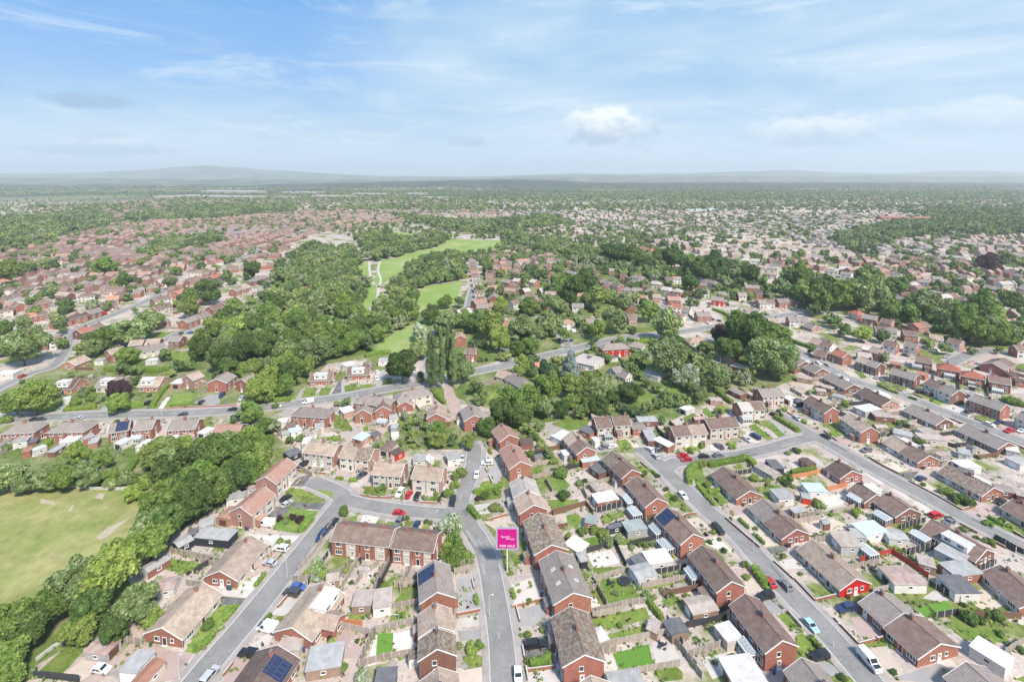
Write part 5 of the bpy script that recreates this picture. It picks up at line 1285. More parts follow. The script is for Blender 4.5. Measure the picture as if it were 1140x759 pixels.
for ln in '''A1 645,400 white van|A1 515,570 black suv|A1 262,715 silver suv|A1 805,165 dark_grey suv|A1 850,125 blue hatch|A0 672,672 white hatch|B1 768,288 black hatch|B1 776,326 silver hatch|B1 636,460 white van|B1 640,585 white van|B1 733,624 white suv|B1 660,720 silver hatch|B1 1005,540 navy suv|B1 1048,490 dark_grey hatch|B1 1086,452 black hatch|B1 876,72 black suv
B2 137,135 dark_grey hatch|B2 392,255 white suv|B2 449,265 red hatch|B2 505,275 black hatch|B2 742,312 black suv|B2 387,388 red hatch|B2 382,450 grey suv|B2 500,472 navy hatch|B2 901,132 white hatch|B2 970,55 white suv|B2 806,25 silver hatch
A3 155,510 black suv|A3 40,712 white hatch|A4 578,92 red hatch|A4 552,188 black suv|A4 852,380 light_blue hatch|A4 910,588 black suv|A4 1085,268 navy suv|A5 105,622 white van|B4 235,498 black suv|B4 0,272 white hatch
n2 622,380 white hatch|n2 655,384 dark_grey hatch|n2 645,408 silver hatch|n2 425,370 grey hatch|n2 461,366 white hatch|n2 775,422 red hatch|n2 850,408 black hatch|n2 910,404 grey hatch|n2 1028,336 white hatch|n2 1066,326 navy suv|n2 915,366 dark_grey hatch
n3 300,324 black hatch|n3 472,384 grey suv|n3 705,502 navy hatch|n3 766,657 red suv|n3 822,687 grey hatch|n3 1040,600 black hatch|C5 705,412 black suv|C5 770,467 dark_grey suv|C5 905,552 white hatch|C5 970,537 navy hatch|C5 1038,595 red suv|C5 1120,595 white hatch|C5 440,335 black hatch|C5 200,250 grey hatch|C5 160,240 silver hatch
C4 430,652 silver hatch|C4 485,627 navy hatch|C4 235,692 grey hatch|C4 770,420 white van|C4 905,145 white hatch|C4 965,155 silver hatch|C4 975,90 dark_grey hatch|C4 0,759 red hatch
C0 150,230 red hatch|C0 232,520 black hatch|C0 270,518 dark_grey hatch|C0 990,407 black suv|C1 342,358 navy suv|C1 205,402 black hatch|C1 472,378 silver hatch|C1 410,452 black hatch|C1 705,430 white hatch|C1 915,402 white van|C2 236,248 white suv|C2 240,205 white hatch|C2 960,120 black hatch|C2 345,570 grey hatch
C3 790,285 navy suv|C3 770,175 white hatch|D3 420,530 white van|D3 395,590 navy hatch|D0 685,418 red van|D0 120,555 white hatch|D1 130,540 blue hatch|D1 70,545 black hatch|D1 345,450 black hatch|D1 385,400 white hatch|D1 180,570 grey hatch|D4 200,450 grey hatch|D4 170,475 white hatch|D4 240,460 black hatch|D4 330,425 white hatch|D4 480,395 silver hatch|D4 560,420 dark_grey hatch|D5 345,690 dark_grey hatch|D5 620,700 silver hatch|D5 540,650 white hatch|C3 340,640 silver hatch|n3 240,180 grey hatch|n3 180,250 silver hatch|C5 840,150 white hatch|m3 130,345 grey hatch|D3 520,625 silver hatch|C0 520,512 silver hatch|C1 80,485 dark_grey hatch'''.replace('\n', '|').split('|'):
    c, p, col_, kd = ln.split(); car(c, *map(float, p.split(',')), col_.replace('_', ' '), kd, far=c[0] == 'D')
# ---------------------------------------------------------------- for-sale board, lamp posts, bins, garden things
def sign():
    b = G(*px('ph', 564.7, 637)); dep = depth(b.x, b.y); s = dep/F     # metres per photo pixel at the post
    W_ = 26*s*.97; zt = 5.9; root = bpy.data.objects.new('for_sale_sign', None); C.objects.link(root); root.matrix_world = T(b.x, b.y)
    def zof(yp): # height at the post whose picture is yp
        lo, hi = 0, 20
        for _ in range(40):
            mid = (lo+hi)/2
            if P(b.x, b.y, mid)[1] > yp: lo = mid
            else: hi = mid
        return lo
    z0, z1 = zof(611.5), zof(586.5); h = W_/2
    mb = MB(); mb.box(-.12, .12, -.12, .12, 0, z0); mb.box(-.3, .3, -.3, .3, 0, .1); link('post', mb.mesh('post', [M_WHITE]), root)
    x0 = -.30*W_/26*1.0
    mb = MB(); mb.box(-h, h, -.10, .10, z0, z1); bd = link('frame', mb.mesh('frame', [mat('frame_grey', (.38,.36,.42), .5, .05)]), root)
    mb = MB(); e = .08*W_; mb.box(-h+e, h-e, -.14, -.101, z0+e, z1-e); pn = link('panel', mb.mesh('panel', [mat('magenta_board', (.50,.002,.20), .5, .03)]), bd)
    def text(t, size, x, z):
        cu = bpy.data.curves.new('lettering', 'FONT'); cu.body = t; cu.size = size; cu.align_x = 'CENTER'; cu.extrude = .01; cu.resolution_u = 3
        tmp = bpy.data.objects.new('tmp', cu); C.objects.link(tmp); me = bpy.data.meshes.new_from_object(tmp.evaluated_get(bpy.context.evaluated_depsgraph_get())); bpy.data.objects.remove(tmp)
        me.materials.clear(); me.materials.append(mat('lettering_white', (.85,.80,.84), .5, .02)); link('lettering', me, pn, Matrix.Translation((x, -.16, z)) @ Matrix.Rotation(math.pi/2, 4, 'X'))
    text('FOR SALE', W_*.155, 0, z0+W_*.14)
    mb = MB(); pts = []                              # the agent's flowing script, too small to read in the photograph
    for k, (xa, xb, zz, am) in enumerate(((-.30, .12, .60, .030), (-.06, .36, .50, .026))):
        last = None
        for i in range(60):
            t = i/59; p = ((xa+(xb-xa)*t)*W_*.92+.018*W_*math.sin(t*44), -.165, z0+(z1-z0)*zz+am*W_*math.sin(t*(38+k*7))*(1+.8*math.sin(t*9+k)) - .03*W_*t)
            if last: mb.tube(last, p, .022*W_/4, .022*W_/4, 4)
            last = p
    link('script_lettering', mb.mesh('script_lettering', [mat('lettering_white', (.85,.80,.84))]), pn)
    root['label'] = 'square magenta for sale board on a tall white post beside the curved lane'; reg(root, '', 'sign', None, b.x, b.y)
sign()
_lm = {}
def lamp(cr, x, y):
    b = g(cr, x, y)
    if not _lm:
        mb = MB(); mb.tube((0,0,0),(0,0,1.2),.11,.10,8); mb.tube((0,0,1.2),(0,0,6.2),.07,.05,8); _lm['c'] = mb.mesh('column', [mat('lamp_column', (.55,.56,.55), .5)])
        mb = MB(); mb.tube((0,0,6.15),(.7,0,6.35),.04,.04,6); _lm['a'] = mb.mesh('arm', [mat('lamp_column', (.55,.56,.55))]); mb = MB(); mb.box(.6, 1.15, -.11, .11, 6.28, 6.42); _lm['l'] = mb.mesh('lantern', [mat('lantern', (.62,.62,.60), .4)])
    d, k, i = rd_dist(b); q = ROADS[k][0][i]-b; root = bpy.data.objects.new('street_lamp', None); C.objects.link(root); root.matrix_world = T(b.x, b.y, 0, math.atan2(q.y, q.x))
    for n, k_ in (('column','c'),('arm','a'),('lantern','l')): link(n, _lm[k_], root)
    reg(root, 'slim pale grey street lamp', 'street lamp', 'street lamps', b.x, b.y)
for c, x, y in (('B5',490,335),('C0',715,510),('B2',630,510),('C5',1080,560),('A2',985,330),('A1',775,60),('B1',982,150),('C4',205,740),('n3',170,160),('n2',850,90) if 0 else ('C1',465,425),('C2',105,372),('B4',470,640),('A4',700,170),('A4',1000,520),('n3',560,440),('C3',470,25),('D0',160,560) if 0 else ('C0',1078,490),('C0',362,130),('A0',1070,740) if 0 else ('A1',60,740),('B2',415,330),('B3',960,60),('D0',490,540) if 0 else ('B5',830,380),('C5',690,560),('C5',250,300),('C4',890,60)): lamp(c, x, y)
_bm = {}
def wheelie(x, y, colour):
    if colour not in _bm:
        mb = MB(); i = 0; a, b = .22, .28
        for z0, z1, r0, r1 in ((.06, .95, a, b),): 
            p = [(-r0,-r0,z0),(r0,-r0,z0),(r0,r0,z0),(-r0,r0,z0),(-r1,-r1,z1),(r1,-r1,z1),(r1,r1,z1),(-r1,r1,z1)]; mb.v += p
            for q in ((0,3,2,1),(4,5,6,7),(0,1,5,4),(1,2,6,5),(2,3,7,6),(3,0,4,7)): mb.f.append(q); mb.m.append(0)
        ma = mat('bin_'+colour, {'green':(.03,.13,.06),'grey':(.05,.05,.055),'brown':(.11,.06,.035),'blue':(.03,.08,.24)}[colour], .5); lid = MB(); lid.box(-.30, .30, -.30, .32, .952, 1.06); wl = MB(); wl.tube((-.25,.24,.1),(.25,.24,.1),.1,.1,8)
        _bm[colour] = (mb.mesh('body', [ma]), lid.mesh('lid', [ma]), wl.mesh('wheel', [M_TYRE]))
    root = bpy.data.objects.new('wheelie_bin', None); C.objects.link(root); root.matrix_world = T(x, y, .02, random.uniform(0, 6))
    for n, m in zip(('body','lid','wheel'), _bm[colour]): link(n, m, root)
    reg(root, f'{colour} wheelie bin', 'bin', 'wheelie bins', x, y)
for f in [f for f in FOOT if f[1] > 4.5 and depth(*f[0]) < 230]:
    c, l, h, a = f; u = Vector((math.cos(a), math.sin(a))); v = Vector((-u.y, u.x)); s = -1 if u.dot(c) > 0 else 1; s2 = random.choice((-1, 1))
    for k in range(random.choice((1, 2, 2))):
        p = c+u*s*(l+.8)+v*s2*(h*.55+k*.75)
        if not built(p): wheelie(p.x, p.y, random.choice(('green','grey','brown','blue')))
def trampoline(cr, x, y):
    b = g(cr, x, y, .8); root = bpy.data.objects.new('trampoline', None); C.objects.link(root); root.matrix_world = T(b.x, b.y); n = 24; mb = MB(); r = 1.75
    mb.face([(r*.86*math.cos(2*math.pi*i/n), r*.86*math.sin(2*math.pi*i/n), .8) for i in range(n)]); link('mat', mb.mesh('mat', [mat('trampoline_mat', (.03,.03,.035), .8)]), root); mb = MB()
    for i in range(n):
        a, c = 2*math.pi*i/n, 2*math.pi*(i+1)/n; mb.face([(r*.86*math.cos(a),r*.86*math.sin(a),.81),(r*math.cos(a),r*math.sin(a),.81),(r*math.cos(c),r*math.sin(c),.81),(r*.86*math.cos(c),r*.86*math.sin(c),.81)])
    link('rim', mb.mesh('rim', [mat('trampoline_rim', (.06,.07,.09), .7)]), root)
    for i in range(6):
        a = 2*math.pi*i/6; mb = MB(); mb.tube((r*math.cos(a),r*math.sin(a),0),(r*math.cos(a),r*math.sin(a),.8),.03,.03,6); link('leg', mb.mesh('leg', [M_HUB]), root)
    reg(root, 'round black trampoline on the lawn', 'trampoline', None, b.x, b.y)
trampoline('A3', 750, 82)
def gazebo(cr, x, y, r=1.9):
    b = g(cr, x, y, 2.2); root = bpy.data.objects.new('garden_gazebo', None); C.objects.link(root); root.matrix_world = T(b.x, b.y, 0, .4); mb = MB(); h = r
    for i in range(4): a = [(h,h),(-h,h),(-h,-h),(h,-h)]; p, q = a[i], a[(i+1) % 4]; mb.face([(*p,2.1),(*q,2.1),(0,0,2.9)]); mb.face([(*p,1.85),(*q,1.85),(*q,2.1),(*p,2.1)])
    link('canopy', mb.mesh('canopy', [FLAT['W']]), root)
    for sx in (-1, 1):
        for sy in (-1, 1): mb = MB(); mb.tube((sx*h,sy*h,0),(sx*h,sy*h,2.1),.04,.04,6); link('leg', mb.mesh('leg', [M_WHITE]), root)
    reg(root, 'white fabric garden gazebo beside the lawn', 'gazebo', None, b.x, b.y)
gazebo('A3', 575, 440)
def goal(cr, x, y):
    b = g(cr, x, y); root = bpy.data.objects.new('football_goal', None); C.objects.link(root); root.matrix_world = T(b.x, b.y); mb = MB()
    for a, c in (((-1.2,0,0),(-1.2,0,1.4)),((1.2,0,0),(1.2,0,1.4)),((-1.2,0,1.4),(1.2,0,1.4)),((-1.2,0,1.4),(-1.2,.9,0)),((1.2,0,1.4),(1.2,.9,0)),((-1.2,.9,0),(1.2,.9,0))): mb.tube(a, c, .05, .05, 6)
    link('frame', mb.mesh('frame', [M_WHITE]), root); reg(root, 'small white football goal on the grass', 'goal', None, b.x, b.y)
goal('m1', 602, 492)
_tb = {}
def table_set(cr, x, y):
    b = g(cr, x, y)
    if not _tb:
        mb = MB(); mb.tube((0,0,.7),(0,0,.74),.6,.6,14); mb.tube((0,0,0),(0,0,.7),.05,.05,6); _tb['t'] = mb.mesh('garden_table', [M_DOORS[2]])
        mb = MB(); mb.box(-.22,.22,-.22,.22,.42,.46); mb.box(-.22,.22,.2,.24,.46,.9)
        for sx in (-1,1):
            for sy in (-1,1): mb.box(sx*.2-.02,sx*.2+.02,sy*.2-.02,sy*.2+.02,0,.42)
        _tb['c'] = mb.mesh('garden_chair', [M_DOORS[2]])
    t = link('garden_table', _tb['t'], None, T(b.x, b.y, .03)); reg(t, 'dark round garden table on a patio', 'table', 'patio tables', b.x, b.y)
    for k in range(4):
        a = k*math.pi/2+.4; c = link('garden_chair', _tb['c'], None, T(b.x+math.cos(a)*.95, b.y+math.sin(a)*.95, .03, a-math.pi/2)); reg(c, 'dark garden chair by a round patio table', 'chair', 'patio chairs', b.x+math.cos(a)*.95, b.y+math.sin(a)*.95)
for a in (('A3',1000,525),('A4',85,145),('m1',460,245),('m2',600,40),('B4',450,80),('m0',790,205),('m1',700,350),('m3',500,280),('m2',455,345)): table_set(*a)
# ---------------------------------------------------------------- trees: leafy crowns on limbed trunks
def ico(sub):
    t = (1+5**.5)/2; v = [Vector(p).normalized() for p in ((-1,t,0),(1,t,0),(-1,-t,0),(1,-t,0),(0,-1,t),(0,1,t),(0,-1,-t),(0,1,-t),(t,0,-1),(t,0,1),(-t,0,-1),(-t,0,1))]
    f = [(0,11,5),(0,5,1),(0,1,7),(0,7,10),(0,10,11),(1,5,9),(5,11,4),(11,10,2),(10,7,6),(7,1,8),(3,9,4),(3,4,2),(3,2,6),(3,6,8),(3,8,9),(4,9,5),(2,4,11),(6,2,10),(8,6,7),(9,8,1)]
    for _ in range(sub):
        nf = []; mid = {}
        def md(a, b):
            k = (min(a, b), max(a, b))
            if k not in mid: v.append(((v[a]+v[b])/2).normalized()); mid[k] = len(v)-1
            return mid[k]
        for a, b, c in f: x, y, z = md(a,b), md(b,c), md(c,a); nf += [(a,x,z),(b,y,x),(c,z,y),(x,y,z)]
        f = nf
    return np.array([tuple(p) for p in v]), np.array(f)
ICO = {0: ico(0), 1: ico(1)}
def lobes(shape, n, r):
    out = []
    for i in range(n):
        while True:
            p = r.uniform(-1, 1, 3)
            if np.dot(p, p) < 1: break
        if shape == 'round': c = np.array([p[0]*.80, p[1]*.80, 1.16+p[2]*.70]); s = r.uniform(.17, .46)*(1-.25*max(0, p[2]))
        elif shape == 'tall': z = r.uniform(.5, 4.6); k = (1-abs(z-2.1)/3.1)**.7; c = np.array([p[0]*.55*k, p[1]*.55*k, z]); s = r.uniform(.32, .5)*(.45+.55*k)
        elif shape == 'cone': z = r.uniform(.35, 2.3); k = max(.12, 1-z/2.5); a = r.uniform(0, 6.28); c = np.array([math.cos(a)*.62*k, math.sin(a)*.62*k, z]); s = .22+.26*k
        elif shape == 'bush': c = np.array([p[0]*.7, p[1]*.7, .45+p[2]*.35]); s = r.uniform(.3, .45)
        out.append((c, s))
    return out
def crown_arrays(shape, seed, nl, nleaf, ls, sub):
    r = np.random.default_rng(seed); lb = lobes(shape, nl, r); V = []; Fq = []; Ft = []; base = 0
    iv, if_ = ICO[sub]
    for c, s in lb:
        q = iv*(s*.86)*(1+.18*r.standard_normal((len(iv), 1)).clip(-1.2, 1.2))+c; V.append(q); Ft.append(if_+base); base += len(q)
    w = np.array([s*s for c, s in lb]); w /= w.sum(); pick = r.choice(len(lb), nleaf, p=w)
    d = r.standard_normal((nleaf, 3)); d /= np.linalg.norm(d, axis=1)[:, None]; d[:, 2] = np.where(d[:, 2] < -.35, -d[:, 2], d[:, 2])
    C_ = np.array([lb[i][0] for i in pick]); S_ = np.array([lb[i][1] for i in pick])
    p = C_+d*(S_*r.uniform(.82, 1.16, nleaf))[:, None]
    n = d+.75*r.standard_normal((nleaf, 3)); n /= np.linalg.norm(n, axis=1)[:, None]
    u = np.cross(n, r.standard_normal((nleaf, 3))); u /= np.linalg.norm(u, axis=1)[:, None]; v = np.cross(n, u); L_ = ls*r.uniform(.6, 1.35, nleaf)[:, None]
    V.append(np.stack([p+u*L_, p+v*L_*.62, p-u*L_, p-v*L_*.62], 1).reshape(-1, 3)); Fq = np.arange(nleaf*4).reshape(-1, 4)+base
    return np.concatenate(V), np.concatenate(Ft), Fq
def mesh_np(name, V, Ft, Fq, mats, mi=None, flat=True):
    me = bpy.data.meshes.new(name); nt, nq = len(Ft), len(Fq); me.vertices.add(len(V)); me.vertices.foreach_set('co', np.ascontiguousarray(V, np.float32).ravel())
    me.loops.add(nt*3+nq*4); me.loops.foreach_set('vertex_index', np.concatenate([Ft.ravel(), Fq.ravel()]).astype(np.int32)); me.polygons.add(nt+nq)
    me.polygons.foreach_set('loop_start', np.concatenate([np.arange(nt)*3, nt*3+np.arange(nq)*4]).astype(np.int32))
    for m in mats: me.materials.append(m)
    if mi is not None: me.polygons.foreach_set('material_index', mi.astype(np.int32))
    me.polygons.foreach_set('use_smooth', np.concatenate([np.full(nt, not flat), np.zeros(nq, bool)]))
    me.update(); me.validate(); return me
CROWN = {}
for sh, nv in (('round', 6), ('tall', 2), ('cone', 2), ('bush', 3)):
    for i in range(nv):
        nl = {'round': 26, 'tall': 30, 'cone': 26, 'bush': 12}[sh]
        CROWN[sh, 0, i] = mesh_np('crown', *crown_arrays(sh, 100+i, nl, {'round': 7000, 'tall': 6500, 'cone': 5000, 'bush': 1500}[sh], .070 if sh != 'bush' else .10, 1), [LEAF['g']])
        CROWN[sh, 1, i] = mesh_np('crown', *crown_arrays(sh, 200+i, nl, 2400 if sh != 'bush' else 700, .10 if sh != 'bush' else .14, 1), [LEAF['g']])
def trunk_mesh(sh, seed):
    r = random.Random(seed); mb = MB(); top = {'round': 1.0, 'tall': 3.6, 'cone': 2.0, 'bush': .4}[sh]
    mb.tube((0,0,-.02),(.01,0,top*.45),.06 if sh != 'bush' else .04,.042,7); mb.tube((.01,0,top*.45),(0,.02,top),.042,.018,6)
    for i in range(6 if sh != 'bush' else 4):
        a = i*1.05+r.random(); z = top*(.42+.08*i); k = .5 if sh == 'round' else .22; mb.tube((0,0,z),(math.cos(a)*k, math.sin(a)*k, z+.32*k*2), .026, .010, 5)
    return mb.mesh('trunk', [M_BARK])
TRUNK = {(sh, i): trunk_mesh(sh, i) for sh in ('round','tall','cone','bush') for i in range(2)}
TREES = []      # x, y, radius, type
def at_crown(px_, py_, r):          # crown centre and radius in photo pixels -> the foot of the tree
    b = G(px_, py_+1.05*r); d = depth(*b); return b, r*d/F
for ln in '''m0 80,480,110g 60,610,90g 215,440,80g 330,330,110w 470,290,120l 390,450,80d 340,530,70l 580,420,90w 640,140,105g 710,70,90d 640,480,50l 490,520,75d 250,350,60g 30,710,80g 110,700,36l 560,500,50d 150,520,80d 500,200,60g 420,240,50w
n0 700,590,100g 640,710,85w 830,610,80d 900,520,95g 760,450,110d 880,400,100d 985,390,105g 1080,420,75l 1095,340,70g 700,490,85w 1000,490,75d 160,145,85l 75,165,70g 510,120,52c 500,185,45l 430,415,48g 330,400,50l 370,490,60w 295,490,62g 210,490,62w 130,500,62w 40,490,70w 1105,120,65l 995,240,24y 470,490,40l 600,500,40g 940,450,70d 560,560,40l 840,480,90g 790,540,80d 1060,480,60g
C1 590,290,88l 770,170,85l 760,300,72g 960,70,95w 360,110,85d 210,50,75d 640,540,70g 690,550,55l 430,500,38y 1110,400,28d 925,590,38y 795,650,32l 865,630,32y 700,420,26d 560,160,40g 640,40,90d 830,120,70g 130,160,40l 500,50,80d 60,160,40g
C2 410,170,105d 520,60,62w 810,205,72w 895,295,58w 640,640,70y 470,610,55w 515,650,40l 740,640,48y 845,650,62y 520,490,42l 960,560,62d 1100,370,90g 1065,460,85d 385,670,32l 440,540,45l 530,220,28y 790,475,22l 30,390,38g 420,490,36g 1000,500,60d 920,370,50g 600,560,50d 545,540,45l 240,690,24g
C3 80,370,105g 60,490,80d 250,330,85g 240,440,70w 390,400,58l 380,300,70y 485,330,68y 600,330,82w 670,370,65d 640,450,48w 520,430,62d 735,430,40w 790,450,52w 1060,120,120w 1120,230,72b 390,185,68s 210,240,68k 265,180,42k 300,120,42l 60,175,65l 145,110,42l 640,115,34y 580,80,28g 100,570,48l 180,560,36w 1000,520,32l 40,35,60g 130,35,60g 850,230,30g 900,270,36w 960,310,36w 1020,345,36w 900,430,42w 960,410,42w 1030,400,42w 1100,390,45w 860,470,45d 330,450,60d 460,460,50d 570,440,60d 140,620,34l 190,680,34l 250,740,34l 720,560,22l
C4 570,60,145w 640,180,80w 500,160,50w 205,235,92w 125,165,45d 45,240,72b 100,350,60w 400,240,48g 30,95,50g 320,40,90d 60,300,50g 20,390,50g 440,200,36d 680,250,32g 250,460,22g 130,680,18l 860,60,30l
D4 410,560,120d 560,650,125g 240,560,58c 150,620,48g 910,335,80g 870,390,42g 960,290,100d 1040,290,100g 775,180,78g 750,290,66d 625,250,44l 705,275,24l 555,270,34d 440,170,60d 380,190,46g 460,220,34l 300,215,34l 240,120,70d 120,120,90d 50,200,62d 1000,460,48g 1080,525,44l 350,415,28c 190,60,60d 330,60,40g 980,440,40l 690,120,34g 640,210,50d 520,190,50g 810,230,40l 830,140,40g 1000,230,50g 1090,330,60d 60,110,60g 540,60,30d 690,75,22d 30,60,50g
D5 100,305,100w 270,240,58g 135,175,58g 40,190,52g 330,215,48c 250,380,68g 340,400,78g 460,380,88w 560,430,88g 640,450,88w 730,460,88g 770,530,88g 860,540,88g 920,500,68w 1000,545,78g 1080,545,78w 840,350,78g 920,385,58g 1050,340,68d 640,165,34d 622,325,22k 895,80,62c 990,55,48c 1090,65,48c 510,58,28c 50,540,58l 190,560,48l 500,595,48w 610,640,46g 205,700,38g 965,655,28l 790,655,28g 1100,285,28k 400,300,28g 700,360,50g 200,350,50g 420,470,44d 680,560,50g 560,520,44d 1130,480,60g 130,230,44c 220,300,50g 700,215,40g 900,170,36g 640,250,40l 30,560,38l 280,470,34d
D3 90,530,112w 260,490,68w 110,365,64g 300,375,72w 400,290,78d 485,220,80d 540,300,78y 590,290,55y 450,340,42g 690,465,80w 560,530,55l 910,400,68l 1030,510,92w 1060,600,60d 750,320,46k 820,295,44k 890,290,44k 740,345,55w 320,205,60g 410,215,55g 300,120,44d 190,150,48g 120,110,45g 800,520,28c 380,425,34c 500,120,46g 930,140,48g 1060,130,48g 640,300,40g 350,290,55g 250,250,50g 180,370,38g 200,480,55w 350,560,48g 600,110,40d 640,40,60d 720,30,60d 800,40,70d 900,60,80d 1000,50,70d 1080,60,70d 460,490,44l 540,590,36l 720,580,30l 230,310,40g 550,60,40g 420,60,30d 420,100,30c 580,110,36d 870,340,30d 640,700,34l
D2 690,325,52g 790,335,40g 600,425,56d 690,475,76w 530,545,56b 890,465,78d 1000,505,82l 1060,365,54l 1050,605,68l 520,645,58g 820,450,60g 750,440,50g 950,420,50g 970,120,36d 935,60,30g 990,110,24d 1010,130,26g 1060,140,30g 1110,280,30d 640,610,26d 780,690,40d 940,610,32l 870,480,60d 1090,690,40g 930,710,22l
D0 262,308,38y 200,332,28y 445,355,48l 165,640,115w 590,580,42c 540,640,42d 700,580,78g 620,650,56w 850,520,110w 965,500,82w 760,540,70g 900,560,70g 840,195,52d 80,140,68g 190,110,48g 260,95,42g 350,80,44g 700,105,66g 755,100,40d 490,45,34d 560,35,36g 30,520,52d 540,240,28y 60,600,50g 420,600,44g 860,690,66l 1100,690,40l 1010,460,70w 640,80,36d 120,150,50g 25,650,50g 240,610,40g
D1 260,280,74d 125,335,60g 130,385,58y 540,130,58d 770,155,58w 680,160,28d 720,220,32l 640,260,22l 970,345,60w 1075,385,34g 330,210,28g 410,190,32l 600,200,22g 450,20,20d 50,350,40g 380,150,40g 560,100,28d 220,120,28g 640,220,24l'''.splitlines():
    c, *it = ln.split()
    for s in it:
        x, y, r = s.split(','); t = r[-1]; P_ = px(c, float(x), float(y)); b, rm = at_crown(P_[0], P_[1], float(r[:-1])/CROP[c][2])
        if any((b.x-q[0])**2+(b.y-q[1])**2 < (.62*max(rm, q[2]))**2 for q in TREES): continue
        TREES.append((b.x, b.y, min(rm*(.90 if b.y < 260 and b.x < 0 else 1.0 if b.y < 260 else 1.08), 13), t))
for x, y, yt in ((479.5,433,375),(484,434,378),(491.5,433,368),(505,431,373),(500,428,380)):      # the row of poplars
    b = G(x, y); TREES.append((b.x, b.y, 3.1, 'p'))
WOODS = [[G(*p) for p in q] for q in (
 ((170,545),(168,515),(195,498),(240,482),(268,470),(290,478),(312,490),(302,505),(275,528),(240,555),(205,585),(190,600),(165,590)),
 ((275,480),(262,440),(262,425),(205,405),(212,385),(235,372),(262,350),(300,330),(306,300),(345,275),(395,282),(410,320),(408,350),(385,362),(420,348),(468,335),(468,352),(440,378),(425,395),(365,405),(345,425),(325,450),(300,462)),
 ((400,270),(430,258),(465,268),(482,262),(500,266),(497,277),(465,283),(430,291),(408,292)), ((450,306),(468,288),(490,277),(505,288),(520,308),(512,316),(487,320),(462,320)),
 ((432,325),(450,303),(466,310),(470,322),(462,345),(440,365),(420,372)),
 ((0,700),(20,660),(60,640),(85,660),(80,690),(30,740),(0,759)), ((85,640),(110,625),(135,640),(125,690),(95,690)),
 ((570,440),(600,425),(640,430),(690,445),(760,450),(740,470),(700,462),(640,470),(600,470),(575,470)),
 ((820,382),(845,360),(875,375),(880,395),(850,410),(830,400)), ((700,300),(760,300),(830,303),(835,322),(760,318),(690,310)), ((560,262),(600,268),(640,280),(700,292),(690,304),(630,292),(575,274)),
 ((850,325),(900,312),(950,322),(1000,338),(1060,350),(1136,362),(1136,392),(1070,385),(1010,368),(960,350),(900,345)), ((930,264),(1000,248),(1060,243),(1160,246),(1160,264),(1060,263),(1010,266),(955,282),(935,278)),
 ((-80,300),(-80,248),(30,244),(110,236),(130,250),(60,268),(0,285)), ((130,246),(220,230),(330,228),(330,236),(230,246)), ((430,240),(480,246),(530,250),(610,243),(640,250),(560,262),(500,258)), ((150,288),(185,270),(240,262),(245,272),(180,285)), ((1000,238),(1140,235),(1140,242),(1040,243)), ((740,215),(800,217),(880,219),(880,223),(800,223),(750,222)))]
cand = []
def toofar(p, m): return any((p[0]-t[0])**2+(p[1]-t[1])**2 < (m*.5+t[2]*.62)**2 for t in TREES)
for q in WOODS:
    xs, ys = [p[0] for p in q], [p[1] for p in q]; d0 = depth(sum(xs)/len(xs), sum(ys)/len(ys)); sp = 9.4 if d0 < 700 else 10.5 if d0 < 1000 else 12
    y = min(ys)
    while y < max(ys):
        x = min(xs)+random.random()*sp
        while x < max(xs):
            p = (x+random.uniform(-.35, .35)*sp, y+random.uniform(-.35, .35)*sp)
            if inpoly(p, q) and not built(p, 2.5) and rd_dist(p)[0] > 1.5 and not any(inpoly((p[0]*(1+k_/p[1]), p[1]+k_), m) for m in MEAD for k_ in (0, 9, 18, 27)) and not inpoly(p, FIELD) and not toofar(p, sp): cand.append((*p, sp*random.uniform(.44, .80), random.choice('gggdddwwlly')))
            x += sp
        y += sp*.9
for q, sp, n0 in (([G(*p) for p in ((560,470),(572,432),(600,405),(640,393),(700,378),(760,376),(830,385),(885,420),(800,440),(745,470),(660,464))], 11, 0), ([G(*p) for p in ((-60,458),(-60,420),(0,436),(60,402),(130,385),(250,395),(268,440),(120,458))], 13, 0), ([G(*p) for p in ((560,402),(560,350),(540,300),(600,285),(700,292),(830,303),(850,318),(900,312),(950,322),(1136,355),(1136,395),(1000,368),(940,350),(860,340),(745,350),(740,366),(640,386))], 13, 0), ([G(*p) for p in ((500,345),(520,350),(560,385),(560,400),(500,418),(478,425),(470,400))], 10, 0), ([G(*p) for p in ((440,470),(470,455),(500,470),(560,478),(555,500),(460,500),(425,485))], 9, 0)):
    xs, ys = [p[0] for p in q], [p[1] for p in q]; y = min(ys)
    while y < max(ys):
        x = min(xs)
        while x < max(xs):
            pt = (x+random.uniform(-.5, .5)*sp, y+random.uniform(-.5, .5)*sp); r_ = random.choice((1.4, 2.0, 2.6, 3.2, 4.2))
            if random.random() < .8 and inpoly(pt, q) and not built(pt, 1.0+r_*.5) and rd_dist(pt)[0] > 1.2+r_*.4 and not any(inpoly(pt, m) for m in MEAD) and not any(inpoly(pt, m) for m in LAWNS) and not toofar(pt, r_*1.2): cand.append((*pt, r_, random.choice('gggddllwyc' if random.random() < .3 else 'gggddlw')))
            x += sp
        y += sp
ALL = [t for t in TREES if not built(t, -.5) or True]+cand
ALL.sort(key=lambda t: -t[2]*(2.5 if t[3] == 'p' else 1)/depth(t[0], t[1]))
SHAPE = {'k': 'cone', 's': 'cone', 'p': 'tall'}
TN = {'g':'mid green broadleaf tree','d':'dark green broadleaf tree','l':'light green leafy tree','w':'pale-tipped green tree','c':'dark copper purple tree','k':'dark pointed conifer','p':'tall slender poplar','b':'creamy pale blossoming tree','y':'yellow green tree','s':'blue grey conifer'}
NAMES = {'c':'copper_tree','k':'conifer_tree','s':'conifer_tree','p':'poplar_tree'}
BUSHES = []
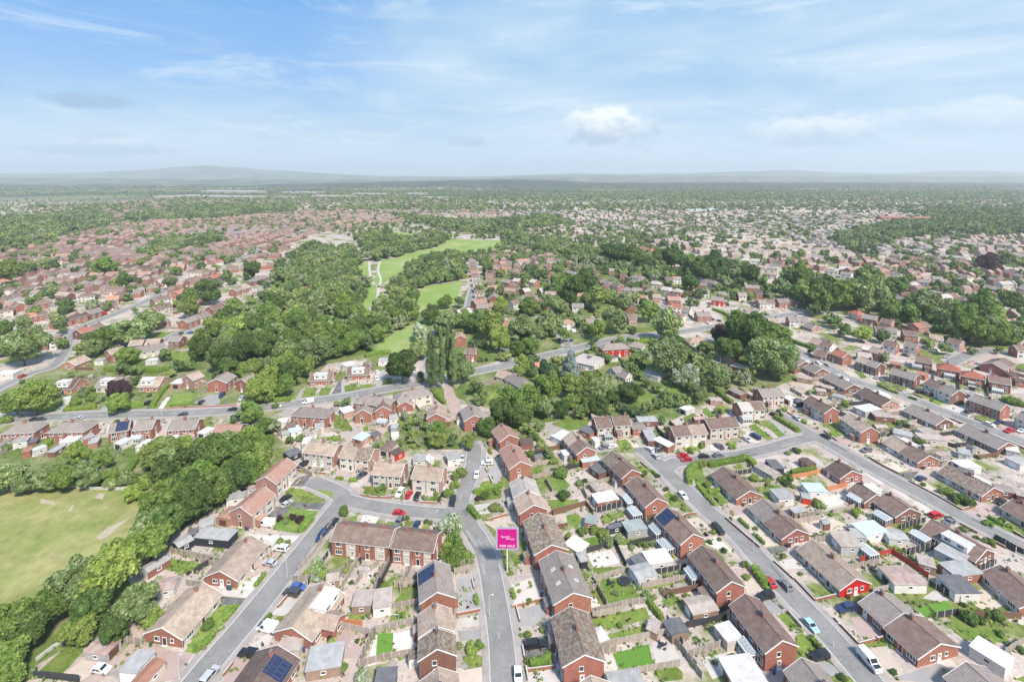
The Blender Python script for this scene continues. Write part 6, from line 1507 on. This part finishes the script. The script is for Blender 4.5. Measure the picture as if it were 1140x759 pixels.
def plant_tree(i, x, y, r, t, shrub=False):
    sh = 'bush' if shrub else SHAPE.get(t, 'round'); nv = {'round': 6, 'tall': 2, 'cone': 2, 'bush': 3}[sh]; hi = 0 if depth(x, y) < 330 else 1; rr = random.Random(i*13+5)
    root = bpy.data.objects.new('shrub' if shrub else NAMES.get(t, 'broadleaf_tree'), None); C.objects.link(root)
    root.matrix_world = T(x, y, 0, rr.uniform(0, 6.28)) @ Matrix.Diagonal((r, r*rr.uniform(.82, 1.12), r*rr.uniform(.80, 1.22)*(2.05 if t == 'p' else 1), 1))
    c = link('crown', CROWN[sh, hi, i % nv], root); c.material_slots[0].link = 'OBJECT'; c.material_slots[0].material = LEAF[t]
    if not shrub or hi == 0: link('trunk', TRUNK[sh, i % 2], root)
    sz = 'small' if r < 3 else 'large' if r > 5.2 else 'medium'
    reg(root, (f'rounded {TN[t].split(" ")[0]} garden shrub' if shrub else (f'{sz} ' if t not in 'p' else '')+TN[t]), 'shrub' if shrub else 'tree', 'garden shrubs' if shrub else 'trees', x, y)
NTREE = 320
for i, t in enumerate(ALL[:NTREE]): plant_tree(i, *t)
REST = ALL[NTREE:]
# garden shrubs: those the photo shows, then more along garden edges
for ln in '''A1 240,370,45g 315,395,36w 210,520,30y 340,270,20l 960,60,40b 1000,700,30y
m1 270,265,36w 240,295,20l 300,300,22l 400,280,15l 530,300,12d 545,330,16c 420,330,12d 930,600,32l 965,595,22g 880,600,20w 915,225,30l 870,200,40g 840,250,34l 470,725,42b 390,690,22g 540,700,20l 690,620,14d
B1 725,425,22c 770,420,22g 810,410,26c 860,430,30c 720,570,30l 780,585,24y 975,700,40b 680,450,12l
B2 20,370,40g 720,460,85b 700,590,36l 760,560,60g 840,680,46l 740,690,70g 690,640,50g 250,225,24g 200,225,28y 190,250,26l 280,205,30g 250,265,22w 555,280,26w 630,255,20l 720,250,44g 780,120,55y 755,200,34l 910,290,22c 960,265,34d 1035,235,32g 1015,335,48y 1070,365,20l 435,420,20d 570,440,22d 600,450,16l 90,520,20d
B3 320,110,55g 410,55,32g 345,265,42d 440,180,30w 490,180,30d 470,505,36g 540,490,44l 610,520,40l 640,570,50w 700,555,40w 380,535,26l 280,35,34l 800,610,24w 850,590,24g 890,600,24w 930,590,22y 880,125,26d 970,140,18k 1080,280,26d 110,-10,40g
A3 200,405,24y 110,440,30y 100,620,24y 245,620,28l 60,440,18l 890,170,30w 850,130,20l 940,190,26w 1000,140,20w 1050,160,22d 820,90,14l
A4 430,55,26l 190,230,10d 700,290,16d 760,350,14d 1060,720,30d 1110,740,30l 20,180,20l 350,410,10d
A5 770,325,60d 930,300,55y 850,340,36d 260,680,26d 980,430,32g 730,240,20d 250,520,16l 200,480,16d 1030,500,22w 1120,540,34g
B4 130,60,34y 165,195,26l 225,300,22c 560,180,34y 600,170,28y 470,145,36l 660,160,28g 690,185,30d 740,210,22l 830,210,30l 590,260,20l 885,310,44g 920,340,30w 320,425,16g 405,455,14g 485,490,16l 200,510,22l 250,560,18g 155,525,16c 990,395,18l 910,405,16g 520,555,10k 700,150,36g
B5 620,230,40l 690,285,50d 760,305,44d 590,240,30l 460,200,16d 730,490,26w 870,560,26w 110,600,22g 150,610,18y 190,625,22w 90,575,20d 820,545,18g 940,605,14y 900,450,30l 20,380,34l 990,430,24d 1040,470,20l
C4 130,690,24l 660,485,18g 680,455,15l 600,480,20c 625,490,18c 560,455,18g 1080,415,30l 960,310,24w 840,340,22w 230,460,28l 20,540,20g 640,460,16d 760,720,30g 700,735,22w 330,700,24l 50,725,26g 300,680,14g
C5 325,535,40g 380,520,20g 440,650,38y 260,190,12d 180,290,18w 415,380,14d 380,370,14d 830,180,14c 520,390,12l 1060,390,38l 1100,400,40g 1000,375,30l
C2 600,520,26l 480,690,26l 220,690,14g 530,250,26y 100,690,18d 1030,400,18l 960,345,20g 300,270,18d
C0 510,390,44l 600,380,30g 660,390,26w 470,410,26l 560,340,36w 820,395,40g 760,390,34l 620,310,30g 690,210,14y 880,300,30w 40,520,36l 500,430,22d 430,540,24g 60,700,30g 780,530,16d
n0 520,500,40w 560,490,32d 470,520,36w 600,520,44l 640,440,24l 420,520,20g 250,440,20y 700,380,20w'''.splitlines():
    c, *it = ln.split()
    for s in it:
        x, y, r = s.split(','); P_ = px(c, float(x), float(y)); b, rm = at_crown(P_[0], P_[1]-.4*float(r[:-1])/CROP[c][2], float(r[:-1])/CROP[c][2]); BUSHES.append((b.x, b.y, min(rm*1.05, 4.5), r[-1]))
for i, b in enumerate(BUSHES): plant_tree(i, *b, shrub=True)
# small planting that fills the gardens of the nearer houses
k = len(BUSHES)
for f in [f for f in FOOT if f[1] > 4.4 and depth(*f[0]) < 420]:
    c, l, h, a = f; u = Vector((math.cos(a), math.sin(a))); v = Vector((-u.y, u.x))
    for _ in range(3 if depth(*c) > 180 else 5):
        if k > 296+len(BUSHES)*0: break
        p = c+u*random.uniform(-l-3, l+3)+v*random.choice((-1, 1))*random.uniform(h+2, h+11)
        if built(p, 1.2) or rd_dist(p)[0] < 2.2 or any(inpoly(p, q) for q in LAWNS if random.random() < .6) or inpoly(p, FIELD): continue
        plant_tree(k, p.x, p.y, random.uniform(.5, 1.25), random.choice('gglldwyc'), shrub=True); k += 1
FB = {}
for f in FOOT: FB.setdefault((int(f[0].x//40), int(f[0].y//40)), []).append(f)
def built2(p, m):
    i, j = int(p[0]//40), int(p[1]//40)
    return any(inside(p, f, m) for a in (-1, 0, 1) for b in (-1, 0, 1) for f in FB.get((i+a, j+b), ()))
rr = random.Random(99); pts = []
for o in [o for o in S.objects if o.parent is None and o.name.startswith(('garden_fence', 'garden_wall'))]:
    vv = [v.co for v in o.data.vertices]
    for i in range(0, len(vv), 8):
        q = o.matrix_world.translation
        for _ in range(2):
            if rr.random() < .6: t = rr.random(); a_, b_ = vv[i], vv[i+1]; pts.append((q.x+a_.x+(b_.x-a_.x)*t+rr.uniform(-.7, .7), q.y+a_.y+(b_.y-a_.y)*t+rr.uniform(-.7, .7), rr.uniform(.2, .65)))
for f in [f for f in FOOT if depth(*f[0]) < 520]:
    c, l, h, a = f; u = Vector((math.cos(a), math.sin(a))); v = Vector((-u.y, u.x))
    for _ in range(int((26 if l > 4 else 5)*(1.5 if depth(*c) < 220 else 1))):
        cl = c+u*rr.uniform(-l-4, l+4)+v*rr.choice((-1, 1))*rr.uniform(h+.4, h+12)
        for _ in range(rr.choice((1, 2, 4))): pts.append((cl.x+rr.uniform(-.9, .9), cl.y+rr.uniform(-.9, .9), rr.uniform(.15, .6)))
for q in LAWNS:
    for a_, b_ in zip(q, q[1:]+q[:1]):
        for _ in range(int((b_-a_).length*.8)):
            if rr.random() < .55: t = rr.random(); pts.append((a_.x+(b_.x-a_.x)*t+rr.uniform(-.4, .4), a_.y+(b_.y-a_.y)*t+rr.uniform(-.4, .4), rr.uniform(.15, .5)))
mb = MB()
for x, y, r in pts:
    if built2((x, y), .25) or rd_dist((x, y))[0] < 1.9 or inpoly((x, y), FIELD): continue
    mi = rr.choice((0,0,0,1,1,2,2,3,4)); 
    for _ in range(7):
        p_ = Vector((x+rr.gauss(0, .4)*r, y+rr.gauss(0, .4)*r, abs(rr.gauss(.35, .35))*r+.03)); u = Vector((rr.gauss(0,1), rr.gauss(0,1), rr.gauss(0,.8))).normalized(); v = u.orthogonal().normalized(); s_ = r*rr.uniform(.35, .75); mb.face([p_+u*s_, p_+v*s_*.7, p_-u*s_, p_-v*s_*.7], mi)
o = link('undergrowth', mb.mesh('undergrowth', [LEAF['g'], LEAF['d'], LEAF['l'], LEAF['w'], LEAF['c']])); o['kind'] = 'stuff'; o['label'] = 'low border plants and weeds along the garden fences'
for k_, (q, w_) in ROADS.items():
    for i in range(4, len(q)-4):
        if depth(*q[i]) < 330 and rr.random() < .16:
            t = (q[i+1]-q[i]).normalized(); n = Vector((-t.y, t.x)); L_, W_ = rr.uniform(.8, 4.5), rr.uniform(.5, 1.4); c = q[i]+n*rr.uniform(-w_/2+1, w_/2-1); zc[0] += 1
            structure(sheet('road_patch', [c+t*L_+n*W_/2, c-t*L_+n*W_/2, c-t*L_-n*W_/2, c+t*L_-n*W_/2], .105+.0004*(zc[0] % 10)-.012, M_PATCH[rr.randrange(2)]))
# ---------------------------------------------------------------- the far estates and woods: one mass of houses, one of trees
FARW = [mat('far_wall_'+n, c, .9, .2, .3) for n, c in (('red', (.29,.165,.135)), ('pink', (.38,.275,.235)), ('white', (.46,.40,.355)))]
FARR = [mat('far_roof_'+n, c, .9, .22, .2) for n, c in (('brown', (.225,.16,.14)), ('grey', (.27,.22,.205)), ('tan', (.34,.27,.235)), ('pink', (.33,.215,.18)), ('pale', (.37,.325,.295)))]
ZONES = [([G(*p) for p in ((-160,372),(-160,300),(0,285),(130,250),(300,240),(420,228),(520,224),(560,240),(430,250),(345,262),(300,288),(240,300),(190,330),(100,352),(-40,440))], (0,0,1,3,3), (0,0,1)),
 ([G(*p) for p in ((330,229),(420,222),(700,217),(900,222),(1200,228),(1200,300),(1000,330),(900,300),(640,262),(560,256))], (4,2,4,1,2), (1,2,2)),
 ([G(*p) for p in ((520,320),(565,278),(640,285),(720,320),(860,320),(1000,345),(1000,300),(900,290),(1200,290),(1200,360),(1140,370),(1000,340),(880,330),(700,350),(570,350))], (0,3,1,2,4), (0,1,2)),
 ([G(*p) for p in ((30,232),(200,222),(330,216),(480,213),(480,222),(330,229),(120,246))], (0,3,1), (0,1)), ([G(*p) for p in ((600,214),(900,213),(1200,216),(1200,226),(900,221),(700,216))], (0,3,2,1), (0,1)),
 ([G(*p) for p in ((-80,330),(200,300),(300,270),(200,360),(60,390),(-80,430))], (0,0,1,3), (0,0,1))]
INF = []; hv, hq, ht, hm = [], [], [], []; nb = 0; GT = []
EXW = WOODS+MEAD
BB = [(min(p[0] for p in q), max(p[0] for p in q), min(p[1] for p in q), max(p[1] for p in q)) for q in EXW]
def inwood(p): return any(b[0] < p[0] < b[1] and b[2] < p[1] < b[3] and inpoly(p, q) for q, b in zip(EXW, BB))
RALL = np.concatenate([RARR[k] for k in RARR]); 
def far_house(x, y, a, L, W, e, rz, wi, ri):
    global nb
    ca, sa = math.cos(a), math.sin(a); l, h = L/2, W/2
    loc = [(-l,-h,0),(l,-h,0),(l,h,0),(-l,h,0),(-l,-h,e),(l,-h,e),(l,h,e),(-l,h,e),(-l,0,rz),(l,0,rz)]
    hv.extend([(x+p*ca-q*sa, y+p*sa+q*ca, z) for p, q, z in loc])
    for q, m in (((0,1,5,4),wi),((1,2,6,5),wi),((2,3,7,6),wi),((3,0,4,7),wi),((4,5,9,8),3+ri),((6,7,8,9),3+ri)): hq.append(tuple(nb+i for i in q)); hm.append(m)
    for q in ((5,6,9),(7,4,8)): ht.append(tuple(nb+i for i in q))
    nb += 10
for zi, (poly, rs, ws) in enumerate(ZONES):
    xs, ys = [p[0] for p in poly], [p[1] for p in poly]; cell = 150
    for ci in range(int(min(xs)//cell), int(max(xs)//cell)+1):
        for cj in range(int(min(ys)//cell), int(max(ys)//cell)+1):
            r = random.Random(ci*991+cj*77+zi); base = math.atan2(ci*.02+.2, 1); a = {0: -.15, 1: .25}.get(zi % 2)+r.choice((0, 0, math.pi/2))+r.uniform(-.18, .18)
            terr = r.random() < .35; ri0, wi0 = r.choice(rs), r.choice(ws); c0 = ((ci+.5)*cell, (cj+.5)*cell); step = 8.5 if terr else r.choice((13, 15, 17)); green = r.random()
            for rowi in range(-5, 6):
                off = rowi*19+(4 if rowi % 2 else -4)
                for k_ in range(-9, 10):
                    s = k_*step+r.uniform(-.6, .6); x = c0[0]+s*math.cos(a)-off*math.sin(a); y = c0[1]+s*math.sin(a)+off*math.cos(a)
                    if abs(x-c0[0]) > cell/2 or abs(y-c0[1]) > cell/2 or not inpoly((x, y), poly): continue
                    if r.random() < (.06 if terr else .20)+(.22 if zi in (1, 2) else .08)+(0 if y < 1500 else .2 if y < 2100 else .5 if y < 2900 else .7):
                        GT.append((x, y, r.uniform(2.8, 6.4)*(1 if y < 1500 else 1.4))); continue
                    if inwood((x, y)) or built2((x, y), 6.5) or y < 400 or any(inpoly((x, y), m) for m in LAWNS[-60:]): continue
                    if y < 1300 and np.hypot(RALL[:,0]-x, RALL[:,1]-y).min() < 9: continue
                    wi = wi0 if r.random() < .7 else r.choice(ws); ri = ri0 if r.random() < .6 else r.choice(rs)
                    if y < 640:
                        a_ = a+r.uniform(-.05, .05); u = Vector((math.cos(a_), math.sin(a_)))*(step*r.uniform(.34, .42)); ok = all(not built2((x+u.x*s_, y+u.y*s_), 3.5) for s_ in (-1.1, 1.1)) and np.hypot(RALL[:,0]-x, RALL[:,1]-y).min() > 11
                        if ok:
                            INF.append((depth(x, y), x, y, a_, u.length, r.choice('bdgpt'), r.choice('rrkn'), r.choice([None, 'c', 'w']))); FB.setdefault((int(x//40), int(y//40)), []).append((Vector((x, y)), u.length, 3.8, a_))
                        continue
                    far_house(x, y, a+r.uniform(-.05, .05)+(0 if terr or r.random() < .8 else math.pi/2), (step+.05 if terr else step*r.uniform(.6, .85)), r.uniform(7.2, 8.6), 4.9 if r.random() < .75 else 2.7, 7.3 if r.random() < .75 else 5.2, wi, ri)
                    if r.random() < (.22 if zi == 0 else .34): GT.append((x+r.uniform(-6, 6)-9*math.sin(a), y+9*math.cos(a), r.uniform(1.8, 4.4)))
nsem = sum(o.name.startswith('semi_detached') for o, *_ in THINGS); INF.sort()
for i, (d_, x, y, a_, ul, rf, wa, fr) in enumerate(INF):
    u = Vector((math.cos(a_), math.sin(a_)))*ul
    if i < 298-nsem: house_world(Vector((x, y))-u, Vector((x, y))+u, 's', rf, wa, w=7.6, group='infill houses of the estates', front=fr, lod=2)
    else: far_house(x, y, a_, ul*2, 7.6, 4.9, 7.1, 'rkn'.index(wa) if wa != 'n' else 0, 'bgtpd'.index(rf) % 4)
nq, ntq = len(hq), len(ht)
me = mesh_np('distant_houses', np.array(hv), np.array(ht), np.array(hq), FARW+FARR, np.array([hm[6*i] for i in range(ntq//2) for _ in (0, 1)]+hm))
o = link('distant_houses', me); o['kind'] = 'stuff'; o['label'] = 'far streets of small brown and pale roofed houses'; NFAR = ntq//2
for i in range(19000):    # scattered trees and copses out to the horizon, larger clumps farther off
    d = 620*math.exp(random.random()*1.92); x = random.uniform(-1.12, 1.12)*d; n = mnoise.fractal((x/420, d/420, 3.3), 1, 2, 4)
    if n > (.05 if d < 1500 else -.05 if d < 2600 else -.22) and not built2((x, d), 3) and not any(inpoly((x, d), q) for q in MEAD) and (d > 1500 or np.hypot(RALL[:,0]-x, RALL[:,1]-d).min() > 5): GT.append((x, d, random.uniform(2.6, 5.2)*(1 if d < 1800 else d/1800)))
FT = [(t[0], t[1], t[2]) for t in REST]+GT
protos = [[crown_arrays('round', 300+i, nl, nlf, ls, sb) for i in range(5)] for nl, nlf, ls, sb in ((16, 420, .17, 1), (9, 90, .26, 0), (4, 16, .4, 0))]
vs, ts, qs, mt, mq = [], [], [], [], []; off = 0
for i, (x, y, r) in enumerate(FT):
    d = depth(x, y); V, a, b = protos[0 if d < 900 else 1 if d < 1700 else 2][i % 5]; th = random.random()*6.28; ca, sa = math.cos(th), math.sin(th); sz = random.uniform(.8, 1.1)
    vs.append(np.stack([x+r*(V[:,0]*ca-V[:,1]*sa), y+r*(V[:,0]*sa+V[:,1]*ca), r*sz*V[:,2]-(.12*r)], 1)); ts.append(a+off); qs.append(b+off); off += len(V); m = random.choice((0,0,0,1,1,2,3)); mt.append(np.full(len(a), m)); mq.append(np.full(len(b), m))
def wl(n, c, c2): return mat('woodland_'+n, c, .85, .28, .35, 0, .15, col2=c2, s2=.12, amt2=.7)
me = mesh_np('woodland', np.concatenate(vs), np.concatenate(ts), np.concatenate(qs), [wl('mid', (.125,.185,.056), (.22,.275,.105)), wl('dark', (.08,.125,.045), (.14,.19,.075)), wl('light', (.20,.25,.075), (.29,.33,.13)), wl('pale', (.20,.235,.125), (.31,.335,.20))], np.concatenate(mt+mq))
o = link('woodland', me); o['kind'] = 'stuff'; o['label'] = 'far woods and garden trees reading as one green mass'
# far sheds of the trading estate and other large buildings
for cr, x1, y1, x2, y2, dp, h, lab, rc, wc in (('ph',176,218.5,200,218.8,60,9,'pale industrial shed left of the long white ones','t','w'),('ph',204,217.5,291,219,90,11,'longest pale industrial shed of the far trading estate','s','w'),('ph',232,212.5,290,213,110,12,'upper pale industrial shed behind the longest one','s','w'),('ph',305,219,330,219.5,60,9,'small pale shed at the right end of the trading estate','t','w'),('ph',316,214,358,214.3,90,10,'thin pale shed above the small one','s','w'),('ph',352,218,392,218.5,80,10,'pale shed nearest the middle of the horizon','t','w'),('ph',395,215.5,430,215.8,70,10,'wide pale shed left of the dark wooded rise','s','w'),('ph',452,215.5,476,215.5,70,9,'small white shed below the dark wooded rise','s','w'),
    ('ph',765,233.5,806,232.8,26,5,'pale blue long glasshouse beyond the right-hand estate','l','l'),('ph',978,241.5,1036,242.5,30,11,'long red brick school block behind the avenue trees','r','r'),('ph',470,219.5,505,219.8,40,9,'flat grey works building under the wooded rise','s','w')):
    A, B = G(*px(cr, x1, y1), h), G(*px(cr, x2, y2), h); m = (A+B)/2; d = B-A; root = bpy.data.objects.new('warehouse' if 'shed' in lab or 'works' in lab else 'glasshouse' if 'glass' in lab else 'school_building', None); C.objects.link(root); root.matrix_world = T(m.x, m.y, 0, math.atan2(d.y, d.x)); l, q = d.length/2, dp/2
    mb = MB(); mb.box(-l, l, -q, q, 0, h-.01); link('wall', mb.mesh('wall', [FLAT['t'] if wc == 'w' else WALL['r'] if wc == 'r' else M_CGLASS]), root); mb = MB()
    n = max(1, int(dp/22))
    for i in range(n):
        y0, y1_ = -q+dp*i/n, -q+dp*(i+1)/n; ym = (y0+y1_)/2; mb.face([(-l,y0,h),(l,y0,h),(l,ym,h+2.5),(-l,ym,h+2.5)]); mb.face([(-l,ym,h+2.5),(l,ym,h+2.5),(l,y1_,h),(-l,y1_,h)])
        for s in (-1, 1): mb.face([(s*l,y0,h),(s*l,ym,h+2.5),(s*l,y1_,h)])
    link('roof', mb.mesh('roof', [FLAT[rc]]), root); root['label'] = lab; reg(root, '', {'warehouse':'warehouse','glasshouse':'glasshouse'}.get(root.name.split('.')[0], 'school'), 'large far buildings', m.x, m.y)
# ---------------------------------------------------------------- haze
mb = MB(); mb.box(-19000, 19000, -1200, 17500, -4, 420); hz = link('haze', mb.mesh('haze', [])); hz['kind'] = 'stuff'; hm_ = bpy.data.materials.new('haze_air'); hm_.use_nodes = True; nt = hm_.node_tree
nt.nodes.remove(nt.nodes['Principled BSDF']); pv = nt.nodes.new('ShaderNodeVolumePrincipled'); pv.inputs['Color'].default_value = (.88,.945,1,1); pv.inputs['Density'].default_value = .000098; pv.inputs['Anisotropy'].default_value = .2; nt.links.new(pv.outputs[0], nt.nodes['Material Output'].inputs['Volume']); hz.data.materials.append(hm_)
# ---------------------------------------------------------------- labels: each thing by its look and by what it stands beside
ROWP = {'left lane':'along the outer side of the left lane','inner lane':'on the inner side of the left lane','central terrace':'','close':'along the far side of the close','west lane':'on the left of the curved lane','east lane':'on the right of the curved lane','right road':'on the left of the long right road','bulb':'at the head of the right road','link road':'behind the link road','road bungalows':'on the right of the long right road','island':'backing the crescent','crescent':'beyond the crescent','hill road':'below the hill road','hill top':'above the hill road','cul-de-sac':'by the brick cul-de-sac','main road south':'on the near side of the main road','drive':'','main road north':'on the far side of the main road','middle gardens':'among the middle gardens'}
LMARK = [(G(*q), n) for *q, n in ((27,410,'great pale tree beside the diagonal road'),(134,440,'copper tree on the main road'),(98,386,'small copper tree of the left estate'),(233,338,'darkest round tree of the left estate'),(114,352,'red van in the left estate'),(38,352,'orange roofed left terrace'),(206,364,'white gabled house above the wood'),(45,306,'grass verge trees far left'),(130,300,'round trees in the far left terraces'),(320,320,'cluster of houses at the wood edge'),(250,300,'far bend of the long left road'),
 (487,432,'row of tall poplars'),(490,338,'bright middle meadow'),(520,276,'farthest meadow'),(300,400,'middle of the left wood'),(385,330,'park path'),(840,398,'two great round trees by the hill road'),(665,338,'yellow tree in the central gardens'),(708,342,'dark row of pointed trees'),(682,384,'bright red house at the main road bend'),(780,330,'pair of bright red gabled houses'),(1090,394,'brick paved cul-de-sac'),(1110,300,'copper trees at the right edge'),(1000,264,'avenue of round trees far right'),(785,312,'long low terrace by the tree belt'),
 (655,402,'flat white modern house'),(868,366,'hedged top of the hill road'),(80,590,'open grass field'),(600,330,'gardens beside the side street'),(728,277,'row of red roofed terraces'),(560,300,'street beside the meadow'),(920,345,'middle of the right tree belt'),(1050,350,'right end of the tree belt'),(450,310,'wooded knoll in the park'),(870,285,'pale estate beyond the belt'),(980,300,'pale roofed closes below the avenue'),(-20,420,'left edge of the main road'),(230,540,'wood behind the pink semis'),(650,440,'tree belt behind the curved lane'),(1136,420,'upper right edge houses'))]
OW = 'nearest,second nearest,third nearest,fourth nearest,fifth nearest,sixth nearest,seventh nearest,eighth nearest,ninth nearest,tenth nearest,eleventh nearest,twelfth nearest,thirteenth nearest,fourteenth nearest,fifteenth nearest,sixteenth nearest,seventeenth nearest,eighteenth nearest,nineteenth nearest,twentieth nearest'.split(',')
used = {o['label'] for o in S.objects if o.get('label')}; pend = {}
for o, desc, cat, x, y in THINGS:
    if o.get('label'): continue
    if o.get('_row') and o['_i'] < 15:
        rw = ROWP[o['_row']]; lab = ' '.join(f"{desc}{', '+ORD[o['_i']]+' '+rw if rw else ''}".split())
        if 4 <= len(lab.split()) <= 16 and lab not in used: o['label'] = lab; used.add(lab); continue
        if 4 <= len(desc.split()) and desc not in used and 'with' in desc and len(desc.split()) > 6: o['label'] = desc; used.add(desc); continue
    near = sorted((h for h in HREF if math.hypot(h[0]-x, h[1]-y) > 1), key=lambda h: (h[0]-x)**2+(h[1]-y)**2)[0]
    if math.hypot(near[0]-x, near[1]-y) < 36:
        dx, dy = x-near[0], y-near[1]; rel = 'behind' if dy > abs(dx)*.9 else 'in front of' if -dy > abs(dx)*.9 else 'to the right of' if dx > 0 else 'to the left of'; ref = near[2]
    else:
        l = min(LMARK, key=lambda q: (q[0]-Vector((x, y))).length); near = (l[0].x, l[0].y); rel = 'beyond' if y > l[0].y else 'this side of'; ref = l[1]
    pend.setdefault((desc, rel, ref), []).append((math.hypot(near[0]-x, near[1]-y), id(o), o))
for (desc, rel, ref), it in pend.items():
    it.sort()
    for i, (_, _, o) in enumerate(it):
        pre = '' if len(it) == 1 else (OW[i]+' ' if i < 20 else 'more distant ')
        w_ = (pre+desc+' '+rel+' the '+ref).split()
        if len(w_) > 16: w_ = [q for q in w_ if q not in ('parked','weathered','medium')]
        lab = ' '.join(w_[:16]); o['label'] = lab
        if i >= 20: o['group'] = f'{desc}s {rel} the {ref}'
        used.add(lab)
for o in S.objects:
    for k_ in ('_row', '_i', '_ref'):
        if k_ in o: del o[k_]
print('THINGS', len(THINGS), 'trees', len(ALL), 'far trees', len(FT), 'far houses', NFAR, 'objects', len(S.objects))
